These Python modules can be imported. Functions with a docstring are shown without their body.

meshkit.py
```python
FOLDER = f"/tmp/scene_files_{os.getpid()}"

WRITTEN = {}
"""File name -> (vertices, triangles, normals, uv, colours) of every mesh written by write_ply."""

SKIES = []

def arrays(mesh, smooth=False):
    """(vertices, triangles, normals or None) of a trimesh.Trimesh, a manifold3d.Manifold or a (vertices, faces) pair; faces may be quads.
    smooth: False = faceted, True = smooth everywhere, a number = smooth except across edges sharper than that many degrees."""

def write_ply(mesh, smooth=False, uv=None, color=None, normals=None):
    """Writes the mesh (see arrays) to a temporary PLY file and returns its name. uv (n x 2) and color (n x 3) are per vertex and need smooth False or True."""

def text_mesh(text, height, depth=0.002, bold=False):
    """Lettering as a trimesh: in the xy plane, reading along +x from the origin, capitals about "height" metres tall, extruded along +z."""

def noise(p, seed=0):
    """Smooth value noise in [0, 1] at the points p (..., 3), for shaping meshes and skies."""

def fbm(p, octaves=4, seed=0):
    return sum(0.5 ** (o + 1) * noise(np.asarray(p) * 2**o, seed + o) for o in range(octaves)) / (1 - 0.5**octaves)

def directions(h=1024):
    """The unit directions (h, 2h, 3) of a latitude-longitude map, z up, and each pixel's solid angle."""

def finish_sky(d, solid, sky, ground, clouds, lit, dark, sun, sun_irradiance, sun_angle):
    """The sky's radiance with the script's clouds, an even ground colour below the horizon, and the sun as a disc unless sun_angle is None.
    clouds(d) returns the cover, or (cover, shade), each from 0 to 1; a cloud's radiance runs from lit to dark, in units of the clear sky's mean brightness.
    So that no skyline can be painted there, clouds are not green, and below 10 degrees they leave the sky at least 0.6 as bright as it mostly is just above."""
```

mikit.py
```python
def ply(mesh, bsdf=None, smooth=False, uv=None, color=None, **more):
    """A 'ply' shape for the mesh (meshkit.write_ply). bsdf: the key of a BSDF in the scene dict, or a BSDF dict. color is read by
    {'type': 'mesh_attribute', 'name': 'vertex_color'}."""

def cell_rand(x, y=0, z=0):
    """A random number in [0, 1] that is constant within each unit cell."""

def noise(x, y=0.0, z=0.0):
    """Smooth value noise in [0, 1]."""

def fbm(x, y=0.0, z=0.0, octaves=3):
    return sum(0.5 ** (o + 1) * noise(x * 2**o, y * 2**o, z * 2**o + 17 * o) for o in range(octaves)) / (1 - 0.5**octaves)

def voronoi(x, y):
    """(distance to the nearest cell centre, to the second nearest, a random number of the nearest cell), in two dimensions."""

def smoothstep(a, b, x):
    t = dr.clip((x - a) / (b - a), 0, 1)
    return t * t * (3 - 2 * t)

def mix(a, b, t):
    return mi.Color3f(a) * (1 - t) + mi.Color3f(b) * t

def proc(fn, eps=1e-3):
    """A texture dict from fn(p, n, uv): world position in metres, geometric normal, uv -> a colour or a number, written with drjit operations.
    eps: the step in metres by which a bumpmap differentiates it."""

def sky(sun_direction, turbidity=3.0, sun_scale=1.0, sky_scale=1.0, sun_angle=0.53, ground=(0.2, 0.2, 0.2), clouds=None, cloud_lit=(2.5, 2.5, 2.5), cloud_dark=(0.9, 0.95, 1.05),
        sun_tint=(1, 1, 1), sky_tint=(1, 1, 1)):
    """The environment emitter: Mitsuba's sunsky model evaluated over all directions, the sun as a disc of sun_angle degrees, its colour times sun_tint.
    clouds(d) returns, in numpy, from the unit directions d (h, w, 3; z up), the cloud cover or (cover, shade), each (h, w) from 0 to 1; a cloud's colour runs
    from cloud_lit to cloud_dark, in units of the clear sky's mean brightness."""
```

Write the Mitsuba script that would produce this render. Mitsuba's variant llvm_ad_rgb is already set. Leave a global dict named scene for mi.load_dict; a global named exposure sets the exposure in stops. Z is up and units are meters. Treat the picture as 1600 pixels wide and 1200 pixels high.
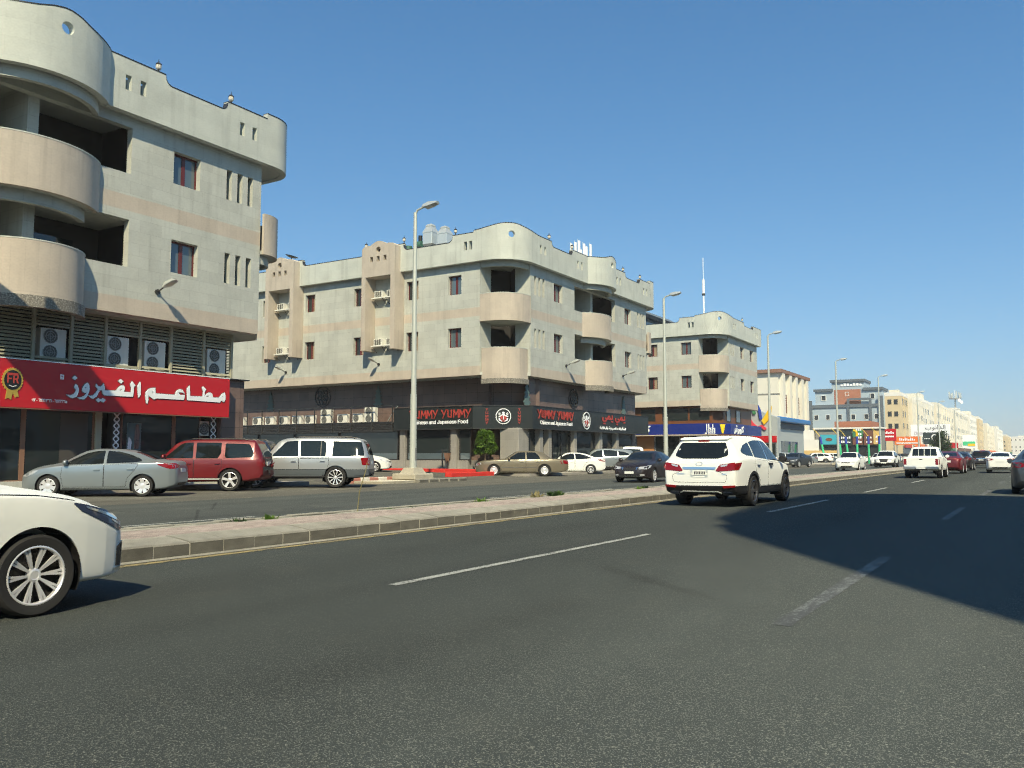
import math, random
import numpy as np, trimesh, manifold3d as m3
import shapely
from shapely.geometry import Polygon, box as sbox, LineString, Point, MultiPolygon
from shapely import affinity, union_all
from scipy.interpolate import PchipInterpolator
from scipy.spatial import Delaunay
import mitsuba as mi, drjit as dr
import mikit, meshkit
from mikit import noise, fbm, voronoi, cell_rand, smoothstep, mix, proc

T = mi.ScalarTransform4f
scene, labels = {}, {}

# ---------------------------------------------------------------- camera, sky, exposure
YAW, PITCH, EYE = math.radians(31.590), math.radians(4.760), 1.25
FWD = [math.cos(PITCH) * math.cos(YAW), math.cos(PITCH) * math.sin(YAW), math.sin(PITCH)]
scene['camera'] = dict(type='perspective', fov=61.50, fov_axis='x', near_clip=0.05, far_clip=3000.0,
                       to_world=T().look_at(origin=[0, 0, EYE], target=[FWD[0], FWD[1], EYE + FWD[2]], up=[0, 0, 1]))
SUN = np.array([-1.5, -1.0, 1.55])
def horizon_haze(d):
    return .80 * np.exp(-np.maximum(d[..., 2], 0) / .095)       # an even band of dusty air all round the horizon
scene['sky'] = mikit.sky(SUN.tolist(), turbidity=3.4, sky_scale=.90, sun_tint=(.93, 1.0, .97), sky_tint=(.60, .95, 1.10), clouds=horizon_haze, cloud_lit=(1.62, 1.80, 1.76))
exposure = 2.05

# ---------------------------------------------------------------- helpers
rng = random.Random(5)
TAKEN = {}

def numbered(name):
    if name not in TAKEN and name not in scene:
        TAKEN[name] = 0
        return name
    while True:
        TAKEN[name] = TAKEN.get(name, 0) + 1
        k = f'{name}_{TAKEN[name]:03d}'
        if k not in scene and k not in TAKEN:
            TAKEN[k] = 0
            return k

def thing(name, label, cat, group=None, kind=None):
    k = numbered(name)
    labels[k] = dict(label=label)
    if cat: labels[k]['category'] = cat
    if group: labels[k]['group'] = group
    if kind: labels[k]['kind'] = kind
    return k

def put(parent, name, mesh, mat, smooth=False, to=None, label=None, kind=None, **kw):
    """one entry: a mesh, or a ply dict to be reused"""
    k = numbered(f'{parent}__{name}' if parent else name)
    d = dict(mesh) if isinstance(mesh, dict) else mikit.ply(mesh, None, smooth=smooth, **kw)
    if mat: d['bsdf'] = {'type': 'ref', 'id': 'mat_' + mat}
    if to is not None: d['to_world'] = to
    scene[k] = d
    if label or kind:
        labels[k] = {}
        if label: labels[k]['label'] = label
        if kind: labels[k]['kind'] = kind
    return k

def struct(name, mesh, mat, label, smooth=False, kind='structure', **kw):
    k = put(None, name, mesh, mat, smooth, **kw)
    labels[k] = dict(label=label, kind=kind)
    return k

def single(name, mesh, mat, label, cat, group=None, smooth=False, to=None):
    k = put(None, name, mesh, mat, smooth, to)
    labels[k] = dict(label=label, category=cat)
    if group: labels[k]['group'] = group
    return k

cat_ = trimesh.util.concatenate
def cat(ms):
    ms = [m for m in ms if m is not None]
    return trimesh.util.concatenate(ms)

def bx(x0, x1, y0, y1, z0, z1):
    b = trimesh.creation.box([abs(x1 - x0), abs(y1 - y0), abs(z1 - z0)])
    b.apply_translation([(x0 + x1) / 2, (y0 + y1) / 2, (z0 + z1) / 2])
    return b

def cyl(p, q, r, n=12, r2=None):
    p, q = np.asarray(p, float), np.asarray(q, float)
    d = q - p; h = np.linalg.norm(d); d = d / h
    a = np.cross(d, [0, 0, 1.] if abs(d[2]) < .9 else [1., 0, 0]); a /= np.linalg.norm(a); b = np.cross(d, a)
    t = np.arange(n) * 2 * np.pi / n
    ring = np.cos(t)[:, None] * a + np.sin(t)[:, None] * b
    r2 = r if r2 is None else r2
    v = np.vstack([p + ring * r, q + ring * r2, [p], [q]])
    f = []
    for i in range(n):
        j = (i + 1) % n
        f += [[i, j, n + j], [i, n + j, n + i], [2 * n, j, i], [2 * n + 1, n + i, n + j]]
    return trimesh.Trimesh(v, f, process=False)

def tube(pts, r, n=8):
    return cat([cyl(pts[i], pts[i + 1], r, n) for i in range(len(pts) - 1)])

def lathe(prof, n=24, axis='z'):
    m = trimesh.creation.revolve(np.asarray(prof, float), sections=n)
    if axis == 'y': m.apply_transform(trimesh.transformations.rotation_matrix(-np.pi / 2, [1, 0, 0]))
    if axis == 'x': m.apply_transform(trimesh.transformations.rotation_matrix(np.pi / 2, [0, 1, 0]))
    return m

def polys(g):
    if g.is_empty: return []
    return [p for p in getattr(g, 'geoms', [g]) if isinstance(p, Polygon) and p.area > 1e-7]

def extr(g, d):
    """extrude a shapely shape along +z by d"""
    return cat([trimesh.creation.extrude_polygon(p, d, engine='earcut') for p in polys(g)])

def place(m, O, U, V, N):
    """local xyz -> O + x U + y V + z N"""
    m = m.copy()
    A = np.eye(4); A[:3, 0], A[:3, 1], A[:3, 2], A[:3, 3] = U, V, N, O
    m.apply_transform(A)
    if np.linalg.det(A[:3, :3]) < 0: m.invert()
    return m

def inY(g, Y, d):   # shape in (X, z), front face at Y facing -Y, depth d towards +Y
    return place(extr(g, d), [0, Y, 0], [1, 0, 0], [0, 0, 1], [0, 1, 0])
def inX(g, X, d):   # shape in (Y, z), front face at X facing -X, depth d towards +X
    return place(extr(g, d), [X, 0, 0], [0, 1, 0], [0, 0, 1], [1, 0, 0])

def R(x0, z0, x1, z1): return sbox(min(x0, x1), min(z0, z1), max(x0, x1), max(z0, z1))
def P(*pts): return Polygon(pts).buffer(0)

def path_frames(pts):
    pts = np.asarray(pts, float)
    seg = np.diff(pts, axis=0); ln = np.linalg.norm(seg, axis=1)
    s = np.concatenate([[0], np.cumsum(ln)])
    t = seg / ln[:, None]
    tv = np.vstack([t[:1], t[:-1] + t[1:], t[-1:]]); tv /= np.linalg.norm(tv, axis=1)[:, None]
    n = np.stack([tv[:, 1], -tv[:, 0]], 1)        # to the right of travel
    return pts, s, n

def bent(pts, g, d0, d1):
    """a sheet with the outline g in (s, z), bent along the plan path pts; between the offsets d0 (outer) and d1, to the right of travel"""
    pts, s, n = path_frames(pts)
    out = []
    def mp(sz, d):
        x = np.interp(sz[:, 0], s, pts[:, 0]) + d * np.interp(sz[:, 0], s, n[:, 0])
        y = np.interp(sz[:, 0], s, pts[:, 1]) + d * np.interp(sz[:, 0], s, n[:, 1])
        return np.stack([x, y, sz[:, 1]], 1)
    for p in polys(g):
        for a, b in zip(s[:-1], s[1:]):
            for q in polys(p.intersection(sbox(a, -100, b, 200))):
                v, f = trimesh.creation.triangulate_polygon(q, engine='earcut')
                out.append(trimesh.Trimesh(mp(v, d0), f[:, ::1], process=False))
                out.append(trimesh.Trimesh(mp(v, d1), f[:, ::-1], process=False))
        for ring in [p.exterior, *p.interiors]:
            c = np.asarray(ring.coords)
            dens = [c[0]]
            for u, w in zip(c[:-1], c[1:]):
                ts = [(x - u[0]) / (w[0] - u[0]) for x in s if min(u[0], w[0]) + 1e-6 < x < max(u[0], w[0]) - 1e-6] if abs(w[0] - u[0]) > 1e-9 else []
                for tt in sorted(ts): dens.append(u + (w - u) * tt)
                dens.append(w)
            dens = np.array(dens); m = len(dens)
            v = np.vstack([mp(dens, d0), mp(dens, d1)])
            i = np.arange(m - 1)
            f = np.vstack([np.stack([i, i + m, i + m + 1], 1), np.stack([i, i + m + 1, i + 1], 1)])
            out.append(trimesh.Trimesh(v, f, process=False))
    m = cat(out); m.merge_vertices()
    return m

def arc(cx, cy, r, a0, a1, n=14):
    a = np.radians(np.linspace(a0, a1, n))
    return [(cx + r * math.cos(t), cy + r * math.sin(t)) for t in a]

def rbox(x0, x1, y0, y1, z0, z1, c=.01):
    """box with chamfered edges"""
    m = m3.Manifold.hull_points(np.array([[a, b, e] for (u, v, w) in ((c, c, 0), (c, 0, c), (0, c, c))
        for a in (x0 + u, x1 - u) for b in (y0 + v, y1 - v) for e in (z0 + w, z1 - w)], float))
    k = m.to_mesh()
    return trimesh.Trimesh(k.vert_properties[:, :3], k.tri_verts, process=False)

def hull(pts):
    k = m3.Manifold.hull_points(np.asarray(pts, float)).to_mesh()
    return trimesh.Trimesh(k.vert_properties[:, :3], k.tri_verts, process=False)

def text_poly(text, h, bold=True):
    """lettering as a flat shape, capitals h high, origin at the left end of the base line"""
    m = meshkit.text_mesh(text, h, .01, bold)
    lo = m.triangles[np.abs(m.face_normals[:, 2]) > .9]
    lo = lo[lo[:, :, 2].max(1) < .005]
    return union_all([Polygon(t[:, :2]).buffer(h * .001) for t in lo])

# ---------------------------------------------------------------- materials
def M(name, base, rough=.6, metallic=0., spec=.5, coat=0., **kw):
    d = dict(type='principled', base_color=base if isinstance(base, dict) else {'type': 'rgb', 'value': list(base)},
             roughness=rough, metallic=metallic, specular=spec, **kw)
    if coat: d['clearcoat'] = coat; d['clearcoat_gloss'] = .96
    scene['mat_' + name] = {'type': 'twosided', 'bsdf': d}

def paint(name, c, metallic=.0, rough=.4):
    M(name, c, rough, metallic, .5, 1.0)

def wallcoord(p, n):
    nx = dr.abs(n.x) > dr.abs(n.y)
    return dr.select(nx, p.y, p.x)

def stone(c, tile_w=.9, tile_h=.45, amount=.10, joint=.12):
    c = mi.Color3f(c)
    def fn(p, n, uv):
        u = wallcoord(p, n)
        row = dr.floor(p.z / tile_h)
        us = u / tile_w + .5 * (row - 2 * dr.floor(row / 2))
        r = cell_rand(us, row, 3)
        fu = us - dr.floor(us); fz = p.z / tile_h - row
        du = dr.minimum(fu, 1 - fu) * tile_w; dz = dr.minimum(fz, 1 - fz) * tile_h
        j = 1 - smoothstep(.004, .016, dr.minimum(du, dz))
        g = fbm(u * 1.3, p.z * 1.3, p.x * .4, 4)
        fine = noise(p.x * 22, p.y * 22, p.z * 22)
        streak = fbm(u * 5.0, p.z * .35, 3.0, 3)
        k = 1 + amount * (r - .5) + .26 * (g - .5) + .10 * (fine - .5) - .10 * smoothstep(.55, .85, streak) - joint * j
        return c * k
    return proc(fn)

M('stone_grey', stone((.44, .455, .41)), .75)
M('stone_pale', stone((.48, .505, .455), 1.2, .6, .06, .05), .75)
M('stone_pink', stone((.46, .405, .335), .35, 1.6, .07, .06), .75)
def pebble(p, n, uv):
    u = wallcoord(p, n)
    d, e, w = voronoi(u * 22 + p.z * 3, p.z * 22)
    return mix((.15, .14, .12), (.37, .35, .30), smoothstep(.75, .1, d) * w)
M('pebbledash', proc(pebble), .85)
def brownstone(p, n, uv):
    u = wallcoord(p, n)
    row = dr.floor(p.z / .6); us = u / .9
    j = 1 - smoothstep(.006, .02, dr.minimum(dr.minimum(us - dr.floor(us), 1 - us + dr.floor(us)) * .9, dr.minimum(p.z / .6 - row, 1 - p.z / .6 + row) * .6))
    return mi.Color3f(.15, .105, .09) * (1 + .5 * (fbm(u * 1.4, p.z * 1.4, 1.0, 4) - .5) + .25 * (cell_rand(us, row, 1) - .5) - .4 * j)
M('brown_stone', proc(brownstone), .35)
M('pier_grey', stone((.27, .26, .235)), .75)
M('brown_clad', (.16, .062, .028), .4)
M('brick_orange', (.42, .19, .07), .6)
M('louvre', (.34, .33, .24), .5)
M('white_metal', (.72, .73, .68), .45)
M('ac_white', (.70, .70, .64), .5)
M('ac_dark', (.10, .10, .085), .6)
M('dark_metal', (.035, .035, .035), .4)
M('grey_metal', (.30, .31, .31), .4, .4)
M('galv', (.62, .65, .62), .35, .5)
M('pole_grey', (.50, .53, .48), .45, .2)
M('rust', (.20, .11, .07), .7)
M('frame_red', (.11, .022, .022), .4)
M('pane', (.022, .026, .028), .04, 0, .6)
M('pane_blue', (.08, .11, .125), .03, 0, 1.0, 1.0)
M('curtain', (.30, .23, .16), .3, 0, .5, .6)
M('shop_glass', (.020, .027, .028), .03, 0, .9)
M('interior_dark', (.022, .021, .02), .8)  # near black: shade of unlit rooms and loggias put into the colour
M('interior', (.055, .052, .048), .8)  # darkened base holds the shade of the loggia back walls
M('black_sign', (.018, .022, .022), .3)
M('sign_red', (.46, .014, .020), .35)
M('sign_blue', (.012, .028, .20), .35)
M('letter_white', (.80, .83, .85), .45)
M('letter_red', (.38, .045, .035), .5)
M('letter_yellow', (.85, .62, .02), .45)
M('letter_dark', (.10, .10, .11), .5)
M('letter_purple', (.42, .36, .42), .5)
M('gold', (.66, .46, .09), .3, .5)
M('black', (.012, .012, .012), .4)
M('lamp_glass', (.62, .58, .48), .25)
M('teal', (.10, .16, .16), .6)
M('concrete', stone((.40, .37, .29), 3, 3, .05, 0), .85)
M('kerb_white', (.62, .60, .52), .8)
M('kerb_red', (.60, .035, .025), .6)
M('red_worn', (.40, .17, .13), .8)
# ---------------------------------------------------------------- Arabic lettering as outlines
RED_SIGN = [[[[16.73,3.84],[16.82,3.93],[16.91,3.86],[16.83,3.78]]],[[[16.81,3.54],[16.86,3.65],[16.93,3.6],[16.98,3.48],[16.97,3.36],[16.91,3.23],[16.79,3.17],[16.68,3.19],[16.56,3.27],[16.71,3.26],[16.81,3.31],[16.87,3.39],[16.88,3.45]]],[[[17.09,3.46],[17.12,3.56],[17.19,3.67],[17.27,3.72],[17.33,3.68],[17.36,3.58],[17.36,3.46],[17.32,3.33],[17.26,3.22],[17.17,3.15],[17.04,3.15],[16.93,3.2],[17.08,3.22],[17.19,3.27],[17.25,3.35],[17.26,3.4],[17.2,3.37],[17.13,3.39]],[[17.18,3.54],[17.21,3.57],[17.25,3.55],[17.22,3.52]]],[[[17.32,3.3],[17.43,3.28],[17.52,3.32],[17.59,3.4],[17.67,3.52],[17.57,3.63],[17.61,3.71],[17.68,3.63],[17.75,3.62],[17.82,3.66],[17.87,3.74],[17.92,3.62],[17.92,3.51],[18.35,3.52],[18.44,3.64],[18.54,3.72],[18.62,3.73],[18.68,3.67],[18.68,3.58],[18.64,3.5],[18.93,3.5],[18.94,3.65],[18.89,3.78],[18.96,3.9],[19.1,3.75],[19.04,3.69],[19.04,3.53],[19.01,3.34],[18.86,3.34],[17.92,3.33],[17.87,3.36],[17.82,3.49],[17.81,3.52],[17.73,3.48],[17.67,3.35],[17.62,3.26],[17.51,3.19],[17.42,3.21]],[[18.48,3.55],[18.53,3.59],[18.58,3.57],[18.54,3.54]]],[[[19.18,3.76],[19.28,3.9],[19.31,3.84],[19.32,3.43],[19.24,3.32],[19.21,3.48]]],[[[18.42,3.86],[18.51,3.94],[18.62,3.87],[18.53,3.78]]],[[[17.61,3.15],[17.7,3.23],[17.77,3.17],[17.86,3.23],[17.97,3.17],[17.89,3.08],[17.79,3.13],[17.7,3.08]]],[[[21.31,3.35],[21.28,3.79],[21.39,3.91],[21.41,3.86],[21.43,3.51],[22.01,3.53],[22.03,3.73],[21.96,3.87],[22.03,3.92],[22.16,3.81],[22.1,3.71],[22.1,3.54],[22.2,3.65],[22.32,3.71],[22.44,3.67],[22.51,3.52],[22.8,3.53],[22.92,3.68],[23.06,3.75],[23.1,3.61],[23.1,3.47],[23.03,3.36],[22.89,3.42],[22.84,3.34]],[[22.16,3.54],[22.25,3.58],[22.32,3.56],[22.23,3.52]],[[22.94,3.59],[22.98,3.62],[23.01,3.59],[22.97,3.56]]],[[[19.52,3.4],[19.53,3.55],[19.65,3.67],[19.77,3.71],[19.91,3.73],[19.93,3.52],[20.77,3.52],[20.79,3.61],[20.84,3.69],[20.97,3.75],[21.08,3.73],[21.19,3.59],[21.05,3.63],[20.89,3.62],[20.99,3.53],[21.2,3.54],[21.16,3.35],[19.95,3.34],[19.88,3.29],[19.66,3.41],[19.63,3.46],[19.64,3.26],[19.6,3.12],[19.56,3.15]],[[19.76,3.57],[19.8,3.59],[19.84,3.53],[19.81,3.52]]]]
YUMMY_AR = [[[[272,19],[272,24],[275,27],[279,27],[282,24],[282,19],[279,16],[275,16]]],[[[153,31],[153,41],[157,51],[167,48],[164,36],[168,30],[174,28],[187,28],[194,30],[196,33],[194,37],[188,39],[190,49],[201,45],[213,44],[223,58],[230,63],[238,64],[243,62],[251,48],[256,44],[265,44],[270,48],[266,66],[277,69],[280,60],[280,41],[277,37],[271,34],[253,33],[247,36],[245,33],[241,31],[235,31],[228,34],[224,38],[216,33],[207,33],[207,29],[203,23],[187,17],[171,17],[164,19],[155,26]],[[231,46],[236,42],[241,44],[241,47],[236,53],[231,51]]],[[[259,19],[259,24],[262,27],[266,27],[269,24],[269,19],[266,16],[262,16]]],[[[181,8],[184,11],[188,11],[191,8],[191,3],[188,0],[184,0],[181,3]]],[[[168,8],[171,11],[175,11],[178,8],[178,3],[175,0],[171,0],[168,3]]],[[[119,19],[119,24],[122,27],[126,27],[129,24],[129,19],[126,16],[122,16]]],[[[0,31],[0,41],[4,51],[14,48],[11,36],[15,30],[21,28],[34,28],[41,30],[43,33],[41,37],[35,39],[37,49],[48,45],[60,44],[70,58],[77,63],[85,64],[90,62],[98,48],[103,44],[112,44],[117,48],[113,66],[124,69],[127,60],[127,41],[124,37],[118,34],[100,33],[94,36],[92,33],[88,31],[82,31],[75,34],[71,38],[63,33],[54,33],[54,29],[50,23],[34,17],[18,17],[11,19],[2,26]],[[78,46],[83,42],[88,44],[88,47],[83,53],[78,51]]],[[[106,19],[106,24],[109,27],[113,27],[116,24],[116,19],[113,16],[109,16]]],[[[28,8],[31,11],[35,11],[38,8],[38,3],[35,0],[31,0],[28,3]]],[[[15,8],[18,11],[22,11],[25,8],[25,3],[22,0],[18,0],[15,3]]]]
FOOD_AR = [[[[392,14],[392,35],[397,35],[397,16],[398,14],[404,14],[407,20],[414,25],[418,24],[421,21],[424,14],[429,14],[430,16],[430,38],[435,38],[435,15],[442,14],[443,16],[443,38],[448,38],[448,15],[447,12],[443,9],[436,9],[433,11],[430,9],[421,10],[419,8],[414,8],[409,11],[406,9],[397,9],[394,10]],[[411,16],[414,13],[418,14],[414,20]]],[[[390,46],[392,48],[396,48],[396,45],[393,45],[393,43],[398,42],[398,40],[390,38]]],[[[354,0],[353,5],[362,8],[354,12],[354,18],[359,24],[366,23],[369,14],[381,14],[382,16],[381,19],[373,26],[373,29],[383,36],[389,36],[388,32],[379,27],[387,17],[387,14],[384,10],[368,9],[366,4],[358,0]],[[360,18],[359,14],[364,14],[363,19]]],[[[332,13],[332,38],[337,38],[337,16],[339,14],[345,15],[345,38],[350,38],[349,12],[345,9],[336,9]]],[[[290,14],[291,24],[295,23],[295,15],[299,13],[321,14],[322,16],[321,25],[323,26],[325,26],[327,21],[326,12],[315,8],[299,8],[293,10]]],[[[303,30],[306,31],[309,29],[312,31],[314,30],[314,27],[304,26]]],[[[272,38],[277,38],[277,9],[272,9]]],[[[151,16],[152,24],[162,29],[162,32],[167,32],[167,16],[169,14],[175,14],[177,16],[178,22],[182,21],[183,14],[191,14],[193,22],[196,22],[198,14],[205,14],[208,16],[209,22],[212,22],[213,14],[222,14],[224,21],[227,21],[228,14],[230,13],[239,23],[244,25],[252,24],[255,19],[254,14],[260,14],[262,16],[262,38],[267,38],[267,15],[266,12],[262,9],[250,10],[245,8],[231,8],[225,11],[222,9],[213,9],[210,11],[207,9],[197,9],[195,11],[191,9],[182,9],[179,11],[176,9],[167,9],[163,13],[154,13]],[[237,14],[246,13],[250,15],[250,18],[248,20],[244,20]],[[157,18],[162,17],[162,24],[156,21]]],[[[204,4],[214,5],[215,1],[212,0],[209,2],[206,0],[204,1]]],[[[192,27],[193,31],[196,31],[196,26]]],[[[173,1],[174,5],[184,4],[184,1],[182,0],[179,2],[176,0]]],[[[155,37],[157,41],[161,39],[163,41],[166,40],[165,36]]],[[[123,0],[122,5],[131,8],[126,9],[123,12],[124,20],[128,24],[135,23],[138,17],[137,7],[130,1]],[[129,18],[128,14],[133,14],[133,18],[131,19]]],[[[114,38],[119,38],[119,9],[114,9]]],[[[75,13],[75,38],[80,38],[80,16],[82,14],[88,14],[90,16],[91,22],[95,21],[95,14],[103,14],[104,16],[104,38],[109,38],[109,15],[106,10],[95,9],[92,11],[89,9],[79,9]]],[[[86,1],[87,5],[97,4],[97,1],[95,0],[92,2],[89,0]]],[[[51,38],[56,38],[56,16],[57,14],[65,15],[63,26],[68,27],[70,15],[67,10],[55,9],[52,11]]],[[[62,1],[62,4],[66,5],[67,2],[65,0]]],[[[0,16],[1,24],[11,29],[11,32],[16,32],[16,16],[18,14],[24,14],[26,16],[27,22],[31,21],[31,14],[41,14],[41,21],[39,26],[41,27],[44,27],[46,21],[46,14],[41,9],[31,9],[28,11],[25,9],[16,9],[12,13],[3,13]],[[5,19],[7,17],[11,17],[11,24],[7,23]]],[[[39,35],[43,36],[43,31],[40,31]]],[[[22,1],[23,5],[33,4],[33,1],[31,0],[28,2],[25,0]]],[[[4,37],[6,41],[10,39],[12,41],[15,40],[14,36]]]]
CORNER_AR = [[[[81,1],[79,10],[84,10],[91,13],[91,15],[84,17],[81,22],[82,31],[88,39],[100,39],[104,35],[107,24],[122,24],[123,26],[122,30],[112,39],[112,47],[133,59],[136,58],[139,50],[124,43],[133,30],[133,21],[129,16],[123,14],[106,14],[100,6],[87,1]],[[93,31],[91,25],[97,23],[96,30]]],[[[49,8],[50,10],[59,13],[63,17],[64,24],[60,35],[69,39],[74,28],[74,16],[72,12],[64,4],[54,0],[52,0]]],[[[0,9],[11,14],[15,20],[14,27],[10,35],[20,39],[25,26],[29,24],[33,24],[37,27],[34,43],[40,45],[45,44],[47,37],[47,22],[42,16],[36,14],[25,15],[16,5],[7,1],[3,1]]],[[[34,54],[34,58],[37,61],[41,61],[44,58],[44,54],[41,51],[37,51]]]]
DANUBE_AR = [[[[126,42],[130,42],[130,10],[126,10]]],[[[89,11],[90,16],[98,14],[102,16],[102,20],[97,27],[97,30],[99,31],[101,31],[104,26],[107,16],[111,14],[114,14],[116,17],[116,42],[120,42],[120,14],[118,11],[108,10],[104,12],[101,10],[93,10]]],[[[80,42],[84,42],[84,10],[80,10]]],[[[46,0],[45,5],[53,6],[55,9],[46,13],[47,22],[50,25],[58,25],[61,21],[61,15],[67,14],[71,18],[69,28],[73,28],[75,15],[72,11],[61,10],[55,2],[49,0]],[[50,17],[54,14],[57,14],[56,21],[52,21]]],[[[68,37],[71,38],[72,34],[69,33]]],[[[0,15],[1,25],[5,25],[4,19],[6,15],[14,13],[32,14],[36,18],[34,27],[38,28],[40,24],[39,13],[33,10],[10,9],[2,12]]],[[[18,4],[21,5],[22,1],[19,1]]]]
PHONE = [[[[354,5],[355,15],[360,19],[366,18],[369,13],[369,4],[365,0],[358,0]],[[358,7],[361,4],[365,6],[365,11],[363,15],[359,13]]],[[[333,20],[333,24],[347,24],[350,0],[345,0],[343,19]]],[[[317,15],[315,24],[319,24],[322,20],[326,20],[327,24],[331,24],[329,17],[321,16],[322,0],[318,0]]],[[[298,15],[296,24],[300,24],[303,20],[307,20],[308,24],[312,24],[310,17],[302,16],[303,0],[299,0]]],[[[279,15],[277,24],[281,24],[284,20],[288,20],[289,24],[293,24],[291,17],[283,16],[284,0],[280,0]]],[[[260,15],[258,24],[262,24],[265,20],[269,20],[270,24],[274,24],[272,17],[264,16],[265,0],[261,0]]],[[[237,24],[251,24],[254,0],[249,0],[247,19],[237,20]]],[[[216,8],[217,12],[225,12],[225,8]]],[[[187,20],[187,24],[201,24],[204,0],[199,0],[197,19]]],[[[167,20],[167,24],[181,24],[184,0],[179,0],[177,19]]],[[[151,15],[149,24],[153,24],[156,20],[160,20],[161,24],[165,24],[163,17],[155,16],[156,0],[152,0]]],[[[132,15],[130,24],[134,24],[137,20],[141,20],[142,24],[146,24],[144,17],[136,16],[137,0],[133,0]]],[[[113,15],[111,24],[115,24],[118,20],[122,20],[123,24],[127,24],[125,17],[117,16],[118,0],[114,0]]],[[[94,15],[92,24],[96,24],[99,20],[103,20],[104,24],[108,24],[106,17],[98,16],[99,0],[95,0]]],[[[71,20],[71,24],[85,24],[88,0],[83,0],[81,19]]],[[[50,8],[51,12],[59,12],[59,8]]],[[[23,24],[27,24],[30,20],[34,20],[35,24],[39,24],[37,17],[29,16],[30,0],[26,0]]],[[[11,24],[16,23],[18,13],[18,0],[14,0]]],[[[0,10],[2,14],[6,12],[6,9],[4,7]]]]
# ---------------------------------------------------------------- vehicles
M('tyre', (.018, .018, .018), .8)
M('rim', (.86, .86, .86), .28, .55)
M('rim_mid', (.26, .26, .27), .25, .85)
M('rim_dark', (.05, .05, .05), .4, .5)
M('cavity_dark', (.008, .008, .008), .8)
M('car_glass', (.010, .013, .014), .03, 0, .55)
M('car_glass_clear', (.05, .065, .065), .03, 0, .9, 1.0)
M('trim_black', (.016, .016, .017), .45)
M('chrome', (.80, .80, .80), .12, 1.0)
M('lamp_red', (.21, .004, .007), .12, 0, .5)
M('lamp_red_dark', (.16, .008, .012), .12, 0, .6, 1.0)
M('lamp_clear', (.55, .57, .58), .1, .35, .6, 1.0)
M('lamp_dark', (.03, .04, .075), .08, 0, .8, 1.0)
M('plate_white', (.68, .70, .66), .4)
M('seat_fabric', (.16, .14, .12), .8)
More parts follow.
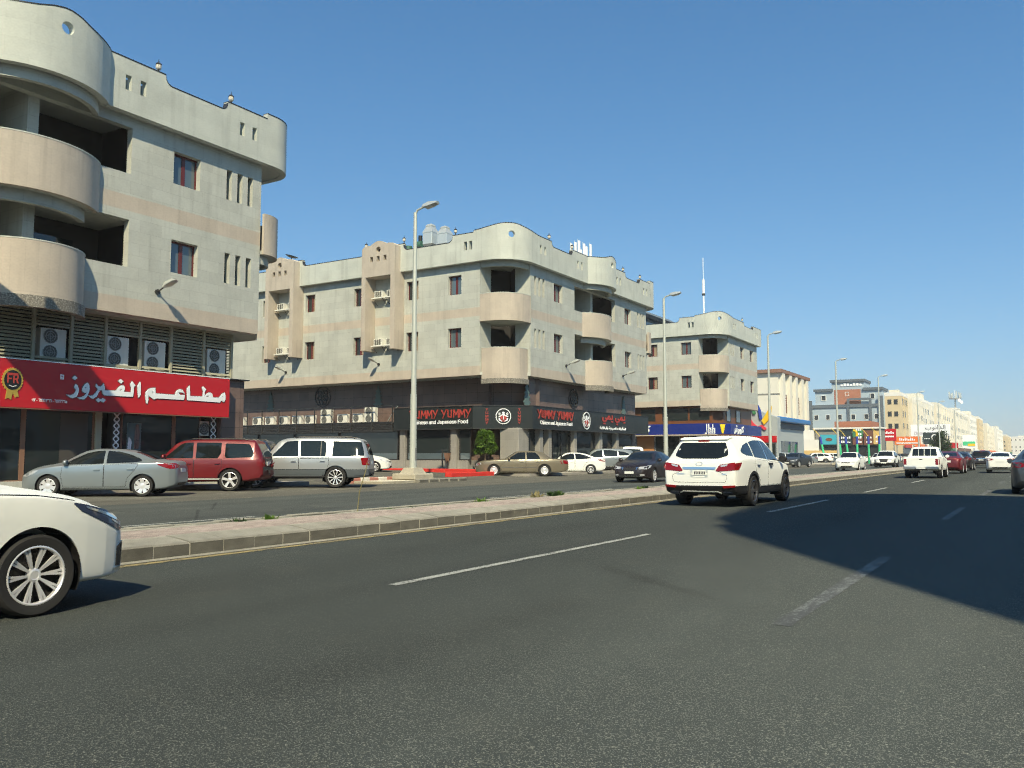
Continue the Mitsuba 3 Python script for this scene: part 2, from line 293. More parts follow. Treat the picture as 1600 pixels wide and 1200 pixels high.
for n, c, mt, rg in [('white', (.74, .76, .72), 0, .4), ('silver', (.30, .345, .365), .6, .28), ('pale_silver', (.38, .40, .41), .5, .32),
                     ('dark_red', (.15, .006, .010), .2, .35), ('tan', (.23, .20, .14), .5, .35), ('near_black', (.022, .017, .019), .2, .3),
                     ('dark_grey', (.055, .065, .075), .4, .35), ('maroon', (.13, .010, .016), .3, .35), ('navy', (.02, .035, .07), .3, .3),
                     ('grey_lower', (.085, .10, .11), .3, .45), ('mid_grey', (.16, .17, .18), .5, .35)]:
    paint('paint_' + n, c, mt, rg)

def chaikin(p, it=2):
    for _ in range(it):
        a, b = p[:-1], p[1:]
        q = np.empty((2 * len(a), 2)); q[0::2] = .75 * a + .25 * b; q[1::2] = .25 * a + .75 * b
        p = np.vstack([p[:1], q, p[-1:]])
    return p

class Hit:
    """axis-aligned ray hits on a triangle mesh"""
    def __init__(self, m):
        self.t = np.asarray(m.triangles); self.n = np.asarray(m.face_normals)
    def cast(self, ax, sign, uv):
        """rays along axis ax from the side 'sign'; uv: the other two coordinates in order; -> points, normals"""
        o = [k for k in range(3) if k != ax]
        t2 = self.t[:, :, o]; lo, hi = t2.min(1), t2.max(1)
        out = np.full((len(uv), 3), np.nan); nn = np.zeros((len(uv), 3))
        for i, q in enumerate(uv):
            m = np.nonzero((lo[:, 0] <= q[0]) & (hi[:, 0] >= q[0]) & (lo[:, 1] <= q[1]) & (hi[:, 1] >= q[1]))[0]
            if not len(m): continue
            a, b, c = t2[m, 0], t2[m, 1], t2[m, 2]
            d = (b[:, 0] - a[:, 0]) * (c[:, 1] - a[:, 1]) - (c[:, 0] - a[:, 0]) * (b[:, 1] - a[:, 1])
            d = np.where(np.abs(d) < 1e-14, 1e-14, d)
            u = ((q[0] - a[:, 0]) * (c[:, 1] - a[:, 1]) - (c[:, 0] - a[:, 0]) * (q[1] - a[:, 1])) / d
            v = ((b[:, 0] - a[:, 0]) * (q[1] - a[:, 1]) - (q[0] - a[:, 0]) * (b[:, 1] - a[:, 1])) / d
            ok = (u >= -1e-6) & (v >= -1e-6) & (u + v <= 1 + 1e-6)
            if not ok.any(): continue
            m, u, v = m[ok], u[ok], v[ok]
            w = self.t[m, 0, ax] * (1 - u - v) + self.t[m, 1, ax] * u + self.t[m, 2, ax] * v
            k = np.argmax(w * sign)
            out[i, ax] = w[k]; out[i, o] = q; nn[i] = self.n[m[k]]
        return out, nn

def decal(hit, ax, sign, poly, off=.006, step=.09, skirt=.03):
    """a panel lying on the body: the outline poly (in the two other axes) projected along the axis ax"""
    out = []
    for p in polys(poly):
        ring = p.exterior.segmentize(step)
        b = np.asarray(ring.coords)[:-1]
        x0, y0, x1, y1 = p.bounds
        gx, gy = np.meshgrid(np.arange(x0 + step / 2, x1, step), np.arange(y0 + step / 2, y1, step))
        g = np.stack([gx.ravel(), gy.ravel()], 1)
        inn = p.buffer(-step * .35)
        g = g[[inn.contains(Point(q)) for q in g]] if len(g) and not inn.is_empty else np.zeros((0, 2))
        v = np.vstack([b, g])
        f = Delaunay(v).simplices
        cen = v[f].mean(1)
        ppb = p.buffer(1e-6)
        f = f[[ppb.contains(Point(c)) for c in cen]]
        pt, nr = hit.cast(ax, sign, v)
        bad = np.isnan(pt[:, ax])
        if bad.any():
            good = np.nonzero(~bad)[0]
            if not len(good): continue
            o = [k for k in range(3) if k != ax]
            for i in np.nonzero(bad)[0]:
                j = good[np.argmin(((v[good] - v[i]) ** 2).sum(1))]
                pt[i] = pt[j]; pt[i, o] = v[i]; nr[i] = nr[j]
        top = pt + nr * off
        top[:, ax] += sign * off * .3
        e = v[f]; area = (e[:, 1, 0] - e[:, 0, 0]) * (e[:, 2, 1] - e[:, 0, 1]) - (e[:, 2, 0] - e[:, 0, 0]) * (e[:, 1, 1] - e[:, 0, 1])
        f = np.where((area > 0)[:, None], f, f[:, ::-1])
        # outward winding
        fn = np.cross(top[f[:, 1]] - top[f[:, 0]], top[f[:, 2]] - top[f[:, 0]])
        if (fn[:, ax] * sign).sum() < 0: f = f[:, ::-1]
        nb = len(b); low = pt[:nb] - nr[:nb] * skirt
        i = np.arange(nb); j = (i + 1) % nb
        n0 = len(top)
        sk = np.vstack([np.stack([i, j, n0 + j], 1), np.stack([i, n0 + j, n0 + i], 1)])
        out.append(trimesh.Trimesh(np.vstack([top, top[:nb], low]), np.vstack([f, np.where(sk < n0, sk + n0, sk + nb)]), process=False))
    return cat(out) if out else None

def car_body(s):
    L2 = s['L'] / 2
    f = {k: PchipInterpolator(*np.array(sorted(s[k])).T) for k in ('top', 'belt', 'bot', 'w', 'roofw')}
    ends = np.array([0, .006, .02, .05, .09, .14, .2])
    xs = np.unique(np.concatenate([-L2 + ends, L2 - ends, np.linspace(-L2 + .2, L2 - .2, 44), [x for x, _ in s['top'] if abs(x) < L2]]))
    rings = []
    for x in xs:
        zt, zb, z0, w, wr = (float(f[k](x)) for k in ('top', 'belt', 'bot', 'w', 'roofw'))
        zb = min(zb, zt - .012); a = zt - zb; h = zb - z0
        wr = min(wr, w * .93)
        k = min(1, a / .25)
        pts = np.array([(0, z0), (.78 * w, z0), (.955 * w, z0 + .02), (.975 * w, z0 + .12 * h), (w * s.get('tuck', .992), z0 + .38 * h), (w, z0 + .68 * h),
                        (w * 1.0, z0 + .82 * h), (w * .985, zb - .01 * k), (w * .975 - .012 * k, zb + min(.02, .3 * a)),
                        (wr + (w * .96 - wr) * .45 * k, zb + .55 * a if k == 1 else zb + .5 * a), (wr, zt - min(.085, .32 * a)), (wr - .05, zt - min(.02, .1 * a)), (wr * .55, zt - .004), (0, zt)])
        c = chaikin(pts, 2)
        rings.append(np.vstack([np.stack([np.full(len(c), x), c[:, 0], c[:, 1]], 1), np.stack([np.full(len(c) - 2, x), -c[-2:0:-1, 0], c[-2:0:-1, 1]], 1)]))
    n = len(rings[0]); v = np.vstack(rings); fs = []
    for i in range(len(rings) - 1):
        a = i * n + np.arange(n); b = i * n + (np.arange(n) + 1) % n
        fs += [np.stack([a, a + n, b + n], 1), np.stack([a, b + n, b], 1)]
    for r, base in ((0, 0), (1, (len(rings) - 1) * n)):
        c = len(v); v = np.vstack([v, rings[-1 if r else 0].mean(0)])
        a = base + np.arange(n); b = base + (np.arange(n) + 1) % n
        fs.append(np.stack([np.full(n, c), a, b] if not r else [np.full(n, c), b, a], 1))
    m = trimesh.Trimesh(v, np.vstack(fs), process=False)
    if m.volume < 0: m.invert()
    return m

def to_man(m):
    return m3.Manifold(m3.Mesh(np.asarray(m.vertices, np.float32), np.asarray(m.faces, np.uint32)))
def from_man(k):
    k = k.to_mesh()
    t = trimesh.Trimesh(k.vert_properties[:, :3], k.tri_verts, process=True)
    return t

def wheel_meshes(r, w, style, fine=False):
    """tyre, rim, cavity: axis y, outer face towards +y"""
    rr = r * (.70 if style not in ('steel',) else .64)
    h = w / 2
    n = 64 if fine else 28
    tyre = lathe([(rr, -h * .9), (r * .93, -h), (r * .985, -h * .82), (r, -h * .5), (r, h * .5), (r * .985, h * .82), (r * .93, h * 1.0), (rr + .025, h * .96), (rr, h * .86), (rr, -h * .9)], n, 'y')
    back = lathe([(0, -.01), (rr, -.01), (rr, .0), (0, .0)], n, 'y')
    lip = lathe([(rr - .012, h * .55), (rr + .004, h * .6), (rr + .008, h * .92), (rr - .002, h * .95), (rr - .010, h * .86), (rr - .012, h * .55)], n, 'y')
    barrel = lathe([(rr - .004, 0), (rr + .004, 0), (rr + .004, h * .7), (rr - .004, h * .7), (rr - .004, 0)], n, 'y')
    ms = [lip]
    def spokes(k, w0, w1, r0, r1, y0, y1, th=.03, skew=0., off=0.):
        for i in range(k):
            a = 2 * math.pi * i / k + off
            g = hull([(r0, -w0 / 2, y0), (r0, w0 / 2, y0), (r1, -w1 / 2 + skew, y1), (r1, w1 / 2 + skew, y1), (r0, -w0 / 2 * .6, y0 - th), (r0, w0 / 2 * .6, y0 - th), (r1, -w1 / 2 * .5 + skew, y1 - th), (r1, w1 / 2 * .5 + skew, y1 - th)])
            v = g.vertices.copy()
            x, t, y = v[:, 0], v[:, 1], v[:, 2]
            g.vertices = np.stack([x * math.cos(a) - t * math.sin(a), y, x * math.sin(a) + t * math.cos(a)], 1)
            if g.volume < 0: g.invert()
            ms.append(g)
    cap = h * .62
    if style == 'multi':      # ten split pairs
        spokes(10, .016, .020, .05, rr - .01, cap, h * .80, .03, .015, 0)
        spokes(10, .016, .020, .05, rr - .01, cap, h * .80, .03, -.015, .0)
        ms.append(lathe([(0, cap - .04), (.052, cap - .04), (.055, cap - .004), (.036, cap + .006), (.03, cap + .002), (0, cap + .002)], 24, 'y'))
    elif style == 'five':
        spokes(5, .075, .095, .04, rr - .01, cap, h * .8, .04)
        ms.append(lathe([(0, cap - .04), (.075, cap - .04), (.08, cap), (.045, cap + .014), (0, cap + .014)], 20, 'y'))
    elif style == 'six':
        spokes(6, .085, .105, .04, rr - .01, cap + .01, h * .84, .03)
        ms.append(lathe([(0, cap - .03), (.1, cap - .03), (.1, cap + .01), (.05, cap + .02), (0, cap + .02)], 20, 'y'))
    elif style == 'seven':    # cover with seven broad blades
        spokes(7, .075, .135, .05, rr - .012, cap + .01, h * .86, .02)
        ms.append(lathe([(0, cap - .02), (.09, cap - .02), (.09, cap + .012), (.05, cap + .022), (0, cap + .022)], 20, 'y'))
    elif style == 'double':
        spokes(6, .028, .045, .05, rr - .01, cap, h * .8, .035, .034)
        spokes(6, .028, .045, .05, rr - .01, cap, h * .8, .035, -.034)
        ms.append(lathe([(0, cap - .04), (.08, cap - .04), (.08, cap), (.05, cap + .014), (0, cap + .014)], 20, 'y'))
    elif style == 'steel':
        ms.append(lathe([(0, cap - .02), (rr * .45, cap + .01), (rr * .8, cap - .03), (rr - .01, h * .7), (rr - .01, h * .6), (0, cap - .05)], 24, 'y'))
        ms.append(lathe([(0, cap + .0), (.06, cap + .0), (.06, cap + .03), (0, cap + .035)], 16, 'y'))
    rim = cat(ms)
    cav = cat([back, barrel])
    nuts = []
    return tyre, rim, cav

CARS = {}
def rounded(pts, r=.03): return Polygon(pts).buffer(0).buffer(-r).buffer(2 * r).buffer(-r)
def mir(g): return affinity.scale(g, -1, 1, origin=(0, 0))

def build_car(kind, s):
    body = car_body(s)
    hit = Hit(body)
    man = to_man(body)
    r, tr = s['r'], s['track'] / 2
    man0 = man
    for ax in ('xf', 'xr'):
        for sg in (-1, 1):
            rad = r + s.get('gap', .055)
            c = m3.Manifold.cylinder(.42, rad, rad, 40).rotate([90, 0, 0])   # along y
            c = c.translate([s[ax], sg * (s['W'] / 2 + .1) + (.42 if sg < 0 else 0), s.get('wz', r)])
            man = man - c
    parts = []       # (name, parent, mesh, material, smooth)
    if 'split' in s:
        up, lo = man.split_by_plane([0, 0, 1], s['split'])
        parts.append(('body', None, from_man(up), 'PAINT', 38)); parts.append((s.get('lowname', 'lower_cladding'), None, from_man(lo), s['lowmat'], 38))
    else:
        parts.append(('body', None, from_man(man), 'PAINT', 38))
    # wheel-arch liners
    for ax in ('xf', 'xr'):
        for sg in (-1, 1):
            rad = r + s.get('gap', .055) - .003
            a = np.radians(np.linspace(-25, 205, 22)); wz = s.get('wz', r)
            y0, y1 = sg * (s['W'] / 2 - .035), sg * (s['W'] / 2 - .33)
            ring = np.stack([s[ax] + rad * np.cos(a), wz + rad * np.sin(a)], 1)
            v = np.vstack([np.insert(ring, 1, y0, 1), np.insert(ring, 1, y1, 1), [[s[ax], y1, wz]]]); k = len(ring); i = np.arange(k - 1)
            fc = np.vstack([np.stack([i, i + 1, i + 1 + k], 1), np.stack([i, i + 1 + k, i + k], 1), np.stack([i + k, i + 1 + k, np.full(k - 1, 2 * k)], 1)])
            parts.append(('wheel_arch', None, trimesh.Trimesh(v, fc, process=False), 'trim_black', False))
    for nm, ax, sg, poly, mat, off in s.get('decals', []):
        axis = {'x': 0, 'y': 1, 'z': 2}[ax]
        for g, sgn in ([(poly, sg)] if sg else [(poly, 1), (poly, -1)]):
            m = decal(hit, axis, sgn, g, off, s.get('step', .09))
            if m is not None: parts.append((nm, None, m, mat, 30))
    # doors: seam below, panel above, handle
    for poly, hx, hz in s.get('doors', []):
        for sgn in (1, -1):
            sm = decal(hit, 1, sgn, poly.buffer(.012), .0015, .12)
            m = decal(hit, 1, sgn, poly, .004, .12)
            dk = ('door', None, m, s.get('doormat', 'PAINT'), 30); parts.append(dk)
            parts.append(('seam', 'door', sm, 'trim_black', 30))
            p, nn = hit.cast(1, sgn, np.array([[hx, hz]]))
            y = p[0, 1]
            parts.append(('handle', 'door', hull([(hx + a, y + sgn * b, hz + c) for a, b, c in [(-.10, .0, -.018), (-.10, 0, .018), (.10, 0, -.018), (.10, 0, .018), (-.08, .045, -.012), (-.08, .045, .012), (.08, .045, -.012), (.08, .045, .012)]]), s.get('handlemat', 'PAINT'), False))
    for sgn in (1, -1):      # mirrors
        mx, mz = s['mirror']
        p, nn = hit.cast(1, sgn, np.array([[mx, mz - .03]])); y = p[0, 1]
        q = []
        for a, b, c in [(0, .0, -.05), (0, 0, .03), (.06, .02, -.02)]: q.append((mx + a, y + sgn * (b - .03), mz + c - .02))
        k = trimesh.creation.icosphere(2, 1.0); k.apply_scale([.085, .11, .085]); kv = k.vertices.copy(); kv[:, 0] = np.maximum(kv[:, 0], -.045)
        kv += [mx + .02, y + sgn * .13, mz + .02]
        parts.append(('mirror', None, hull(kv), s.get('mirrormat', 'PAINT'), 40))
        parts.append(('bracket', 'mirror', hull([(mx - .03, y - sgn * .02, mz - .05), (mx + .06, y - sgn * .02, mz - .05), (mx - .03, y - sgn * .02, mz - .01), (mx + .06, y - sgn * .02, mz - .01), (mx, y + sgn * .1, mz - .03), (mx + .04, y + sgn * .1, mz - .03), (mx, y + sgn * .1, mz), (mx + .04, y + sgn * .1, mz)]), 'trim_black', False))
    tyre, rim, cav = wheel_meshes(r, s.get('tw', .21), s['wheel'], s.get('fine', False))
    wh = []
    for ax in ('xf', 'xr'):
        for sgn in (1, -1):
            A = np.eye(4); A[:3, 3] = [s[ax], sgn * (tr), r]
            if sgn < 0: A[:3, :3] = np.diag([-1., -1, 1])
            # slight different turn of each wheel
            th = rng.uniform(0, 6); Ry = trimesh.transformations.rotation_matrix(th, [0, 1, 0])
            wh.append(A @ Ry)
    for nm, par, m, mat, sm in s.get('extra', []): parts.append((nm, par, m, mat, sm))
    res = [(nm, par, mikit.ply(m, None, smooth=sm), mat) for nm, par, m, mat, sm in parts if m is not None]
    CARS[kind] = dict(parts=res, tyre=mikit.ply(tyre, None, smooth=35), rim=mikit.ply(rim, None, smooth=30), cav=mikit.ply(cav, None, smooth=30), wheels=wh, rimmat=s.get('rimmat', 'rim'), hit=hit, spec=s)

def car(kind, name, label, cat_name, x, y, heading, paint_name, z=0., group=None, skip=(), rimmat=None, size=1.):
    """heading: degrees of the nose from +X towards +Y"""
    c = CARS[kind]
    k = thing(name, label, cat_name, group)
    A = T().translate([x, y, z]).rotate([0, 0, 1], heading).scale(size)
    last = {}
    for nm, par, d, mat in c['parts']:
        if nm in skip: continue
        base = f'{k}__{nm}' if not par else f'{last.get(par)}__{nm}'
        kk = numbered(base)
        last[nm] = kk
        e = dict(d); e['bsdf'] = {'type': 'ref', 'id': 'mat_' + (paint_name if mat == 'PAINT' else mat)}; e['to_world'] = A
        scene[kk] = e
    for W in c['wheels']:
        w = numbered(f'{k}__wheel')
        B = A @ T(W.tolist())
        for nm, d, mat in (('tyre', c['tyre'], 'tyre'), ('rim', c['rim'], rimmat or c['rimmat']), ('wheel_cavity', c['cav'], 'cavity_dark')):  # near-black disc and barrel carry the shade between the spokes
            e = dict(d); e['bsdf'] = {'type': 'ref', 'id': 'mat_' + mat}; e['to_world'] = B
            scene[f'{w}__{nm}'] = e
    return k
def sc(pts, sx, sz=1.): return [(x * sx, z * sz) for x, z in pts]

def sedan(kind, L=4.53, W=1.775, H=1.44, wb=2.70, fo=.87, r=.315, wheel='seven', fine=False, step=.09, plate_rear=True, boxy=False, trim='PAINT'):
    sx, sz, sw = L / 4.53, H / 1.44, W / 1.775
    S = lambda p: [(x * sx, z * sz) for x, z in p]
    V = lambda p: [(x * sx, y * sw) for x, y in p]
    N = lambda p: [(y * sw, z * sz) for y, z in p]
    xf = L / 2 - fo; xr = xf - wb
    if not boxy:
        top = [(-2.265, .70), (-2.25, .93), (-2.2, 1.04), (-2.05, 1.075), (-1.72, 1.10), (-1.05, 1.335), (-.45, 1.43), (.1, 1.44), (.45, 1.385), (1.2, 1.01), (1.65, .93), (2.0, .81), (2.2, .66), (2.265, .50)]
        belt = [(-2.265, .62), (-2.2, .92), (-1.7, 1.00), (-.8, .985), (.3, .935), (1.1, .90), (1.6, .83), (2.0, .71), (2.2, .58), (2.265, .45)]
        roofw = [(-2.265, .5), (-2.0, .60), (-1.5, .60), (-.8, .56), (0, .575), (.5, .56), (1.1, .66), (1.8, .62), (2.265, .42)]
        fwin = [(1.02, .95), (.72, 1.13), (.38, 1.30), (.10, 1.365), (-.13, 1.37), (-.17, .985)]
        rwin = [(-.25, .995), (-.21, 1.37), (-.55, 1.345), (-.92, 1.245), (-1.22, 1.12), (-1.27, 1.055), (-1.0, 1.02)]
        ws = [(1.13, .63), (.47, .515), (.47, -.515), (1.13, -.63)]; rw = [(-.98, .49), (-1.60, .57), (-1.60, -.57), (-.98, -.49)]
        hl = [(1.66, .80), (1.90, .77), (2.13, .69), (2.19, .60), (2.02, .61), (1.80, .70)]
        tl = [(-1.66, .965), (-1.95, 1.0), (-2.21, .99), (-2.225, .86), (-2.0, .845)]; tlr = [(.36, .95), (.80, 1.0), (.80, .82), (.5, .86)]
    else:
        top = [(-2.265, .62), (-2.255, .82), (-2.22, .93), (-2.05, .965), (-1.52, .985), (-1.48, .99), (-.98, 1.36), (-.75, 1.425), (-.1, 1.44), (.22, 1.41), (.86, 1.0), (1.0, .97), (1.7, .91), (2.1, .82), (2.22, .72), (2.265, .55)]
        belt = [(-2.265, .55), (-2.22, .85), (-1.7, .92), (0, .925), (.9, .91), (1.6, .85), (2.1, .75), (2.22, .64), (2.265, .5)]
        roofw = [(-2.265, .55), (-2.0, .68), (-1.5, .68), (-.9, .58), (0, .59), (.3, .58), (.9, .70), (1.8, .68), (2.265, .5)]
        fwin = [(.70, .955), (.28, 1.28), (.16, 1.345), (-.14, 1.36), (-.16, .96)]
        rwin = [(-.24, .96), (-.22, 1.36), (-.64, 1.34), (-.83, 1.13), (-.88, .97)]
        ws = [(.80, .66), (.27, .53), (.27, -.53), (.80, -.66)]; rw = [(-1.02, .52), (-1.42, .60), (-1.42, -.60), (-1.02, -.52)]
        hl = [(1.98, .77), (2.17, .735), (2.22, .64), (1.98, .66)]
        tl = [(-1.97, .90), (-2.225, .90), (-2.235, .70), (-2.03, .70)]; tlr = [(.30, .88), (.83, .89), (.83, .69), (.30, .69)]
    s = dict(L=L, W=W, r=r, xf=xf, xr=xr, track=W - .23, wheel=wheel, fine=fine, step=step, top=S(top), belt=S(belt),
             bot=S([(-2.265, .42), (-2.18, .31), (-1.7, .20), (1.9, .18), (2.2, .23), (2.265, .30)]),
             w=V([(-2.265, .60), (-2.23, .69), (-2.15, .75), (-2.0, .81), (-1.4, .875), (0, .887), (1.3, .885), (1.8, .835), (2.05, .76), (2.18, .67), (2.24, .58), (2.265, .50)]), roofw=V(roofw), mirror=(.86 * sx if not boxy else .6 * sx, (1.0 if not boxy else .98) * sz))
    pw = .018
    s['decals'] = [
        ('side_window', 'y', 0, rounded(S(fwin), .02), 'car_glass', .004), ('side_window', 'y', 0, rounded(S(rwin), .02), 'car_glass', .004),
        ('windscreen', 'z', 1, rounded(V(ws), .05), 'car_glass', .004), ('rear_window', 'z', 1, rounded(V(rw), .05), 'car_glass', .004),
        ('headlight', 'y', 0, rounded(S(hl), .015), 'lamp_clear', .006),
        ('taillight', 'y', 0, rounded(S(tl), .02), 'lamp_red', .006), ('taillight', 'x', -1, rounded(N(tlr), .02), 'lamp_red', .006), ('taillight', 'x', -1, rounded(N([(-a, b) for a, b in tlr]), .02), 'lamp_red', .006),
        ('number_plate', 'x', -1, R(-.26, .72 * sz, .26, .84 * sz), 'plate_white', .012),
        ('number_plate', 'x', 1, R(-.22, .40 * sz, .22, .51 * sz), 'plate_white', .015),
        ('grille', 'x', 1, rounded(N([(-.36, .66), (.36, .66), (.30, .58), (-.30, .58)]), .02), 'trim_black', .004),
        ('lower_grille', 'x', 1, rounded(N([(-.5, .37), (.5, .37), (.42, .26), (-.42, .26)]), .02), 'trim_black', .004),
        ('headlight', 'x', 1, rounded(N([(.40, .70), (.74, .74), (.74, .62), (.44, .60)]), .015), 'lamp_clear', .006), ('headlight', 'x', 1, rounded(N([(-.40, .70), (-.74, .74), (-.74, .62), (-.44, .60)]), .015), 'lamp_clear', .006),
        ('lower_valance', 'x', -1, rounded(N([(-.5, .40), (.5, .40), (.42, .32), (-.42, .32)]), .02), 'trim_black', .004),
        ('sill_trim', 'y', 0, R(xr + r + .1, .215 * sz, xf - r - .1, .265 * sz), 'trim_black', .003),
    ]
    xd = -.19 * sx
    s['doors'] = [(rounded([(xf - r - .12, .30 * sz), (xf - r - .06, .6 * sz), (1.0 * sx if not boxy else .74 * sx, .90 * sz), (xd + .015, .955 * sz), (xd + .015, .30 * sz)], .03), (.03) * sx - .02, .80 * sz),
                  (rounded([(xd - .015, .30 * sz), (xd - .015, .955 * sz), (-1.18 * sx if not boxy else -.9 * sx, .985 * sz if not boxy else .945 * sz), (xr + r * .75, .80 * sz), (xr + r + .14, .55 * sz), (xr + r + .18, .30 * sz)], .03), -.95 * sx if not boxy else -.75 * sx, .82 * sz)]
    return s

# silver compact sedan
sp = sedan('compact_sedan', step=.07)
build_car('compact_sedan', sp)
# white sedans in the distance
build_car('white_sedan', sedan('white_sedan', L=4.62, H=1.46, wheel='multi'))
# large sedan seen from the front
sp = sedan('large_sedan', L=5.0, W=1.85, H=1.49, wb=2.82, fo=.98, r=.335, wheel='double')
sp['decals'] += [('grille_frame', 'x', 1, rounded([(-.42, .72), (.42, .72), (.33, .58), (-.33, .58)], .02).difference(rounded([(-.37, .69), (.37, .69), (.29, .61), (-.29, .61)], .01)), 'chrome', .012),
                 ('front_trim', 'x', 1, R(-.62, .30, .62, .32), 'chrome', .01), ('fog_light', 'x', 1, R(.52, .33, .70, .40), 'lamp_clear', .01), ('fog_light', 'x', 1, R(-.70, .33, -.52, .40), 'lamp_clear', .01)]
build_car('large_sedan', sp)
# long boxy saloon
sp = sedan('saloon', L=5.38, W=1.98, H=1.46, wb=2.91, fo=1.07, r=.33, wheel='steel', boxy=True)
sp['decals'] += [('side_moulding', 'y', 0, R(sp['xr'] + .42, .50, sp['xf'] - .42, .53), 'chrome', .008), ('front_indicator', 'y', 0, rounded([(2.42, .74), (2.58, .72), (2.60, .66), (2.42, .67)], .01), 'lamp_red_dark', .009)]
build_car('saloon', sp)

# the near white sedan: finer mesh and front
sp = sedan('near_sedan', L=4.62, W=1.775, H=1.475, fo=.92, r=.318, wheel='multi', fine=True, step=.045)
sp['top'] = [(-2.31, .70), (-2.29, .93), (-2.24, 1.05), (-2.05, 1.09), (-1.74, 1.12), (-1.05, 1.37), (-.45, 1.465), (.1, 1.475), (.45, 1.42), (1.13, 1.06), (1.3, 1.02), (1.55, .975), (1.8, .925), (2.0, .86), (2.14, .79), (2.23, .715), (2.285, .62), (2.31, .50)]
sp['belt'] = [(-2.31, .62), (-2.24, .94), (-1.7, 1.02), (-.8, 1.0), (.3, .955), (1.1, .93), (1.5, .90), (1.8, .84), (2.0, .775), (2.15, .70), (2.25, .60), (2.31, .46)]
sp['bot'] = [(-2.31, .42), (-2.2, .31), (-1.7, .20), (1.75, .20), (1.95, .20), (2.2, .215), (2.31, .27)]
sp['w'] = [(-2.31, .60), (-2.2, .74), (-2.0, .82), (-1.4, .875), (0, .887), (1.4, .886), (1.7, .868), (1.95, .825), (2.1, .775), (2.2, .71), (2.27, .61), (2.31, .48)]
sp['gap'] = .058; sp['mirror'] = (.66, 1.03)
# the long swept lamp, its inner optics and the upright chrome-edged slot in the bumper
hl = [(1.66, .872), (1.80, .845), (2.0, .79), (2.14, .735), (2.215, .68), (2.23, .62), (2.17, .605), (2.05, .66), (1.88, .735), (1.74, .80)]
d = [x for x in sp['decals'] if not (x[0] == 'headlight' and x[1] == 'y') and x[0] not in ('grille', 'lower_grille', 'fog_light')]
d += [('headlight', 'y', 0, rounded(hl, .008), 'lamp_dark', .006), ('lamp_strip', 'y', 0, rounded([(1.78, .835), (2.0, .772), (2.19, .685), (2.20, .665), (1.99, .752), (1.80, .815)], .003), 'chrome', .010),
      ('lamp_strip', 'y', 0, rounded([(2.06, .715), (2.18, .665), (2.185, .64), (2.08, .69)], .003), 'lamp_clear', .010),
      ('fog_slot', 'y', 0, rounded([(2.145, .47), (2.215, .50), (2.225, .30), (2.15, .305)], .008), 'trim_black', .006),
      ('chrome_edge', 'y', 0, rounded([(2.225, .515), (2.25, .51), (2.25, .27), (2.12, .275), (2.12, .295), (2.225, .295)], .003), 'chrome', .012),
      ('grille', 'x', 1, rounded([(-.52, .60), (.52, .60), (.62, .32), (-.62, .32)], .02), 'trim_black', .006), ('grille_bar', 'x', 1, R(-.55, .62, .55, .645), 'chrome', .012),
      ('bonnet_seam', 'y', 0, LineString([(1.05, .955), (1.4, .935), (1.7, .885)]).buffer(.004), 'trim_black', .002)]
sp['decals'] = d
build_car('near_sedan', sp)

def suv(L, W, H, wb, fo, r, wheel, side, top, belt, w=None, bot=.30, roofw=None, **kw):
    h = L / 2
    xf = h - fo; xr = xf - wb
    W2 = W / 2
    s = dict(L=L, W=W, r=r, xf=xf, xr=xr, track=W - .25, tw=.25, wheel=wheel, top=top, belt=belt,
             bot=[(-h, bot + .2), (-h + .1, bot + .06), (-h + .5, bot), (h - .5, bot - .03), (h - .1, bot), (h, bot + .1)],
             w=w or [(-h, .82 * W2), (-h + .03, .87 * W2), (-h + .12, .92 * W2), (-h + .5, .985 * W2), (0, W2), (h - .9, W2), (h - .4, .94 * W2), (h - .15, .83 * W2), (h - .04, .70 * W2), (h, .6 * W2)],
             roofw=roofw or [(-h, .68 * W2), (-h + .4, .70 * W2), (0, .735 * W2), (.6, .70 * W2), (1.2, .8 * W2), (h, .55 * W2)])
    s.update(kw)
    return s

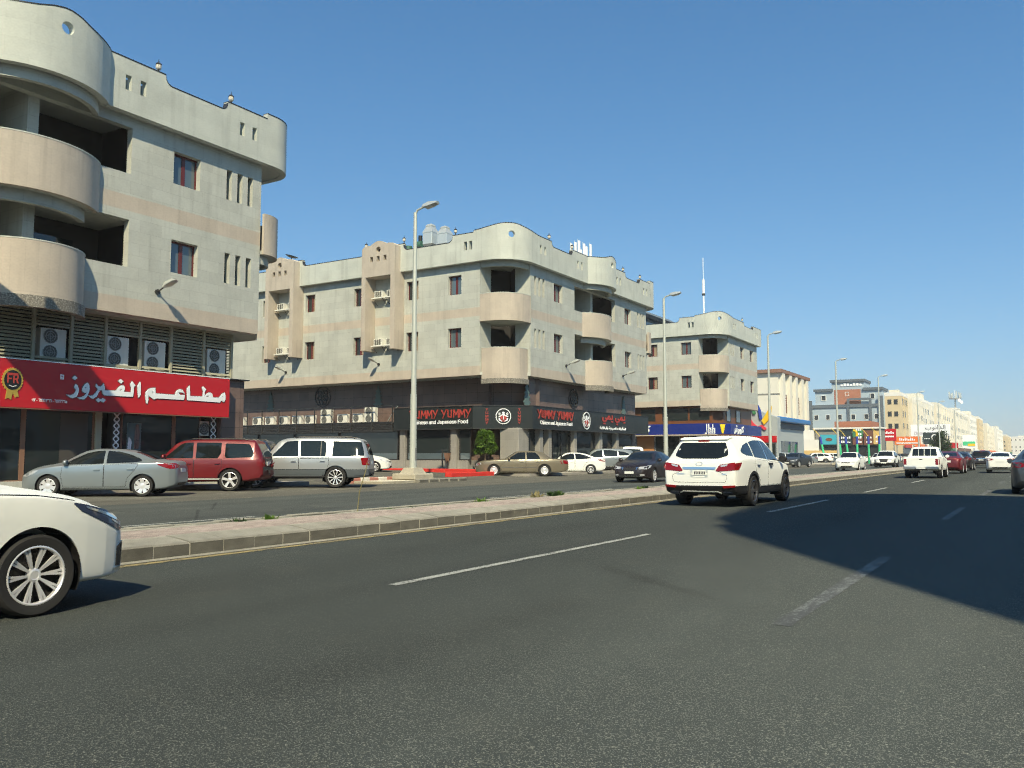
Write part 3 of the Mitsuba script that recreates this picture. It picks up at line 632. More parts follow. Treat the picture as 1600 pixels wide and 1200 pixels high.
# red four-wheel drive
h = 2.435
s = suv(4.87, 1.89, 1.78, 2.87, .90, .375, 'five', None,
    [(-h, .72), (-h + .015, 1.0), (-h + .05, 1.20), (-h + .20, 1.55), (-h + .34, 1.74), (-1.7, 1.775), (-.5, 1.785), (.25, 1.76), (.55, 1.68), (1.12, 1.17), (1.25, 1.13), (1.9, 1.06), (2.2, .98), (h - .06, .84), (h, .62)],
    [(-h, .66), (-h + .04, 1.06), (-1.5, 1.10), (0, 1.08), (1.1, 1.04), (1.9, .98), (2.25, .88), (h, .55)], bot=.33)
s['decals'] = [('side_window', 'y', 0, rounded([(.92, 1.13), (.44, 1.58), (.30, 1.65), (-.02, 1.67), (-.06, 1.12)], .03), 'car_glass', .004),
    ('side_window', 'y', 0, rounded([(-.16, 1.12), (-.13, 1.67), (-.98, 1.66), (-1.0, 1.3), (-.9, 1.12)], .03), 'car_glass', .004),
    ('side_window', 'y', 0, rounded([(-1.14, 1.13), (-1.12, 1.64), (-1.95, 1.61), (-2.1, 1.33), (-2.13, 1.15)], .03), 'car_glass', .004),
    ('window_frame', 'y', 0, rounded([(-1.08, 1.10), (-1.07, 1.68), (-1.98, 1.645), (-2.15, 1.33), (-2.19, 1.12)], .03).difference(rounded([(-1.13, 1.12), (-1.11, 1.65), (-1.96, 1.62), (-2.11, 1.33), (-2.14, 1.14)], .03)), 'PAINT', .006),
    ('windscreen', 'z', 1, rounded([(1.07, .72), (.62, .60), (.62, -.60), (1.07, -.72)], .04), 'car_glass', .004),
    ('rear_window', 'x', -1, rounded([(-.62, 1.17), (.62, 1.17), (.56, 1.63), (-.56, 1.63)], .05), 'car_glass_clear', .004),
    ('tailgate_damage', 'x', -1, rounded([(-.70, .72), (.70, .70), (.68, 1.14), (.1, 1.10), (-.66, 1.15)], .02), 'trim_black', .006),
    ('taillight', 'y', 0, rounded([(-2.2, 1.10), (-2.405, 1.10), (-2.42, .83), (-2.24, .86)], .02), 'lamp_red_dark', .007), ('taillight', 'x', -1, rounded([(.63, 1.12), (.80, 1.12), (.80, .82), (.66, .84)], .02), 'lamp_red', .008),
    ('taillight', 'x', -1, rounded([(-.63, 1.12), (-.80, 1.12), (-.80, .82), (-.66, .84)], .02), 'lamp_red', .008),
    ('headlight', 'x', 1, R(.45, .80, .78, .95), 'lamp_clear', .006), ('headlight', 'x', 1, R(-.78, .80, -.45, .95), 'lamp_clear', .006), ('grille', 'x', 1, R(-.42, .70, .42, .94), 'trim_black', .006),
    ('number_plate', 'x', -1, R(-.26, .86, .26, 1.0), 'plate_white', .02),
    ('bumper', 'y', 0, rounded([(-1.93, .58), (-2.40, .63), (-2.425, .48), (-2.0, .42)], .02), 'PAINT', .03),
    ('sill_trim', 'y', 0, R(-1.02, .385, 1.0, .44), 'galv', .02)]
s['doors'] = [(rounded([(1.0, .46), (1.03, 1.04), (-.085, 1.085), (-.085, .46)], .03), .08, .93), (rounded([(-.115, .46), (-.115, 1.085), (-1.05, 1.09), (-1.05, .85), (-.93, .62), (-.88, .46)], .03), -.9, .94)]
s['mirror'] = (.88, 1.16); s['rimmat'] = 'rim'
ex = []
for sg in (-1, 1):
    ex.append(('roof_rail', None, cat([tube([(.15, sg * .60, 1.755), (.05, sg * .6, 1.80), (-1.7, sg * .6, 1.80), (-1.85, sg * .6, 1.76)], .018)]), 'trim_black', 30))
rr_ = random.Random(3)
for i in range(7):
    a = (-2.44 - .03 * rr_.random(), rr_.uniform(-.7, .7), rr_.uniform(.55, 1.0)); b = (a[0] - rr_.uniform(.02, .10), a[1] + rr_.uniform(-.2, .2), a[2] + rr_.uniform(-.25, .25)); c_ = (a[0] + .05, a[1] + rr_.uniform(-.2, .2), a[2] + rr_.uniform(-.2, .1))
    ex.append(('torn_panel', None, hull([a, b, c_, (a[0] - .02, a[1] + .1, a[2]), (b[0] - .01, b[1], b[2] + .05)]), rr_.choice(['PAINT', 'trim_black', 'lamp_red_dark']), False))
s['extra'] = ex
build_car('wagon_red', s)

# two-tone full-size SUV
h = 2.62
s = suv(5.24, 2.0, 1.92, 3.02, .96, .395, 'multi', None,
    [(-h, .80), (-h + .012, 1.05), (-h + .05, 1.3), (-h + .22, 1.72), (-h + .36, 1.86), (-1.9, 1.90), (-.5, 1.92), (.45, 1.90), (.75, 1.83), (1.34, 1.25), (1.5, 1.21), (2.1, 1.15), (2.42, 1.06), (h - .05, .92), (h, .7)],
    [(-h, .72), (-h + .04, 1.12), (-1.5, 1.17), (0, 1.15), (1.3, 1.12), (2.1, 1.06), (2.45, .95), (h, .62)], bot=.36, split=.70, lowmat='paint_grey_lower')
s['decals'] = [('side_window', 'y', 0, rounded([(1.06, 1.20), (.60, 1.70), (.50, 1.76), (.10, 1.78), (.06, 1.19)], .03), 'car_glass', .004),
    ('side_window', 'y', 0, rounded([(-.03, 1.19), (.0, 1.78), (-.86, 1.78), (-.98, 1.70), (-.98, 1.19)], .03), 'car_glass', .004),
    ('quarter_bar', 'y', 0, R(-.80, 1.19, -.77, 1.77), 'trim_black', .006),
    ('side_window', 'y', 0, rounded([(-1.22, 1.19), (-1.24, 1.70), (-1.18, 1.77), (-2.30, 1.73), (-2.40, 1.4), (-2.42, 1.21)], .03), 'car_glass', .004),
    ('windscreen', 'z', 1, rounded([(1.28, .78), (.82, .66), (.82, -.66), (1.28, -.78)], .04), 'car_glass', .004),
    ('rear_window', 'x', -1, rounded([(-.70, 1.24), (.70, 1.24), (.62, 1.76), (-.62, 1.76)], .05), 'car_glass', .004),
    ('taillight', 'y', 0, rounded([(-2.30, 1.13), (-2.60, 1.13), (-2.605, .86), (-2.36, .86)], .03), 'lamp_red', .007), ('taillight', 'x', -1, rounded([(.72, 1.14), (.88, 1.14), (.88, .84), (.74, .84)], .02), 'lamp_red', .008),
    ('taillight', 'x', -1, rounded([(-.72, 1.14), (-.88, 1.14), (-.88, .84), (-.74, .84)], .02), 'lamp_red', .008),
    ('tailgate', 'x', -1, rounded([(-.66, .74), (.66, .74), (.66, 1.18), (-.66, 1.18)], .03), 'PAINT', .006), ('number_plate', 'x', -1, R(-.26, .88, .26, 1.02), 'plate_white', .012),
    ('headlight', 'x', 1, R(.45, .86, .80, 1.04), 'lamp_clear', .006), ('headlight', 'x', 1, R(-.80, .86, -.45, 1.04), 'lamp_clear', .006), ('grille', 'x', 1, R(-.44, .74, .44, 1.04), 'chrome', .006),
    ('bumper', 'y', 0, rounded([(-2.02, .70), (-2.58, .68), (-2.6, .48), (-2.08, .46)], .02), 'paint_grey_lower', .02)]
s['doors'] = [(rounded([(1.20, .50), (1.24, 1.10), (.045, 1.15), (.045, .50)], .03), .22, .99), (rounded([(.015, .50), (.015, 1.15), (-1.1, 1.16), (-1.1, .95), (-1.02, .70), (-.95, .50)], .03), -.86, 1.0)]
s['doors'] = [(p.intersection(R(-9, .71, 9, 9)), a, b) for p, a, b in s['doors']]
s['decals'] += [('lower_door', 'y', 0, rounded([(1.20, .50), (1.21, .69), (.045, .69), (.045, .50)], .02), 'paint_grey_lower', .006), ('lower_door', 'y', 0, rounded([(.015, .50), (.015, .69), (-1.0, .69), (-.95, .50)], .02), 'paint_grey_lower', .006)]
s['mirror'] = (1.06, 1.22); s['mirrormat'] = 'trim_black'; s['handlemat'] = 'chrome'
ex = [('running_board', None, rbox(-.98, 1.2, sg * .90 - .12, sg * .90 + .12, .40, .45, .015), 'trim_black', False) for sg in (-1, 1)]
ex += [('roof_rail', None, tube([(.2, sg * .66, 1.88), (.1, sg * .66, 1.945), (-1.9, sg * .66, 1.935), (-2.05, sg * .66, 1.87)], .02), 'trim_black', 30) for sg in (-1, 1)]
ex += [('roof_bar', None, tube([(x, -.66, 1.95), (x, .66, 1.95)], .018), 'trim_black', 30) for x in (-.3, -1.5)]
ex += [('tow_hitch', None, cat([bx(-2.68, -2.4, -.05, .05, .42, .50), cyl((-2.66, 0, .5), (-2.66, 0, .56), .025)]), 'trim_black', False)]
ex += [('mud_flap', None, bx(s['xr'] + .46, s['xr'] + .49, sg * .88 - .12, sg * .88 + .12, .24, .5), 'trim_black', False) for sg in (-1, 1)]
s['extra'] = ex
build_car('wagon_large', s)

# rounded white SUV seen from behind
h = 2.45
s = suv(4.9, 1.885, 1.70, 2.80, .93, .36, 'double', None,
    [(-h, .66), (-h + .01, .85), (-h + .03, 1.0), (-h + .10, 1.14), (-h + .36, 1.52), (-h + .44, 1.60), (-1.6, 1.655), (-.5, 1.695), (.3, 1.675), (.6, 1.60), (1.30, 1.12), (1.5, 1.07), (2.05, .96), (2.3, .84), (h - .03, .70), (h, .55)],
    [(-h, .60), (-h + .03, .96), (-h + .12, 1.05), (-1.6, 1.12), (-.6, 1.08), (.6, 1.02), (1.3, .99), (2.05, .88), (2.3, .76), (h, .5)], bot=.27, split=.50, lowmat='trim_black',
    w=[(-h, .80), (-h + .02, .84), (-h + .07, .875), (-h + .2, .905), (-h + .6, .935), (0, .9425), (1.5, .94), (2.0, .88), (2.25, .78), (2.38, .68), (h, .58)],
    roofw=[(-h, .58), (-h + .3, .62), (-h + .6, .645), (-.3, .68), (.4, .66), (1.2, .74), (h, .5)])
s['decals'] = [('side_window', 'y', 0, rounded([(1.08, 1.06), (.55, 1.45), (.32, 1.55), (.02, 1.58), (-.02, 1.10)], .025), 'car_glass', .004),
    ('side_window', 'y', 0, rounded([(-.10, 1.11), (-.06, 1.58), (-.55, 1.575), (-1.0, 1.53), (-1.05, 1.16)], .025), 'car_glass', .004),
    ('side_window', 'y', 0, rounded([(-1.13, 1.18), (-1.09, 1.52), (-1.5, 1.45), (-1.83, 1.33), (-1.86, 1.26), (-1.6, 1.20)], .025), 'car_glass', .004),
    ('window_pillar', 'y', 0, P((-.095, 1.10), (-.055, 1.58), (-.025, 1.58), (-.03, 1.10)), 'chrome', .006),
    ('windscreen', 'z', 1, rounded([(1.22, .72), (.62, .60), (.62, -.60), (1.22, -.72)], .04), 'car_glass', .004),
    ('rear_window', 'x', -1, rounded([(-.645, 1.19), (-.42, 1.125), (.42, 1.125), (.645, 1.19), (.63, 1.28), (.54, 1.50), (-.54, 1.50), (-.63, 1.28)], .05), 'car_glass', .005),
    ('brake_light', 'x', -1, rounded([(-.14, 1.555), (.14, 1.555), (.13, 1.525), (-.13, 1.525)], .005), 'lamp_red', .008),
    ('taillight', 'x', -1, rounded([(.50, .985), (.84, 1.035), (.88, .95), (.86, .86), (.44, .83), (.40, .85)], .02), 'lamp_red', .01), ('taillight', 'x', -1, rounded([(-.50, .985), (-.84, 1.035), (-.88, .95), (-.86, .86), (-.44, .83), (-.40, .85)], .02), 'lamp_red', .01),
    ('taillight', 'y', 0, rounded([(-2.10, 1.04), (-2.39, 1.02), (-2.435, .93), (-2.43, .86), (-2.30, .87)], .015), 'lamp_red', .009),
    ('lamp_lens', 'x', -1, rounded([(.52, .972), (.70, 1.0), (.66, .955), (.52, .93)], .01), 'lamp_clear', .014), ('lamp_lens', 'x', -1, rounded([(-.52, .972), (-.70, 1.0), (-.66, .955), (-.52, .93)], .01), 'lamp_clear', .014),
    ('lamp_lens', 'y', 0, rounded([(-2.25, 1.0), (-2.38, .99), (-2.40, .955), (-2.30, .95)], .008), 'lamp_red_dark', .012),
    ('chrome_strip', 'x', -1, rounded([(-.42, .93), (.42, .93), (.38, .875), (-.38, .875)], .012), 'chrome', .012),
    ('number_plate', 'x', -1, R(-.17, .74, .17, .855), 'plate_white', .014), ('plate_surround', 'x', -1, R(-.21, .70, .21, .87).difference(R(-.165, .745, .165, .85)), 'galv', .009), ('plate_text', 'x', -1, union_all([R(-.15 + i * .04, .765, -.125 + i * .04, .83) for i in range(7)]), 'letter_dark', .019),
    ('emblem', 'x', -1, affinity.scale(Point(0, 1.005).buffer(.055), 1.5, .8).difference(affinity.scale(Point(0, 1.005).buffer(.04), 1.6, .75)), 'chrome', .012),
    ('lettering', 'x', -1, union_all([R(.36 + i * .026, .755, .36 + i * .026 + .018, .785) for i in range(7)]), 'chrome', .008), ('lettering', 'x', -1, union_all([R(-.66 + i * .03, .755, -.66 + i * .03 + .02, .785) for i in range(4)]), 'chrome', .008),
    ('reflector', 'x', -1, rounded([(.56, .50), (.84, .52), (.84, .475), (.58, .455)], .01), 'lamp_red', .02), ('reflector', 'x', -1, rounded([(-.56, .50), (-.84, .52), (-.84, .475), (-.58, .455)], .01), 'lamp_red', .02),
    ('exhaust_trim', 'x', -1, rounded([(.52, .345), (.78, .345), (.74, .30), (.56, .30)], .015), 'chrome', .02), ('exhaust_trim', 'x', -1, rounded([(-.52, .345), (-.78, .345), (-.74, .30), (-.56, .30)], .015), 'chrome', .02),
    ('skid_plate_edge', 'x', -1, LineString([(-.50, .33), (-.42, .365), (.42, .365), (.50, .33)]).buffer(.008), 'galv', .016),
    ('tailgate_seam', 'x', -1, LineString([(-.40, .86), (-.66, .74), (-.64, .60), (-.58, .575), (.58, .575), (.64, .60), (.66, .74), (.40, .86)]).buffer(.004), 'trim_black', .003),
    ('wheel_arch_trim', 'y', 0, Point(s['xr'], .36).buffer(.475).difference(Point(s['xr'], .36).buffer(.405)).intersection(R(-9, .36, 9, 2)), 'trim_black', .008), ('wheel_arch_trim', 'y', 0, Point(s['xf'], .36).buffer(.475).difference(Point(s['xf'], .36).buffer(.405)).intersection(R(-9, .36, 9, 2)), 'trim_black', .008),
    ('headlight', 'x', 1, R(.5, .72, .8, .84), 'lamp_clear', .006), ('headlight', 'x', 1, R(-.8, .72, -.5, .84), 'lamp_clear', .006), ('grille', 'x', 1, rounded([(-.45, .84), (.45, .84), (.3, .55), (-.3, .55)], .02), 'trim_black', .006), ('number_plate', 'x', 1, R(-.25, .42, .25, .53), 'plate_white', .02),
    ('side_sill_chrome', 'y', 0, R(s['xr'] + .52, .455, s['xf'] - .52, .475), 'galv', .012)]
s['doors'] = [(rounded([(s['xf'] - .50, .48), (s['xf'] - .40, .75), (1.08, 1.0), (-.055, 1.065), (-.055, .48)], .03), .12, .93), (rounded([(-.085, .48), (-.085, 1.065), (-1.12, 1.10), (-1.1, .86), (s['xr'] + .50, .62), (s['xr'] + .56, .48)], .03), -.90, .97)]
s['mirror'] = (.98, 1.10); s['mirrormat'] = 'trim_black'; s['handlemat'] = 'chrome'; s['rimmat'] = 'rim_mid'
s['extra'] = [('roof_aerial', None, cyl((-1.75, 0, 1.63), (-1.92, 0, 1.80), .006, 6), 'trim_black', False), ('rear_wiper', None, hull([(-2.335, -.02, 1.13), (-2.30, -.02, 1.13), (-2.30, .30, 1.20), (-2.28, .30, 1.22), (-2.325, .0, 1.16)]), 'trim_black', False), ('rear_spoiler', None, hull([(-2.06, -.60, 1.60), (-2.06, .60, 1.60), (-1.75, -.62, 1.645), (-1.75, .62, 1.645), (-2.10, -.58, 1.575), (-2.10, .58, 1.575)]), 'PAINT', 30)]
build_car('wagon_white', s)

# people carrier / van
h = 2.45
s = suv(4.9, 1.80, 1.98, 2.9, .8, .33, 'steel', None,
    [(-h, .7), (-h + .01, 1.1), (-h + .04, 1.5), (-h + .12, 1.85), (-h + .25, 1.94), (-1, 1.98), (.9, 1.97), (1.25, 1.88), (1.85, 1.25), (2.2, 1.05), (h - .04, .85), (h, .6)],
    [(-h, .66), (-h + .03, 1.05), (0, 1.08), (1.7, 1.05), (2.2, .9), (h, .55)], bot=.25)
s['decals'] = [('side_window', 'y', 0, rounded([(1.55, 1.15), (1.2, 1.62), (1.1, 1.75), (.65, 1.78), (.62, 1.15)], .03), 'car_glass', .004), ('side_window', 'y', 0, rounded([(.5, 1.15), (.5, 1.78), (-.75, 1.78), (-.75, 1.15)], .04), 'car_glass', .004),
    ('side_window', 'y', 0, rounded([(-.88, 1.15), (-.88, 1.78), (-2.1, 1.75), (-2.2, 1.15)], .04), 'car_glass', .004), ('windscreen', 'z', 1, rounded([(1.80, .72), (1.3, .60), (1.3, -.60), (1.80, -.72)], .04), 'car_glass', .004),
    ('rear_window', 'x', -1, rounded([(-.62, 1.18), (.62, 1.18), (.56, 1.78), (-.56, 1.78)], .05), 'car_glass', .005), ('taillight', 'x', -1, R(.68, .85, .80, 1.3), 'lamp_red', .008), ('taillight', 'x', -1, R(-.80, .85, -.68, 1.3), 'lamp_red', .008), ('number_plate', 'x', -1, R(-.26, .70, .26, .82), 'plate_white', .012),
    ('headlight', 'x', 1, R(.42, .72, .74, .9), 'lamp_clear', .006), ('headlight', 'x', 1, R(-.74, .72, -.42, .9), 'lamp_clear', .006), ('grille', 'x', 1, R(-.38, .66, .38, .86), 'trim_black', .006)]
s['doors'] = [(rounded([(1.2, .42), (1.55, .8), (1.55, 1.08), (.57, 1.1), (.57, .42)], .03), .72, .98)]
s['mirror'] = (1.45, 1.18)
build_car('van', s)

# pickup
h = 2.55
s = suv(5.1, 1.79, 1.68, 3.0, .90, .37, 'six', None,
    [(-h, .62), (-h + .01, .85), (-h + .02, 1.085), (-h + .06, 1.10), (-.85, 1.105), (-.80, 1.12), (-.66, 1.60), (-.55, 1.655), (0, 1.68), (.5, 1.65), (.72, 1.56), (1.25, 1.13), (1.4, 1.09), (2.1, 1.02), (2.4, .92), (h - .04, .8), (h, .6)],
    [(-h, .58), (-h + .02, 1.05), (-.9, 1.07), (0, 1.06), (1.2, 1.03), (2.1, .94), (2.4, .82), (h, .55)], bot=.42)
s['w'] = [(-h, .80), (-h + .02, .84), (-h + .1, .865), (0, .895), (1.6, .89), (2.1, .85), (2.4, .76), (h, .6)]
s['decals'] = [('side_window', 'y', 0, rounded([(1.02, 1.11), (.6, 1.46), (.5, 1.54), (.2, 1.56), (.18, 1.11)], .03), 'car_glass', .004), ('side_window', 'y', 0, rounded([(.10, 1.11), (.12, 1.56), (-.52, 1.54), (-.62, 1.11)], .03), 'car_glass', .004),
    ('windscreen', 'z', 1, rounded([(1.20, .70), (.76, .60), (.76, -.60), (1.20, -.70)], .04), 'car_glass', .004),
    ('rear_window', 'x', -1, rounded([(-.62, 1.18), (.62, 1.18), (.56, 1.56), (-.56, 1.56)], .03), 'car_glass', .004), ('window_bar', 'x', -1, R(-.31, 1.17, -.285, 1.57), 'PAINT', .012), ('window_bar', 'x', -1, R(.0, 1.17, .025, 1.57), 'PAINT', .012), ('window_bar', 'x', -1, R(.285, 1.17, .31, 1.57), 'PAINT', .012),
    ('tailgate', 'x', -1, rounded([(-.66, .66), (.66, .66), (.66, 1.06), (-.66, 1.06)], .02), 'PAINT', .01), ('handle', 'x', -1, R(-.08, .97, .08, 1.01), 'trim_black', .018),
    ('taillight', 'x', -1, R(.69, .72, .81, 1.02), 'lamp_red', .012), ('taillight', 'x', -1, R(-.81, .72, -.69, 1.02), 'lamp_red', .012), ('taillight', 'y', 0, R(-2.52, .72, -2.40, 1.02), 'lamp_red', .01),
    ('headlight', 'x', 1, R(.42, .74, .72, .9), 'lamp_clear', .006), ('headlight', 'x', 1, R(-.72, .74, -.42, .9), 'lamp_clear', .006)]
s['doors'] = [(rounded([(1.15, .5), (1.15, 1.03), (.155, 1.06), (.155, .5)], .03), .28, .96), (rounded([(.125, .5), (.125, 1.06), (-.72, 1.06), (-.72, .5)], .03), -.6, .97)]
s['mirror'] = (1.0, 1.14); s['handlemat'] = 'chrome'
s['extra'] = [('bumper', None, rbox(-2.66, -2.54, -.84, .84, .48, .62, .02), 'chrome', False), ('bumper_step', None, rbox(-2.68, -2.52, -.30, .30, .44, .52, .01), 'trim_black', False), ('number_plate', None, bx(-2.69, -2.68, -.22, .22, .50, .62), 'plate_white', False),
              ('bed_rail', None, cat([rbox(-2.53, -.9, sg * .84 - .03, sg * .84 + .03, 1.09, 1.13, .01) for sg in (-1, 1)]), 'PAINT', False)]
build_car('pickup', s)
# ---------------------------------------------------------------- the three alike apartment blocks
Z0, ZB, Z2, Z3, ZS = 6.35, 6.95, (8.22, 9.49), (11.68, 12.95), 13.62
BANDS = [(6.35, 6.95, 'band', 'stone_pink'), (6.95, 10.14, 'wall', 'stone_grey'), (10.14, 10.71, 'band', 'stone_pink'), (10.71, 13.66, 'wall', 'stone_grey')]

def window_Y(parent, x0, x1, z0, z1, Y, pane='pane_blue', mat='frame_red', curtain=False):
    w = numbered(f'{parent}__window')
    f = R(x0, z0, x1, z1).difference(R(x0 + .06, z0 + .06, x1 - .06, z1 - .06))
    xm = (x0 + x1) / 2
    f = f.union(R(xm - .075, z0 + .03, xm + .075, z1 - .03))
    put(w, 'frame', inY(f, Y, .06), mat)
    for a, b in ((x0 + .06, xm - .075), (xm + .075, x1 - .06)):
        put(w, 'pane', inY(R(a, z0 + .06, b, z1 - .06), Y + .035, .01), pane)
def window_X(parent, y0, y1, z0, z1, X, pane='pane', mat='frame_red', curtain=False):
    w = numbered(f'{parent}__window')
    f = R(y0, z0, y1, z1).difference(R(y0 + .06, z0 + .06, y1 - .06, z1 - .06))
    ym = (y0 + y1) / 2
    f = f.union(R(ym - .075, z0 + .03, ym + .075, z1 - .03))
    put(w, 'frame', inX(f, X, .06), mat)
    for i, (a, b) in enumerate(((y0 + .06, ym - .075), (ym + .075, y1 - .06))):
        put(w, 'pane', inX(R(a, z0 + .06, b, z1 - .06), X + .035, .01), ('curtain' if (i == 0 and curtain) else pane))

def top_poly(L, pts, z0=13.60, cuts=()):
    g = Polygon([(0, z0)] + pts + [(L, z0)]).buffer(0)
    for c in cuts: g = g.difference(c)
    return g
def cove(s, z_hi, z_lo, rad, down=True, n=6):
    """quarter-round step in a parapet's top line, the high side first when down"""
    a = np.linspace(0, np.pi / 2, n)
    pts = [(s, z_hi), (s, z_lo + rad)] + [(s + rad - rad * math.cos(t), z_lo + rad - rad * math.sin(t)) for t in a[1:]]
    return pts if down else [(2 * s - x, z) for x, z in pts][::-1]
slot = lambda s: P((s, 14.40), (s + .24, 14.40), (s + .24, 14.95), (s, 14.95))

def apartment_block(name, label, Xc, YF, vback, u_end=9.55, windows=((5.2, 6.42), (-6.42, -5.2)), slits=(-9.08, -8.53, -7.98, 7.72, 8.27, 8.82), bay=True, left_windows=(), left_towers=(), lower=None, left_curtains=True, ground_left=1.5, ground_front=.6):
    b = thing(name, label, 'building', 'alike apartment blocks with curved balconies')
    X = lambda u: Xc + u
    Y = lambda v: YF + v
    full = u_end > 9
    XL = X(-11.85)
    # front wall in (X, z)
    g = R(X(-9.55), Z0, X(u_end), ZS + .02)
    if bay: g = g.difference(R(X(-3.4), 8.07, X(3.4), 9.82)).difference(R(X(-3.4), 11.52, X(3.4), 13.25))
    for a, c in windows:
        for z in (Z2, Z3): g = g.difference(R(X(a), z[0], X(c), z[1]))
    for a in slits:
        for z in (Z2, Z3): g = g.difference(R(X(a), z[0] + .02, X(a + .27), z[1]))
    for z0, z1, nm, mt in BANDS: put(b, nm, inY(g.intersection(R(-1e3, z0, 1e3, z1)), YF, .3), mt)
    for a, c in windows:
        for z in (Z2, Z3): window_Y(b, X(a), X(c), z[0], z[1], YF + .24)
    # near-black sheets painted in for the unlit rooms behind the narrow slits
    dk = R(X(-9.4), Z0 + .1, X(u_end) - .1, ZS)
    if bay: dk = dk.difference(R(X(-3.8), 0, X(3.8), 99))
    put(b, 'unlit_room_sheet', inY(dk, YF + .34, .1), 'interior_dark')
    # left wall in (Y, z)
    g = R(Y(2.4), Z0, Y(vback), ZS + .02)
    for (a, c) in left_windows:
        for z in (Z2, Z3): g = g.difference(R(Y(a), z[0], Y(c), z[1]))
    for z0, z1, nm, mt in BANDS: put(b, nm, inX(g.intersection(R(-1e3, z0, 1e3, z1)), XL, .3), mt)
    for i, (a, c) in enumerate(left_windows):
        for z in (Z2, Z3): window_X(b, Y(a), Y(c), z[0], z[1], XL + .24, 'pane' if i else 'pane_blue', curtain=bool(i))
    put(b, 'unlit_room_sheet', inX(R(Y(2.6), Z0 + .1, Y(vback), ZS), XL + .34, .1), 'interior_dark')
    # right and rear walls
    XR = X(10.85) if full else X(u_end + .3)
    for z0, z1, nm, mt in BANDS:
        put(b, nm, bx(XR - .3, XR, Y(1.5 if full else .3), Y(vback), z0, min(z1, ZS)), mt)
        put(b, nm, bx(XL + .3, XR - .3, Y(vback) - .3, Y(vback), z0, min(z1, ZS)), mt)
    # parapets
    o = .45
    def seg(pts, tops, cuts=(), mat='stone_pale', z0=13.60):
        pp, s, n = path_frames(pts)
        put(b, 'parapet', bent(pts, top_poly(s[-1], tops(s[-1]) if callable(tops) else tops, z0, cuts), 0, -.26), mat, 40)
        if cuts and any(c.area > .1 and c.bounds[3] < 15.0 for c in cuts):
            put(b, 'parapet_lining', bent(pts, R(min(c.bounds[0] for c in cuts) - .4, 13.9, max(c.bounds[2] for c in cuts) + .4, 15.06).intersection(R(0, 0, s[-1], 99)), -.62, -.68), 'stone_grey')
        put(b, 'coping', bent(pts, affinity.translate(top_poly(s[-1], tops(s[-1]) if callable(tops) else tops, z0), 0, .02).difference(affinity.translate(top_poly(s[-1], tops(s[-1]) if callable(tops) else tops, z0), 0, -.025)).intersection(R(0, 14.4, s[-1], 99)), .012, -.275), 'dark_metal', 40)
    Lp = Y(vback) - Y(2.6)
    S = lambda v: Y(vback) - Y(v)        # arc length on the left face
    tops, cuts = [(0, 15.05)], []
    for (va, vb) in sorted(left_towers, reverse=True):
        tops += cove(S(vb) - .25, 15.5, 15.05, .3, False) + [(S(vb), 15.5), (S(va), 15.5)] + cove(S(va) + .25, 15.5, 15.05, .35)
    tops += cove(S(4.25), 15.5, 15.05, .35, False) + [(S(2.6), 15.5)]
    cuts += [slot(S(3.35)), slot(S(2.95))]
    seg([(XL - o, Y(vback)), (XL - o, Y(2.6))], tops, cuts)
    corner = [(XL - o, Y(2.6))] + arc(X(-10.0), Y(1.85), 2.3, 180, 270, 16) + [(X(-9.4), Y(-o))]
    cr = [(0, 15.62), (.5, 15.66), (1.1, 15.74), (1.7, 15.86), (2.2, 15.93), (2.6, 15.94), (3.0, 15.90), (3.5, 15.78), (4.1, 15.66), (4.7, 15.58), (4.97, 15.56)]
    f = PchipInterpolator(*np.array(cr).T)
    seg(corner, lambda L: [(s, float(f(min(s, 4.97)))) for s in np.linspace(0, L, 24)], [Point(2.62, 15.22).buffer(.21)])
    if bay:
        F = lambda u: u + 9.4
        seg([(X(-9.4), Y(-o)), (X(-2.15), Y(-o))], [(0, 15.53)] + cove(F(-7.5), 15.53, 15.18, .3) + cove(F(-4.5), 15.57, 15.18, .3, False) + [(F(-2.15), 15.57)], [slot(F(-9.1)), slot(F(-8.5)), slot(F(-3.8)), slot(F(-3.2))])
        bul = arc(X(0), Y(1.51), 2.91, 270 - 47.6, 270 + 47.6, 18)
        bt = PchipInterpolator([0, .8, 1.5, 2.0, 2.42, 2.84, 3.3, 4.0, 4.84], [15.57, 15.58, 15.66, 15.80, 15.86, 15.80, 15.66, 15.58, 15.57])
        seg(bul, lambda L: [(s, float(bt(min(s, 4.84)))) for s in np.linspace(0, L, 24)], [Point(2.42, 15.22).buffer(.21)])
        G = lambda u: u - 2.15
        seg([(X(2.15), Y(-o)), (X(9.4), Y(-o))], [(0, 15.57)] + cove(G(4.4), 15.57, 15.2, .3) + cove(G(7.3), 15.57, 15.2, .3, False) + [(G(9.4), 15.57)], [slot(G(2.75)), slot(G(3.35)), slot(G(7.95)), slot(G(8.6))])
        seg([(X(9.4), Y(-o))] + arc(X(9.9), Y(.95), 1.4, 270, 360, 16) + [(X(11.3), Y(2.6))], lambda L: [(0, 15.80), (L, 15.80)])
        seg([(X(11.3), Y(2.6)), (X(11.3), Y(vback))], [(0, 15.5), (Lp, 15.5)])
        outer = [(XL - o, Y(vback))] + corner + bul + arc(X(9.9), Y(.95), 1.4, 270, 360, 16) + [(X(11.3), Y(vback))]
        put(b, 'soffit_beam', bent(arc(X(0), Y(1.51), 2.55, 270 - 55, 270 + 55, 18), R(0, 13.25, 9, 13.63), 0, -.2), 'stone_grey', 40)
    else:
        e = u_end + .3
        F = lambda u: u + 9.4
        seg([(X(-9.4), Y(-o)), (X(e), Y(-o))], [(0, 15.53)] + cove(F(-5.4), 15.53, 15.18, .3) + cove(F(-1.9), 15.55, 15.18, .3, False) + [(F(e), 15.55)], [slot(F(-9.1)), slot(F(-8.5)), slot(F(-.9)), slot(F(-.3))])
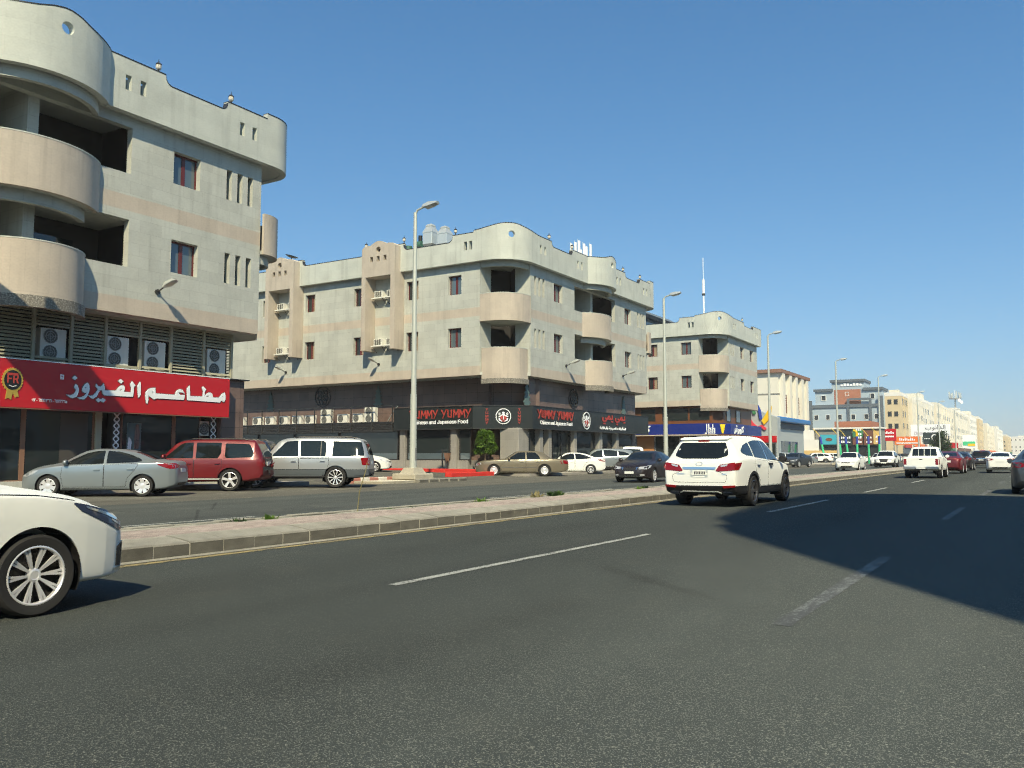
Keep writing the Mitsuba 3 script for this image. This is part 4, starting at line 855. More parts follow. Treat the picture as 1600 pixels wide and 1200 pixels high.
        seg([(X(e), Y(-o)), (X(e), Y(vback))], [(0, 15.5), (Y(vback) - Y(-o), 15.5)])
        outer = [(XL - o, Y(vback))] + corner + [(X(e), Y(-o)), (X(e), Y(vback))]
    fp = Polygon(outer).buffer(-.04)
    put(b, 'soffit', place(extr(fp, .22), [0, 0, 13.64], [1, 0, 0], [0, 1, 0], [0, 0, 1]), 'stone_pale')
    put(b, 'soffit_beam', bent([(X(-11.75), Y(2.5))] + arc(X(-9.9), Y(1.95), 1.85, 180, 270, 14) + [(X(-9.4), Y(.1))], R(0, 13.28, 9, 13.63), 0, -.2), 'stone_pale', 40)
    # first-floor slab (underside in view) and the reveals of the corner loggias
    low = Polygon([(XL, Y(vback)), (XL, Y(2.4)), (X(-9.55), Y(0)), (X(u_end), Y(0)), (XR, Y(1.5 if full else .3)), (XR, Y(vback))]).buffer(-.02)
    put(b, 'floor_slab', place(extr(low, .2), [0, 0, Z0 + .003], [1, 0, 0], [0, 1, 0], [0, 0, 1]), 'stone_grey')
    sides = (-1,)
    if full:      # small rounded balcony on the right-hand corner
        put(b, 'reveal', cat([bx(X(10.2), XR, Y(1.5), Y(1.7), Z0, ZS), bx(X(9.36), X(9.55), Y(.305), Y(1.3), Z0, ZS)]), 'stone_grey')
        put(b, 'loggia_wall', bx(X(8.6), X(10.3), Y(2.6), Y(2.7), Z0 + .2, ZS), 'interior_dark')
        c = [(X(9.56), Y(-.22))] + arc(X(9.75), Y(1.0), 1.25, 272, 360, 14) + [(X(11.0), Y(1.6))]; L = path_frames(c)[1][-1]
        bal = numbered(f'{b}__balcony')
        put(bal, 'parapet', bent(c, R(0, 9.77, L, 11.52), 0, -.14), 'stone_pink', 40); put(bal, 'floor', place(extr(Polygon(c + [(X(9.56), Y(1.6))]).buffer(0).buffer(-.03), .16), [0, 0, 9.79], [1, 0, 0], [0, 1, 0], [0, 0, 1]), 'stone_grey')
        c = [(X(9.56), Y(.1))] + arc(X(9.75), Y(.95), .85, 272, 360, 14) + [(X(10.6), Y(1.6))]
        put(bal, 'beam', bent(c, R(0, 9.4, 9, 9.78), 0, -.14), 'stone_grey', 40)
    for sg in sides:
        q = lambda u, v: (Xc + sg * u if False else Xc + (u if sg < 0 else -u), YF + v)
        put(b, 'reveal', cat([bx(*sorted((q(-11.84, 0)[0], q(-10.55, 0)[0])), Y(2.4), Y(2.6), Z0, ZS), bx(*sorted((q(-9.58, 0)[0], q(-9.36, 0)[0])), Y(.005), Y(1.15), Z0, ZS)]), 'stone_grey')
        pth = [q(-10.55, 2.5), q(-10.3, 3.7), q(-8.3, 2.3), q(-9.45, 1.1)]
        put(b, 'loggia_wall', bent(pth if sg < 0 else pth[::-1], R(0, Z0, 99, ZS).intersection(R(0, Z0, 6.3, ZS)), 0, -.1), 'interior_dark')
        for zz, ins, zb in ((11.52, 0., 9.77), (8.07, .22, 6.1)):
            c = [q(-11.93 + ins, 2.36)] + [q(u, v) for u, v in zip(*(np.array(arc(-10.1, 1.78, 1.83 - ins, 180, 270, 16)).T))] + [q(-9.58, -.05 + ins)]
            if sg > 0: c = c[::-1]
            L = path_frames(c)[1][-1]
            bal = numbered(f'{b}__balcony')
            put(bal, 'parapet', bent(c, R(0, zb, L, zz), 0, -.16), 'stone_pink', 40)
            put(bal, 'coping', bent(c, R(0, zz + .001, L, zz + .04), .015, -.175), 'stone_pale', 40)
            put(bal, 'floor', place(extr(Polygon(c + [q(-9.0, 2.4), q(-10.0, 3.2)] if sg < 0 else c + [q(-10.0, 3.2), q(-9.0, 2.4)]).buffer(0).buffer(-.03), .16), [0, 0, zb + .02], [1, 0, 0], [0, 1, 0], [0, 0, 1]), 'stone_grey')
            if zb < 7:
                put(bal, 'pebbled_skirt', bent(c, R(0, 5.80, L, zb + .02), .06, -.2), 'pebbledash', 40)
    if bay:
        # the recessed balconies in the middle
        for sgx in (-1, 1): put(b, 'loggia_wall', bx(*sorted((X(sgx * 3.75), X(sgx * 3.85))), Y(.3), Y(2.5), Z0 + .2, ZS), 'interior_dark')
        put(b, 'loggia_wall', bx(X(-3.8), X(3.8), Y(2.4), Y(2.5), Z0 + .2, ZS), 'interior')
        for dz in (8.1, 11.55):
            put(b, 'loggia_door', bx(X(.9), X(2.7), Y(2.33), Y(2.38), dz - 1.0, dz + 1.1), 'shop_glass')
            put(b, 'loggia_door', bx(X(-2.9), X(-1.3), Y(2.33), Y(2.38), dz - 1.0, dz + 1.1), 'shop_glass')
        put(b, 'partition', bx(X(-.25), X(.13), Y(.32), Y(2.39), Z0 + .2, ZS), 'stone_grey')
        put(b, 'loggia_floor', bx(X(-3.8), X(3.8), Y(.31), Y(2.39), 9.83, 10.0), 'stone_grey')
        for zz, hc, sag, zb in ((11.52, 2.2, .95, 9.77), (8.07, 1.75, 1.14, 6.28)):
            Rr = (hc * hc + sag * sag) / (2 * sag); an = math.degrees(math.asin(hc / Rr)); cy = Y(Rr - sag)
            c = arc(X(0), cy, Rr, 270 - an, 270 + an, 22); L = path_frames(c)[1][-1]
            bal = numbered(f'{b}__balcony')
            put(bal, 'parapet', bent(c, R(0, zb, L, zz), 0, -.16), 'stone_pink', 40)
            put(bal, 'coping', bent(c, R(0, zz + .001, L, zz + .04), .015, -.175), 'stone_pale', 40)
            put(bal, 'floor', place(extr(Polygon(c).buffer(-.03), .16), [0, 0, zb + .02], [1, 0, 0], [0, 1, 0], [0, 0, 1]), 'stone_grey')
            if zb < 7: put(bal, 'pebbled_skirt', bent(c, R(0, 5.92, L, zb + .02), .07, -.2), 'pebbledash', 40)
            else:
                c2 = arc(X(0), cy, Rr - .45, 270 - an, 270 + an, 22)
                put(bal, 'beam', bent(c2, R(0, zb - .38, 99, zb + .02), 0, -.2), 'stone_grey', 40)
    # box towers on the left face
    for (va, vb) in left_towers:
        ya, yb = Y(va), Y(vb); ym = (ya + yb) / 2; h = (yb - ya) / 2
        tw = numbered(f'{b}__tower')
        crest = [(ya, 15.35), (ya + .2, 15.50), (ya + .5, 15.55), (ya + .75, 15.52)] + [(ym + d, 15.52 + .26 * math.cos(d / .75 * math.pi / 2) ** 1.2) for d in np.linspace(-.6, .6, 9)] + [(yb - .75, 15.52), (yb - .5, 15.55), (yb - .2, 15.50), (yb, 15.35)]
        g = Polygon([(ya, 8.35)] + crest + [(yb, 8.35)]).buffer(0)
        g = g.difference(R(ya + .36, 0, yb - .36, 13.36)).difference(Point(ym, 15.18).buffer(.2))
        for d in (-.72, -.13, .46): g = g.difference(P((ym + d, 14.38), (ym + d + .26, 14.38), (ym + d + .26, 14.74), (ym + d, 14.74)))
        XT = XL - 1.05
        put(tw, 'frame', inX(g, XT, 1.05), 'stone_pink')
        put(tw, 'backing', inX(R(ya + .05, 13.4, yb - .05, 15.3), XT + .3, .05), 'interior_dark')
    return b

B1 = apartment_block('apartment_block', 'nearest pale stone block with round balconies above the red shop sign', 15.5, 28.0, 26.0, left_windows=(), left_towers=())
B2 = apartment_block('apartment_block', 'stone block with rounded corner and box towers above the black restaurant sign', 57.05, 27.8, 28.0,
                     left_windows=((3.85, 4.9), (7.35, 8.35), (12.1, 13.05), (16.8, 17.75), (21.25, 22.2)), left_towers=((8.55, 11.45), (17.95, 20.85)))
B3 = apartment_block('apartment_block', 'farthest of the alike stone blocks, above the long blue shop sign', 96.75, 27.3, 26.0, u_end=.9, bay=False,
                     windows=((-5.45, -4.1), (-1.9, -.5)), slits=(-9.08, -8.53, -7.98), left_windows=((3.2, 4.3), (6.9, 8.0), (12, 13.1)), left_towers=((15, 18),))
# ---------------------------------------------------------------- ground, roads, median
def asphalt(c, speck, patch):
    c = mi.Color3f(c)
    def fn(p, n, uv):
        g = fbm(p.x * .22, p.y * .9, 0.0, 4)
        g2 = fbm(p.x * 1.7 + 9, p.y * 1.7, 4.0, 3)
        lp = (p.y + 1.95) / 3.68; lp = lp - dr.floor(lp)          # across each lane: two polished wheel tracks and an oily middle
        track = dr.exp(-dr.square((lp - .26) / .09)) + dr.exp(-dr.square((lp - .74) / .09))
        oil = dr.exp(-dr.square((lp - .5) / .07)) * smoothstep(.35, .75, fbm(p.x * .5, p.y * 2.0, 11.0, 3))
        vd, ve, vw = voronoi(p.x * .16 + .25 * g2, p.y * .16 + .3 * g2)
        crack = (1 - smoothstep(.004, .016, ve - vd)) * smoothstep(.45, .7, noise(p.x * .35, p.y * .35, 21.0))
        s1 = noise(p.x * 210, p.y * 210, 1.0); s2 = noise(p.x * 120, p.y * 120, 5.0)
        st = smoothstep(.66, .92, s1) * speck + smoothstep(.70, .95, s2) * speck * .7
        dust = smoothstep(.64, .86, g2) * patch
        lane = fbm(p.x * .03, p.y * 2.2, 7.0, 2)
        old = smoothstep(5.5, .0, p.y + 1.6 * (g2 - .5)) * speck     # older, coarser surface of the kerbside lanes
        st = st * (.75 + 1.5 * old)
        k = .82 + .50 * old + .30 * (g - .5) + .18 * (lane - .5) + .25 * (s1 - .5) + .07 * track - .16 * oil - .35 * crack
        return c * k + mi.Color3f(.115, .115, .095) * st + mi.Color3f(.075, .07, .05) * dust
    return proc(fn)
def asphalt_bump(p, n, uv): return .5 * noise(p.x * 70, p.y * 70, 2.0) + .5 * noise(p.x * 140, p.y * 140, 8.0)
def with_bump(name, base, rough, fn, scale, eps=2e-3):
    scene['mat_' + name] = {'type': 'twosided', 'bsdf': {'type': 'bumpmap', 'arbitrary': proc(fn, eps), 'scale': scale, 'bsdf': dict(type='principled', base_color=base, roughness=rough, specular=.35)}}
with_bump('asphalt', asphalt((.039, .0465, .0445), .75, .10), .82, asphalt_bump, .010)
M('asphalt_far', asphalt((.046, .053, .049), .3, .15), .85)
M('asphalt_lot', asphalt((.075, .073, .060), .3, .6), .88)
M('ground_sand', asphalt((.20, .18, .14), .2, .8), .9)
def worn(c, keep):
    c = mi.Color3f(c)
    def fn(p, n, uv):
        w = noise(p.x * 60, p.y * 60, 3.0) * .55 + fbm(p.x * 4, p.y * 9, 2.0, 3) * .6
        return mix(c, (.06, .062, .058), smoothstep(keep, keep + .18, w))
    return proc(fn)
M('line_white', worn((.27, .28, .26), .64), .7)
M('line_worn', worn((.145, .155, .145), .40), .7)
M('line_yellow', worn((.25, .20, .09), .60), .7)
def paver(p, n, uv):
    u, v = p.x / .2, p.y / .1
    r = dr.floor(v); us = u + .5 * (r - 2 * dr.floor(r / 2))
    j = 1 - smoothstep(.002, .010, dr.minimum(dr.minimum(us - dr.floor(us), 1 - us + dr.floor(us)) * .2, dr.minimum(v - r, 1 - v + r) * .1))
    return mi.Color3f(.245, .205, .18) * (1 + .35 * (cell_rand(us, r, 2) - .5) + .35 * (fbm(p.x * 1.1, p.y * 1.1, 0., 3) - .5) - .3 * j)
M('paver_pink', proc(paver), .9)
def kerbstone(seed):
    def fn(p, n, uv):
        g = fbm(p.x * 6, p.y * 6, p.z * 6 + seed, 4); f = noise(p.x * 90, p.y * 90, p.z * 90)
        front = smoothstep(.80, .97, -n.y)      # faces towards the carriageway are darker, unevenly
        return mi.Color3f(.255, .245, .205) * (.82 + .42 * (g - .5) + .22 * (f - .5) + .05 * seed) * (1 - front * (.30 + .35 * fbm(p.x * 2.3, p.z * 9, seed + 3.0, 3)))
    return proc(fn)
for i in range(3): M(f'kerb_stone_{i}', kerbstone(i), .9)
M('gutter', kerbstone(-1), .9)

def sheet(x0, x1, y0, y1, z): 
    return trimesh.Trimesh([[x0, y0, z], [x1, y0, z], [x1, y1, z], [x0, y1, z]], [[0, 1, 2], [0, 2, 3]], process=False)
struct('ground', sheet(-300, 1500, -500, 800, -.02), 'ground_sand', 'dusty sand coloured ground beyond the paved streets')
struct('parking_lane', sheet(-60, 420, 18.5, 27.0, -.008), 'asphalt_lot', 'dusty brownish asphalt where cars park nose in before the shops')
struct('side_street', sheet(27.5, 46.0, 26.8, 120, -.004), 'asphalt_lot', 'side street between the nearest two apartment blocks')
struct('side_street_001', sheet(69.4, 84.5, 26.8, 120, -.004), 'asphalt_lot', 'side street between the second and the third apartment block')
struct('road', sheet(-60, 900, -5.6, 9.13, 0), 'asphalt', 'near carriageway of dark grey speckled asphalt')
struct('far_carriageway', sheet(-60, 900, 11.3, 20.2, 0), 'asphalt_far', 'oncoming carriageway of smooth asphalt beyond the median')
# markings
k = struct('lane_marking', sheet(6.6, 13.0, 5.42 - .055, 5.42 + .055, .004), 'line_white', 'long white lane dash between the two lanes next to the median', kind='structure')
for i, (x0, x1) in enumerate(((19.4, 25.6), (31.5, 36.5), (44, 49), (57, 62), (70, 75), (83, 88), (-8, -2))):
    struct(f'lane_marking_{i + 1:03d}', sheet(x0, x1, 5.25 - .06, 5.25 + .06, .004), 'line_white', 'white lane dash farther along the carriageway')
for i, (x0, x1) in enumerate(((6.55, 11.6), (18.8, 23.5), (31, 36), (44, 49), (57, 62))):
    struct(f'worn_marking_{i:03d}' if i else 'worn_marking', sheet(x0, x1, 1.70 - .075, 1.70 + .075, .004), 'line_worn', 'worn white lane dash nearest to the camera lane' if not i else 'worn white lane dash farther on')
struct('edge_line', sheet(-20, 300, 8.84, 8.97, .004), 'line_yellow', 'worn yellow edge line beside the median kerb')
for i, (x0, x1) in enumerate(((4, 12.5), (21.5, 30), (39, 46), (55, 62))):
    struct(f'far_marking_{i:03d}' if i else 'far_marking', sheet(x0, x1, 13.9 + .05 * i - .06, 13.9 + .05 * i + .06, .004), 'line_white', 'thin white line on the oncoming carriageway')
# median: bevelled kerb stones, pavers, low far kerb
med = numbered('median'); labels[med] = dict(label='raised median with grey kerb stones and pink pavers', kind='structure')
put(med, 'paving', bx(-20, 400, 9.66, 10.86, -.1, .205), 'paver_pink')
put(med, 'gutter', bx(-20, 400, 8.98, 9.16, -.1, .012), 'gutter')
def near_kerb(l):
    pr = Polygon([(0, -.1), (0, .155), (.03, .178), (.40, .225), (.49, .225), (.49, -.1)])
    m = place(extr(pr, l - .016), [0, 0, 0], [0, 1, 0], [0, 0, 1], [1, 0, 0]); return m
kd = mikit.ply(near_kerb(.52))
M('mortar', (.40, .385, .33), .9)
put(med, 'mortar_bed', place(extr(Polygon([(.007, -.1), (.009, .145), (.037, .165), (.40, .210), (.48, .210), (.48, -.1)]), 29), [0, 9.165, 0], [0, 1, 0], [0, 0, 1], [1, 0, 0]), 'mortar')
x, i = 2.0, 0
while x < 27:
    rx = rng.uniform(-.006, .006)
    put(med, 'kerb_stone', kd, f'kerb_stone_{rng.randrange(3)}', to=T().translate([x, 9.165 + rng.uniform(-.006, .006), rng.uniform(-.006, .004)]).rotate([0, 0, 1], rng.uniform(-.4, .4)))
    x += .52
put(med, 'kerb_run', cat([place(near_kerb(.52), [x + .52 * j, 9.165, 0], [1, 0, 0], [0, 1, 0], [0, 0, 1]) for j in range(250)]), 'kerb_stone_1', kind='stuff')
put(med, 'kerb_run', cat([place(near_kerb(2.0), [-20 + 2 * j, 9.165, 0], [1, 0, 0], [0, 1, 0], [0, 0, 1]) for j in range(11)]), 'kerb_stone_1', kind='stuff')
fk = mikit.ply(rbox(0, .77, 0, .15, -.1, .225, .015)); fk2 = mikit.ply(rbox(0, .77, 0, .20, -.1, .205, .012))
x = 3.0
while x < 30:
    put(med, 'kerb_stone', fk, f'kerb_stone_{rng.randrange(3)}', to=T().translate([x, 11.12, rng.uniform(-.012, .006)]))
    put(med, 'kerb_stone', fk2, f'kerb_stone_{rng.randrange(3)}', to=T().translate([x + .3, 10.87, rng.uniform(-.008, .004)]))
    x += .78
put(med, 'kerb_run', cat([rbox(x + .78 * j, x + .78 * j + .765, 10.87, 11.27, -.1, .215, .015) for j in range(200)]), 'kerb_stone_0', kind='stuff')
# pavements before the blocks
M('pavement_grey', stone((.30, .28, .24), .6, .6, .12, .2), .85)
struct('pavement', bx(-20, 27.0, 26.8, 56, -.1, .15), 'pavement_grey', 'pale pavement in front of the nearest block')
struct('pavement_001', bx(45.0, 69.2, 26.4, 58, -.1, .16), 'pavement_grey', 'pavement round the block with the black restaurant sign')
struct('pavement_002', bx(84.0, 150, 26.0, 58, -.1, .15), 'pavement_grey', 'pavement in front of the farther shops')
# ---------------------------------------------------------------- things on the blocks
def outline_shape(data, h, ref):
    """lettering outlines scaled so that 'ref' units become h metres"""
    k = h / ref
    return affinity.scale(union_all([Polygon(p[0], p[1:]).buffer(0) for p in data]), k, k, origin=(0, 0))
def fit(g, x0, x1, z0, z1=None):
    a, b, c, d = g.bounds
    sx = (x1 - x0) / (c - a); sz = sx if z1 is None else (z1 - z0) / (d - b)
    return affinity.translate(affinity.scale(g, sx, sz, origin=(a, b)), x0 - a, z0 - b)
def onplane(g, A, B, depth, out):
    """a flat shape (s, z) on the vertical plane through the plan points A -> B (reading left to right for the viewer), 'out' metres proud"""
    A, B = np.array(A, float), np.array(B, float); t = (B - A) / np.linalg.norm(B - A); n = np.array([t[1], -t[0]])
    O = A + n * out
    return place(extr(g, depth), [O[0], O[1], 0], [t[0], t[1], 0], [0, 0, 1], [n[0], n[1], 0])

def outdoor_unit(x, y, z, face, double, label, group, w=.80, grille='ac_dark', h=None):
    """face: degrees the fan side looks to"""
    h = h or (1.15 if double else .62); d = .32
    k = thing('air_conditioner', label, 'air conditioner', group)
    A = T().translate([x, y, z]).rotate([0, 0, 1], face)
    put(k, 'casing', rbox(-d, 0, -w / 2, w / 2, .04, h, .012), 'ac_white', to=A)
    fans = ([h * .27, h * .76] if double else [h * .52])
    r = .25 if double else min(.25, h * .40)
    cy = -w / 2 + w * .37 if not double else -w * .12
    for fz in fans:
        f = numbered(f'{k}__fan')
        put(f, 'opening', cyl((-.01, cy, fz), (.004, cy, fz), r, 20), grille, to=A)
        rings = [lathe([(q - .008, 0), (q + .008, 0), (q + .008, .012), (q - .008, .012), (q - .008, 0)], 20, 'x') for q in (r * .35, r * .68, r)]
        for m in rings: m.apply_translation([.008, cy, fz])
        put(f, 'guard', cat(rings + [bx(.004, .016, cy - r, cy + r, fz - .006, fz + .006), bx(.004, .016, cy - .006, cy + .006, fz - r, fz + r)]), 'grey_metal', to=A)
    put(k, 'foot', bx(-d + .03, -.03, -w / 2 + .05, -w / 2 + .12, 0, .05), 'dark_metal', to=A)
    put(k, 'foot', bx(-d + .03, -.03, w / 2 - .12, w / 2 - .05, 0, .05), 'dark_metal', to=A)
    put(k, 'side_cover', rbox(.0, .012, w * .26, w / 2 - .01, .07, h - .04, .004), 'ac_white', to=A)
    return k

def window_unit(y, z, X, label):
    """through-wall unit on a shelf, sticking out of the left face of a block"""
    k = thing('window_air_conditioner', label, 'air conditioner', 'window air conditioners in the box towers')
    put(k, 'casing', rbox(X - .42, X + .05, y - .36, y + .36, z, z + .46, .012), 'ac_white')
    put(k, 'grille', bx(X - .428, X - .40, y - .32, y + .32, z + .04, z + .42), 'ac_dark')
    for i in range(4): put(k, 'fin', bx(X - .44, X - .425, y - .30 + i * .18, y - .27 + i * .18, z + .03, z + .43), 'ac_white')
    put(k, 'shelf', bx(X - .55, X + .02, y - .48, y + .48, z - .07, z - .005), 'ac_white')
    put(k, 'bracket', cat([tube([(X, y + s * .4, z - .45), (X - .45, y + s * .4, z - .07)], .02, 6) for s in (-1, 1)]), 'dark_metal')

def wall_lamp(base, nrm, label, side=0.):
    k = thing('wall_lamp', label, 'wall lamp', 'flood lamps on arms on the facades')
    b = np.array(base, float); n = np.array([nrm[0], nrm[1], 0.]); t = np.array([-nrm[1], nrm[0], 0.])
    u = n + t * side; u /= np.linalg.norm(u)
    put(k, 'wall_plate', cyl(b - n * .01, b + n * .07, .10, 12), 'dark_metal')
    e = b + n * .06 + u * .38 + np.array([0, 0, .16])
    put(k, 'arm', tube([b + n * .05, e], .028), 'dark_metal')
    w = np.cross(u, [0, 0, 1.])
    d = u * .93 + np.array([0, 0, .30]); d /= np.linalg.norm(d); up = np.cross(w, d) * 1; up = up if up[2] > 0 else -up
    pts = [e + d * a + w * c + up * f for a, c, f in [(-.05, -.06, -.03), (-.05, .06, -.03), (-.05, -.06, .05), (-.05, .06, .05), (.2, -.15, -.05), (.2, .15, -.05), (.2, -.12, .10), (.2, .12, .10), (.62, -.13, -.05), (.62, .13, -.05), (.58, -.08, .07), (.58, .08, .07), (.70, 0, -.03)]]
    put(k, 'head', hull(pts), 'galv', 40)
    put(k, 'lens', hull([e + d * a + w * c + up * f for a, c, f in [(.16, -.13, -.055), (.16, .13, -.055), (.6, -.11, -.055), (.6, .11, -.055), (.2, -.09, -.085), (.2, .09, -.085), (.55, -.08, -.085), (.55, .08, -.085)]]), 'lamp_glass')
    return k

LP = mikit.ply(lathe([(0, 0), (.085, 0), (.09, .03), (.04, .06), (.03, .12), (.055, .15), (.03, .17), (.035, .2), (0, .2)], 12), smooth=40)
LG = mikit.ply(lathe([(0, .2), (.085, .2), (.135, .26), (.145, .36), (.13, .44), (.10, .46), (0, .46)], 8), smooth=False)
LC = mikit.ply(cat([lathe([(0, .45), (.155, .45), (.16, .47), (.10, .54), (.03, .58), (.02, .62), (.03, .64), (.012, .68), (.008, .76), (0, .76)], 8)] + [cyl((.088 * math.cos(a), .088 * math.sin(a), .2), (.148 * math.cos(a), .148 * math.sin(a), .36), .009, 4) for a in np.arange(8) * np.pi / 4] + [cyl((.148 * math.cos(a), .148 * math.sin(a), .36), (.12 * math.cos(a), .12 * math.sin(a), .46), .009, 4) for a in np.arange(8) * np.pi / 4]), smooth=False)
def lantern(x, y, z, label):
    k = thing('roof_lantern', label, 'lantern', 'small black lanterns along the parapets')
    A = T().translate([x, y, z]).scale(.74)
    put(k, 'post', LP, 'dark_metal', to=A); put(k, 'glass', LG, 'lamp_glass', to=A); put(k, 'cap', LC, 'dark_metal', to=A)

# lanterns
for b, Xc, YF, us, nm in ((B1, 15.5, 28.0, (4.15, 7.55), 'the nearest block'), (B2, 57.05, 27.8, (-7.65, -4.35, 4.25, 7.6), 'the restaurant block'), (B3, 96.75, 27.3, (-5.6,), 'the far block')):
    for i, u in enumerate(us):
        lantern(Xc + u, YF - .33, 15.55, 'black lantern on the front parapet of ' + nm + ', ' + ['first', 'second', 'third', 'fourth'][i] + ' from the left' if len(us) > 1 else 'black lantern on the front parapet of the far block')
for i, v in enumerate((4.1, 8.35, 11.7)):
    lantern(45.2 - .33, 27.8 + v, 15.53, 'black lantern on the side parapet of the restaurant block, ' + ['by its corner', 'right of a box tower', 'left of a box tower'][i])
# lamps on arms
wall_lamp((20.15, 28, 7.36), (0, -1), 'grey flood lamp on an arm below the windows of the nearest block')
wall_lamp((52.3, 27.8, 7.43), (0, -1), 'flood lamp on an arm left of the middle balcony of the restaurant block')
wall_lamp((61.75, 27.8, 7.46), (0, -1), 'flood lamp on an arm right of the middle balcony of the restaurant block')
wall_lamp((45.2, 47.4, 7.38), (-1, 0), 'flood lamp on an arm at the back of the side wall')
wall_lamp((45.2, 38.5, 7.48), (-1, 0), 'flood lamp seen end-on between the tower and the pole')
# window units in the towers
for va, nm in ((8.55, 'right box tower'), (17.95, 'left box tower')):
    for dy, side in ((.85, 'right'), (1.95, 'left')):
        for z, lv in ((12.02, 'upper'), (8.72, 'lower')):
            window_unit(27.8 + va + dy, z, 45.2, f'{lv} {side} window air conditioner in the {nm}')

# ---- nearest block: louvred mezzanine, red sign, shop front
YL = 29.0
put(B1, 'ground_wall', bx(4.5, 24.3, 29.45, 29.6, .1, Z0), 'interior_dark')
put(B1, 'side_wall', bx(24.62, 24.8, 29.6, 53.9, .1, Z0), 'brown_stone')
mull = [12.0, 13.4, 14.75, 16.16, 17.5, 18.8, 20.22, 21.58, 23.13, 24.54]
opening = {3: (.60, 1.0, 0), 5: (0, 0, 1), 6: (0, 0, 2), 8: (0, 0, 2)}
slat_l = {}
lou = numbered(f'{B1}__louvre_screen')
for i, x in enumerate(mull): put(lou, 'mullion', rbox(x - .055, x + .055, YL - .05, YL + .07, 4.38, 6.33, .01), 'louvre')
put(lou, 'rail', bx(mull[0], mull[-1], YL - .03, YL + .05, 4.36, 4.42), 'louvre'); put(lou, 'rail', bx(mull[0], mull[-1], YL - .03, YL + .05, 6.27, 6.34), 'louvre')
for i, (a, c) in enumerate(zip(mull[:-1], mull[1:])):
    key = round(c - a, 2)
    if key not in slat_l: slat_l[key] = mikit.ply(hull([(.056, 0, 0), (c - a - .056, 0, 0), (.056, .012, -.008), (c - a - .056, .012, -.008), (.056, .07, .07), (c - a - .056, .07, .07), (.056, .06, .078), (c - a - .056, .06, .078)]))
    for j in range(15):
        z = 4.45 + j * .122
        if i in opening and 4.62 < z < 5.72: continue
        if i == 5 and z < 4.62: continue
        put(lou, 'slat', slat_l[key], 'louvre', to=T().translate([a, YL - .03, z]))
    if i in opening: put(lou, 'rail', bx(a + .05, c - .05, YL - .03, YL + .05, 5.70, 5.76), 'louvre')
put(lou, 'rail', rbox(18.86, 20.16, YL - .03, YL + .04, 4.42, 4.60, .01), 'louvre')
for j in range(15):   # the screen's return along the side
    put(lou, 'slat', bx(24.56, 24.60, YL + .1, YL + 3.2, 4.45 + j * .122, 4.50 + j * .122), 'louvre')
put(lou, 'mullion', rbox(24.52, 24.63, YL + 3.2, YL + 3.3, 4.38, 6.33, .01), 'louvre')
for x, lab in ((16.92, 'grey double-fan air conditioner behind the louvres, leftmost'), (19.36, 'double-fan air conditioner beside a dark gap in the louvres'), (20.95, 'double-fan air conditioner above the end of the white lettering'), (23.86, 'double-fan air conditioner in the last louvre bay by the corner')):
    outdoor_unit(x, YL + .10, 4.50, -90, True, lab, 'double-fan units behind the louvres', w=.92, h=1.15)
put(B1, 'ledge', bx(10, 24.6, 27.9, 29.4, 4.33, 4.37), 'dark_metal')
sg = thing('shop_sign', 'long red shop sign with white Arabic lettering and a gold rosette', 'sign')
put(sg, 'panel', rbox(9.0, 23.33, 27.60, 28.3, 2.77, 4.30, .01), 'sign_red')
put(sg, 'edge', bx(9.0, 23.33, 27.59, 27.62, 4.303, 4.33), 'letter_white')
put(sg, 'edge', bx(9.0, 23.33, 27.59, 27.62, 2.74, 2.767), 'rust')
for p in RED_SIGN:
    g = Polygon(p[0], p[1:]).buffer(0)
    put(sg, 'letter_edge', inY(g.buffer(.018), 27.585, .016), 'letter_dark'); put(sg, 'letter', inY(g, 27.565, .036), 'letter_white')
put(sg, 'number', inY(R(16.33, 3.77, 16.45, 3.93).difference(P((16.36, 3.90), (16.42, 3.90), (16.40, 3.80), (16.38, 3.80))), 27.58, .02), 'letter_white')
g = fit(outline_shape(PHONE, .1, 24), 15.42, 16.60, 2.99, 3.09); put(sg, 'telephone_number', inY(g, 27.585, .016), 'letter_white')
c = Point(14.78, 3.63)
a_ = np.arange(48) * 2 * np.pi / 48
star = Polygon([(14.78 + r * math.cos(t) * .86, 3.63 + r * math.sin(t)) for t, r in zip(a_, [.40, .36] * 24)])
put(sg, 'rosette', inY(star, 27.57, .03), 'gold')
put(sg, 'rosette_ribbon', inY(P((14.62, 3.34), (14.82, 3.34), (14.76, 3.0), (14.68, 3.06), (14.58, 3.02)).union(P((14.76, 3.34), (14.94, 3.32), (15.0, 3.10), (14.93, 3.12), (14.88, 3.06))), 27.575, .02), 'gold')
put(sg, 'rosette_disc', inY(affinity.scale(c.buffer(.31), .86, 1), 27.555, .02), 'black')
fr = fit(text_poly('FR', .3), 14.60, 14.96, 3.53, 3.82).union(R(14.60, 3.80, 14.94, 3.85))
put(sg, 'monogram', inY(fr, 27.545, .012), 'letter_red')
put(sg, 'small_print', inY(union_all([R(14.66 + i * .035, 3.405 + .012 * abs(i - 3), 14.685 + i * .035, 3.43 + .012 * abs(i - 3)) for i in range(7)]), 27.547, .01), 'letter_white')
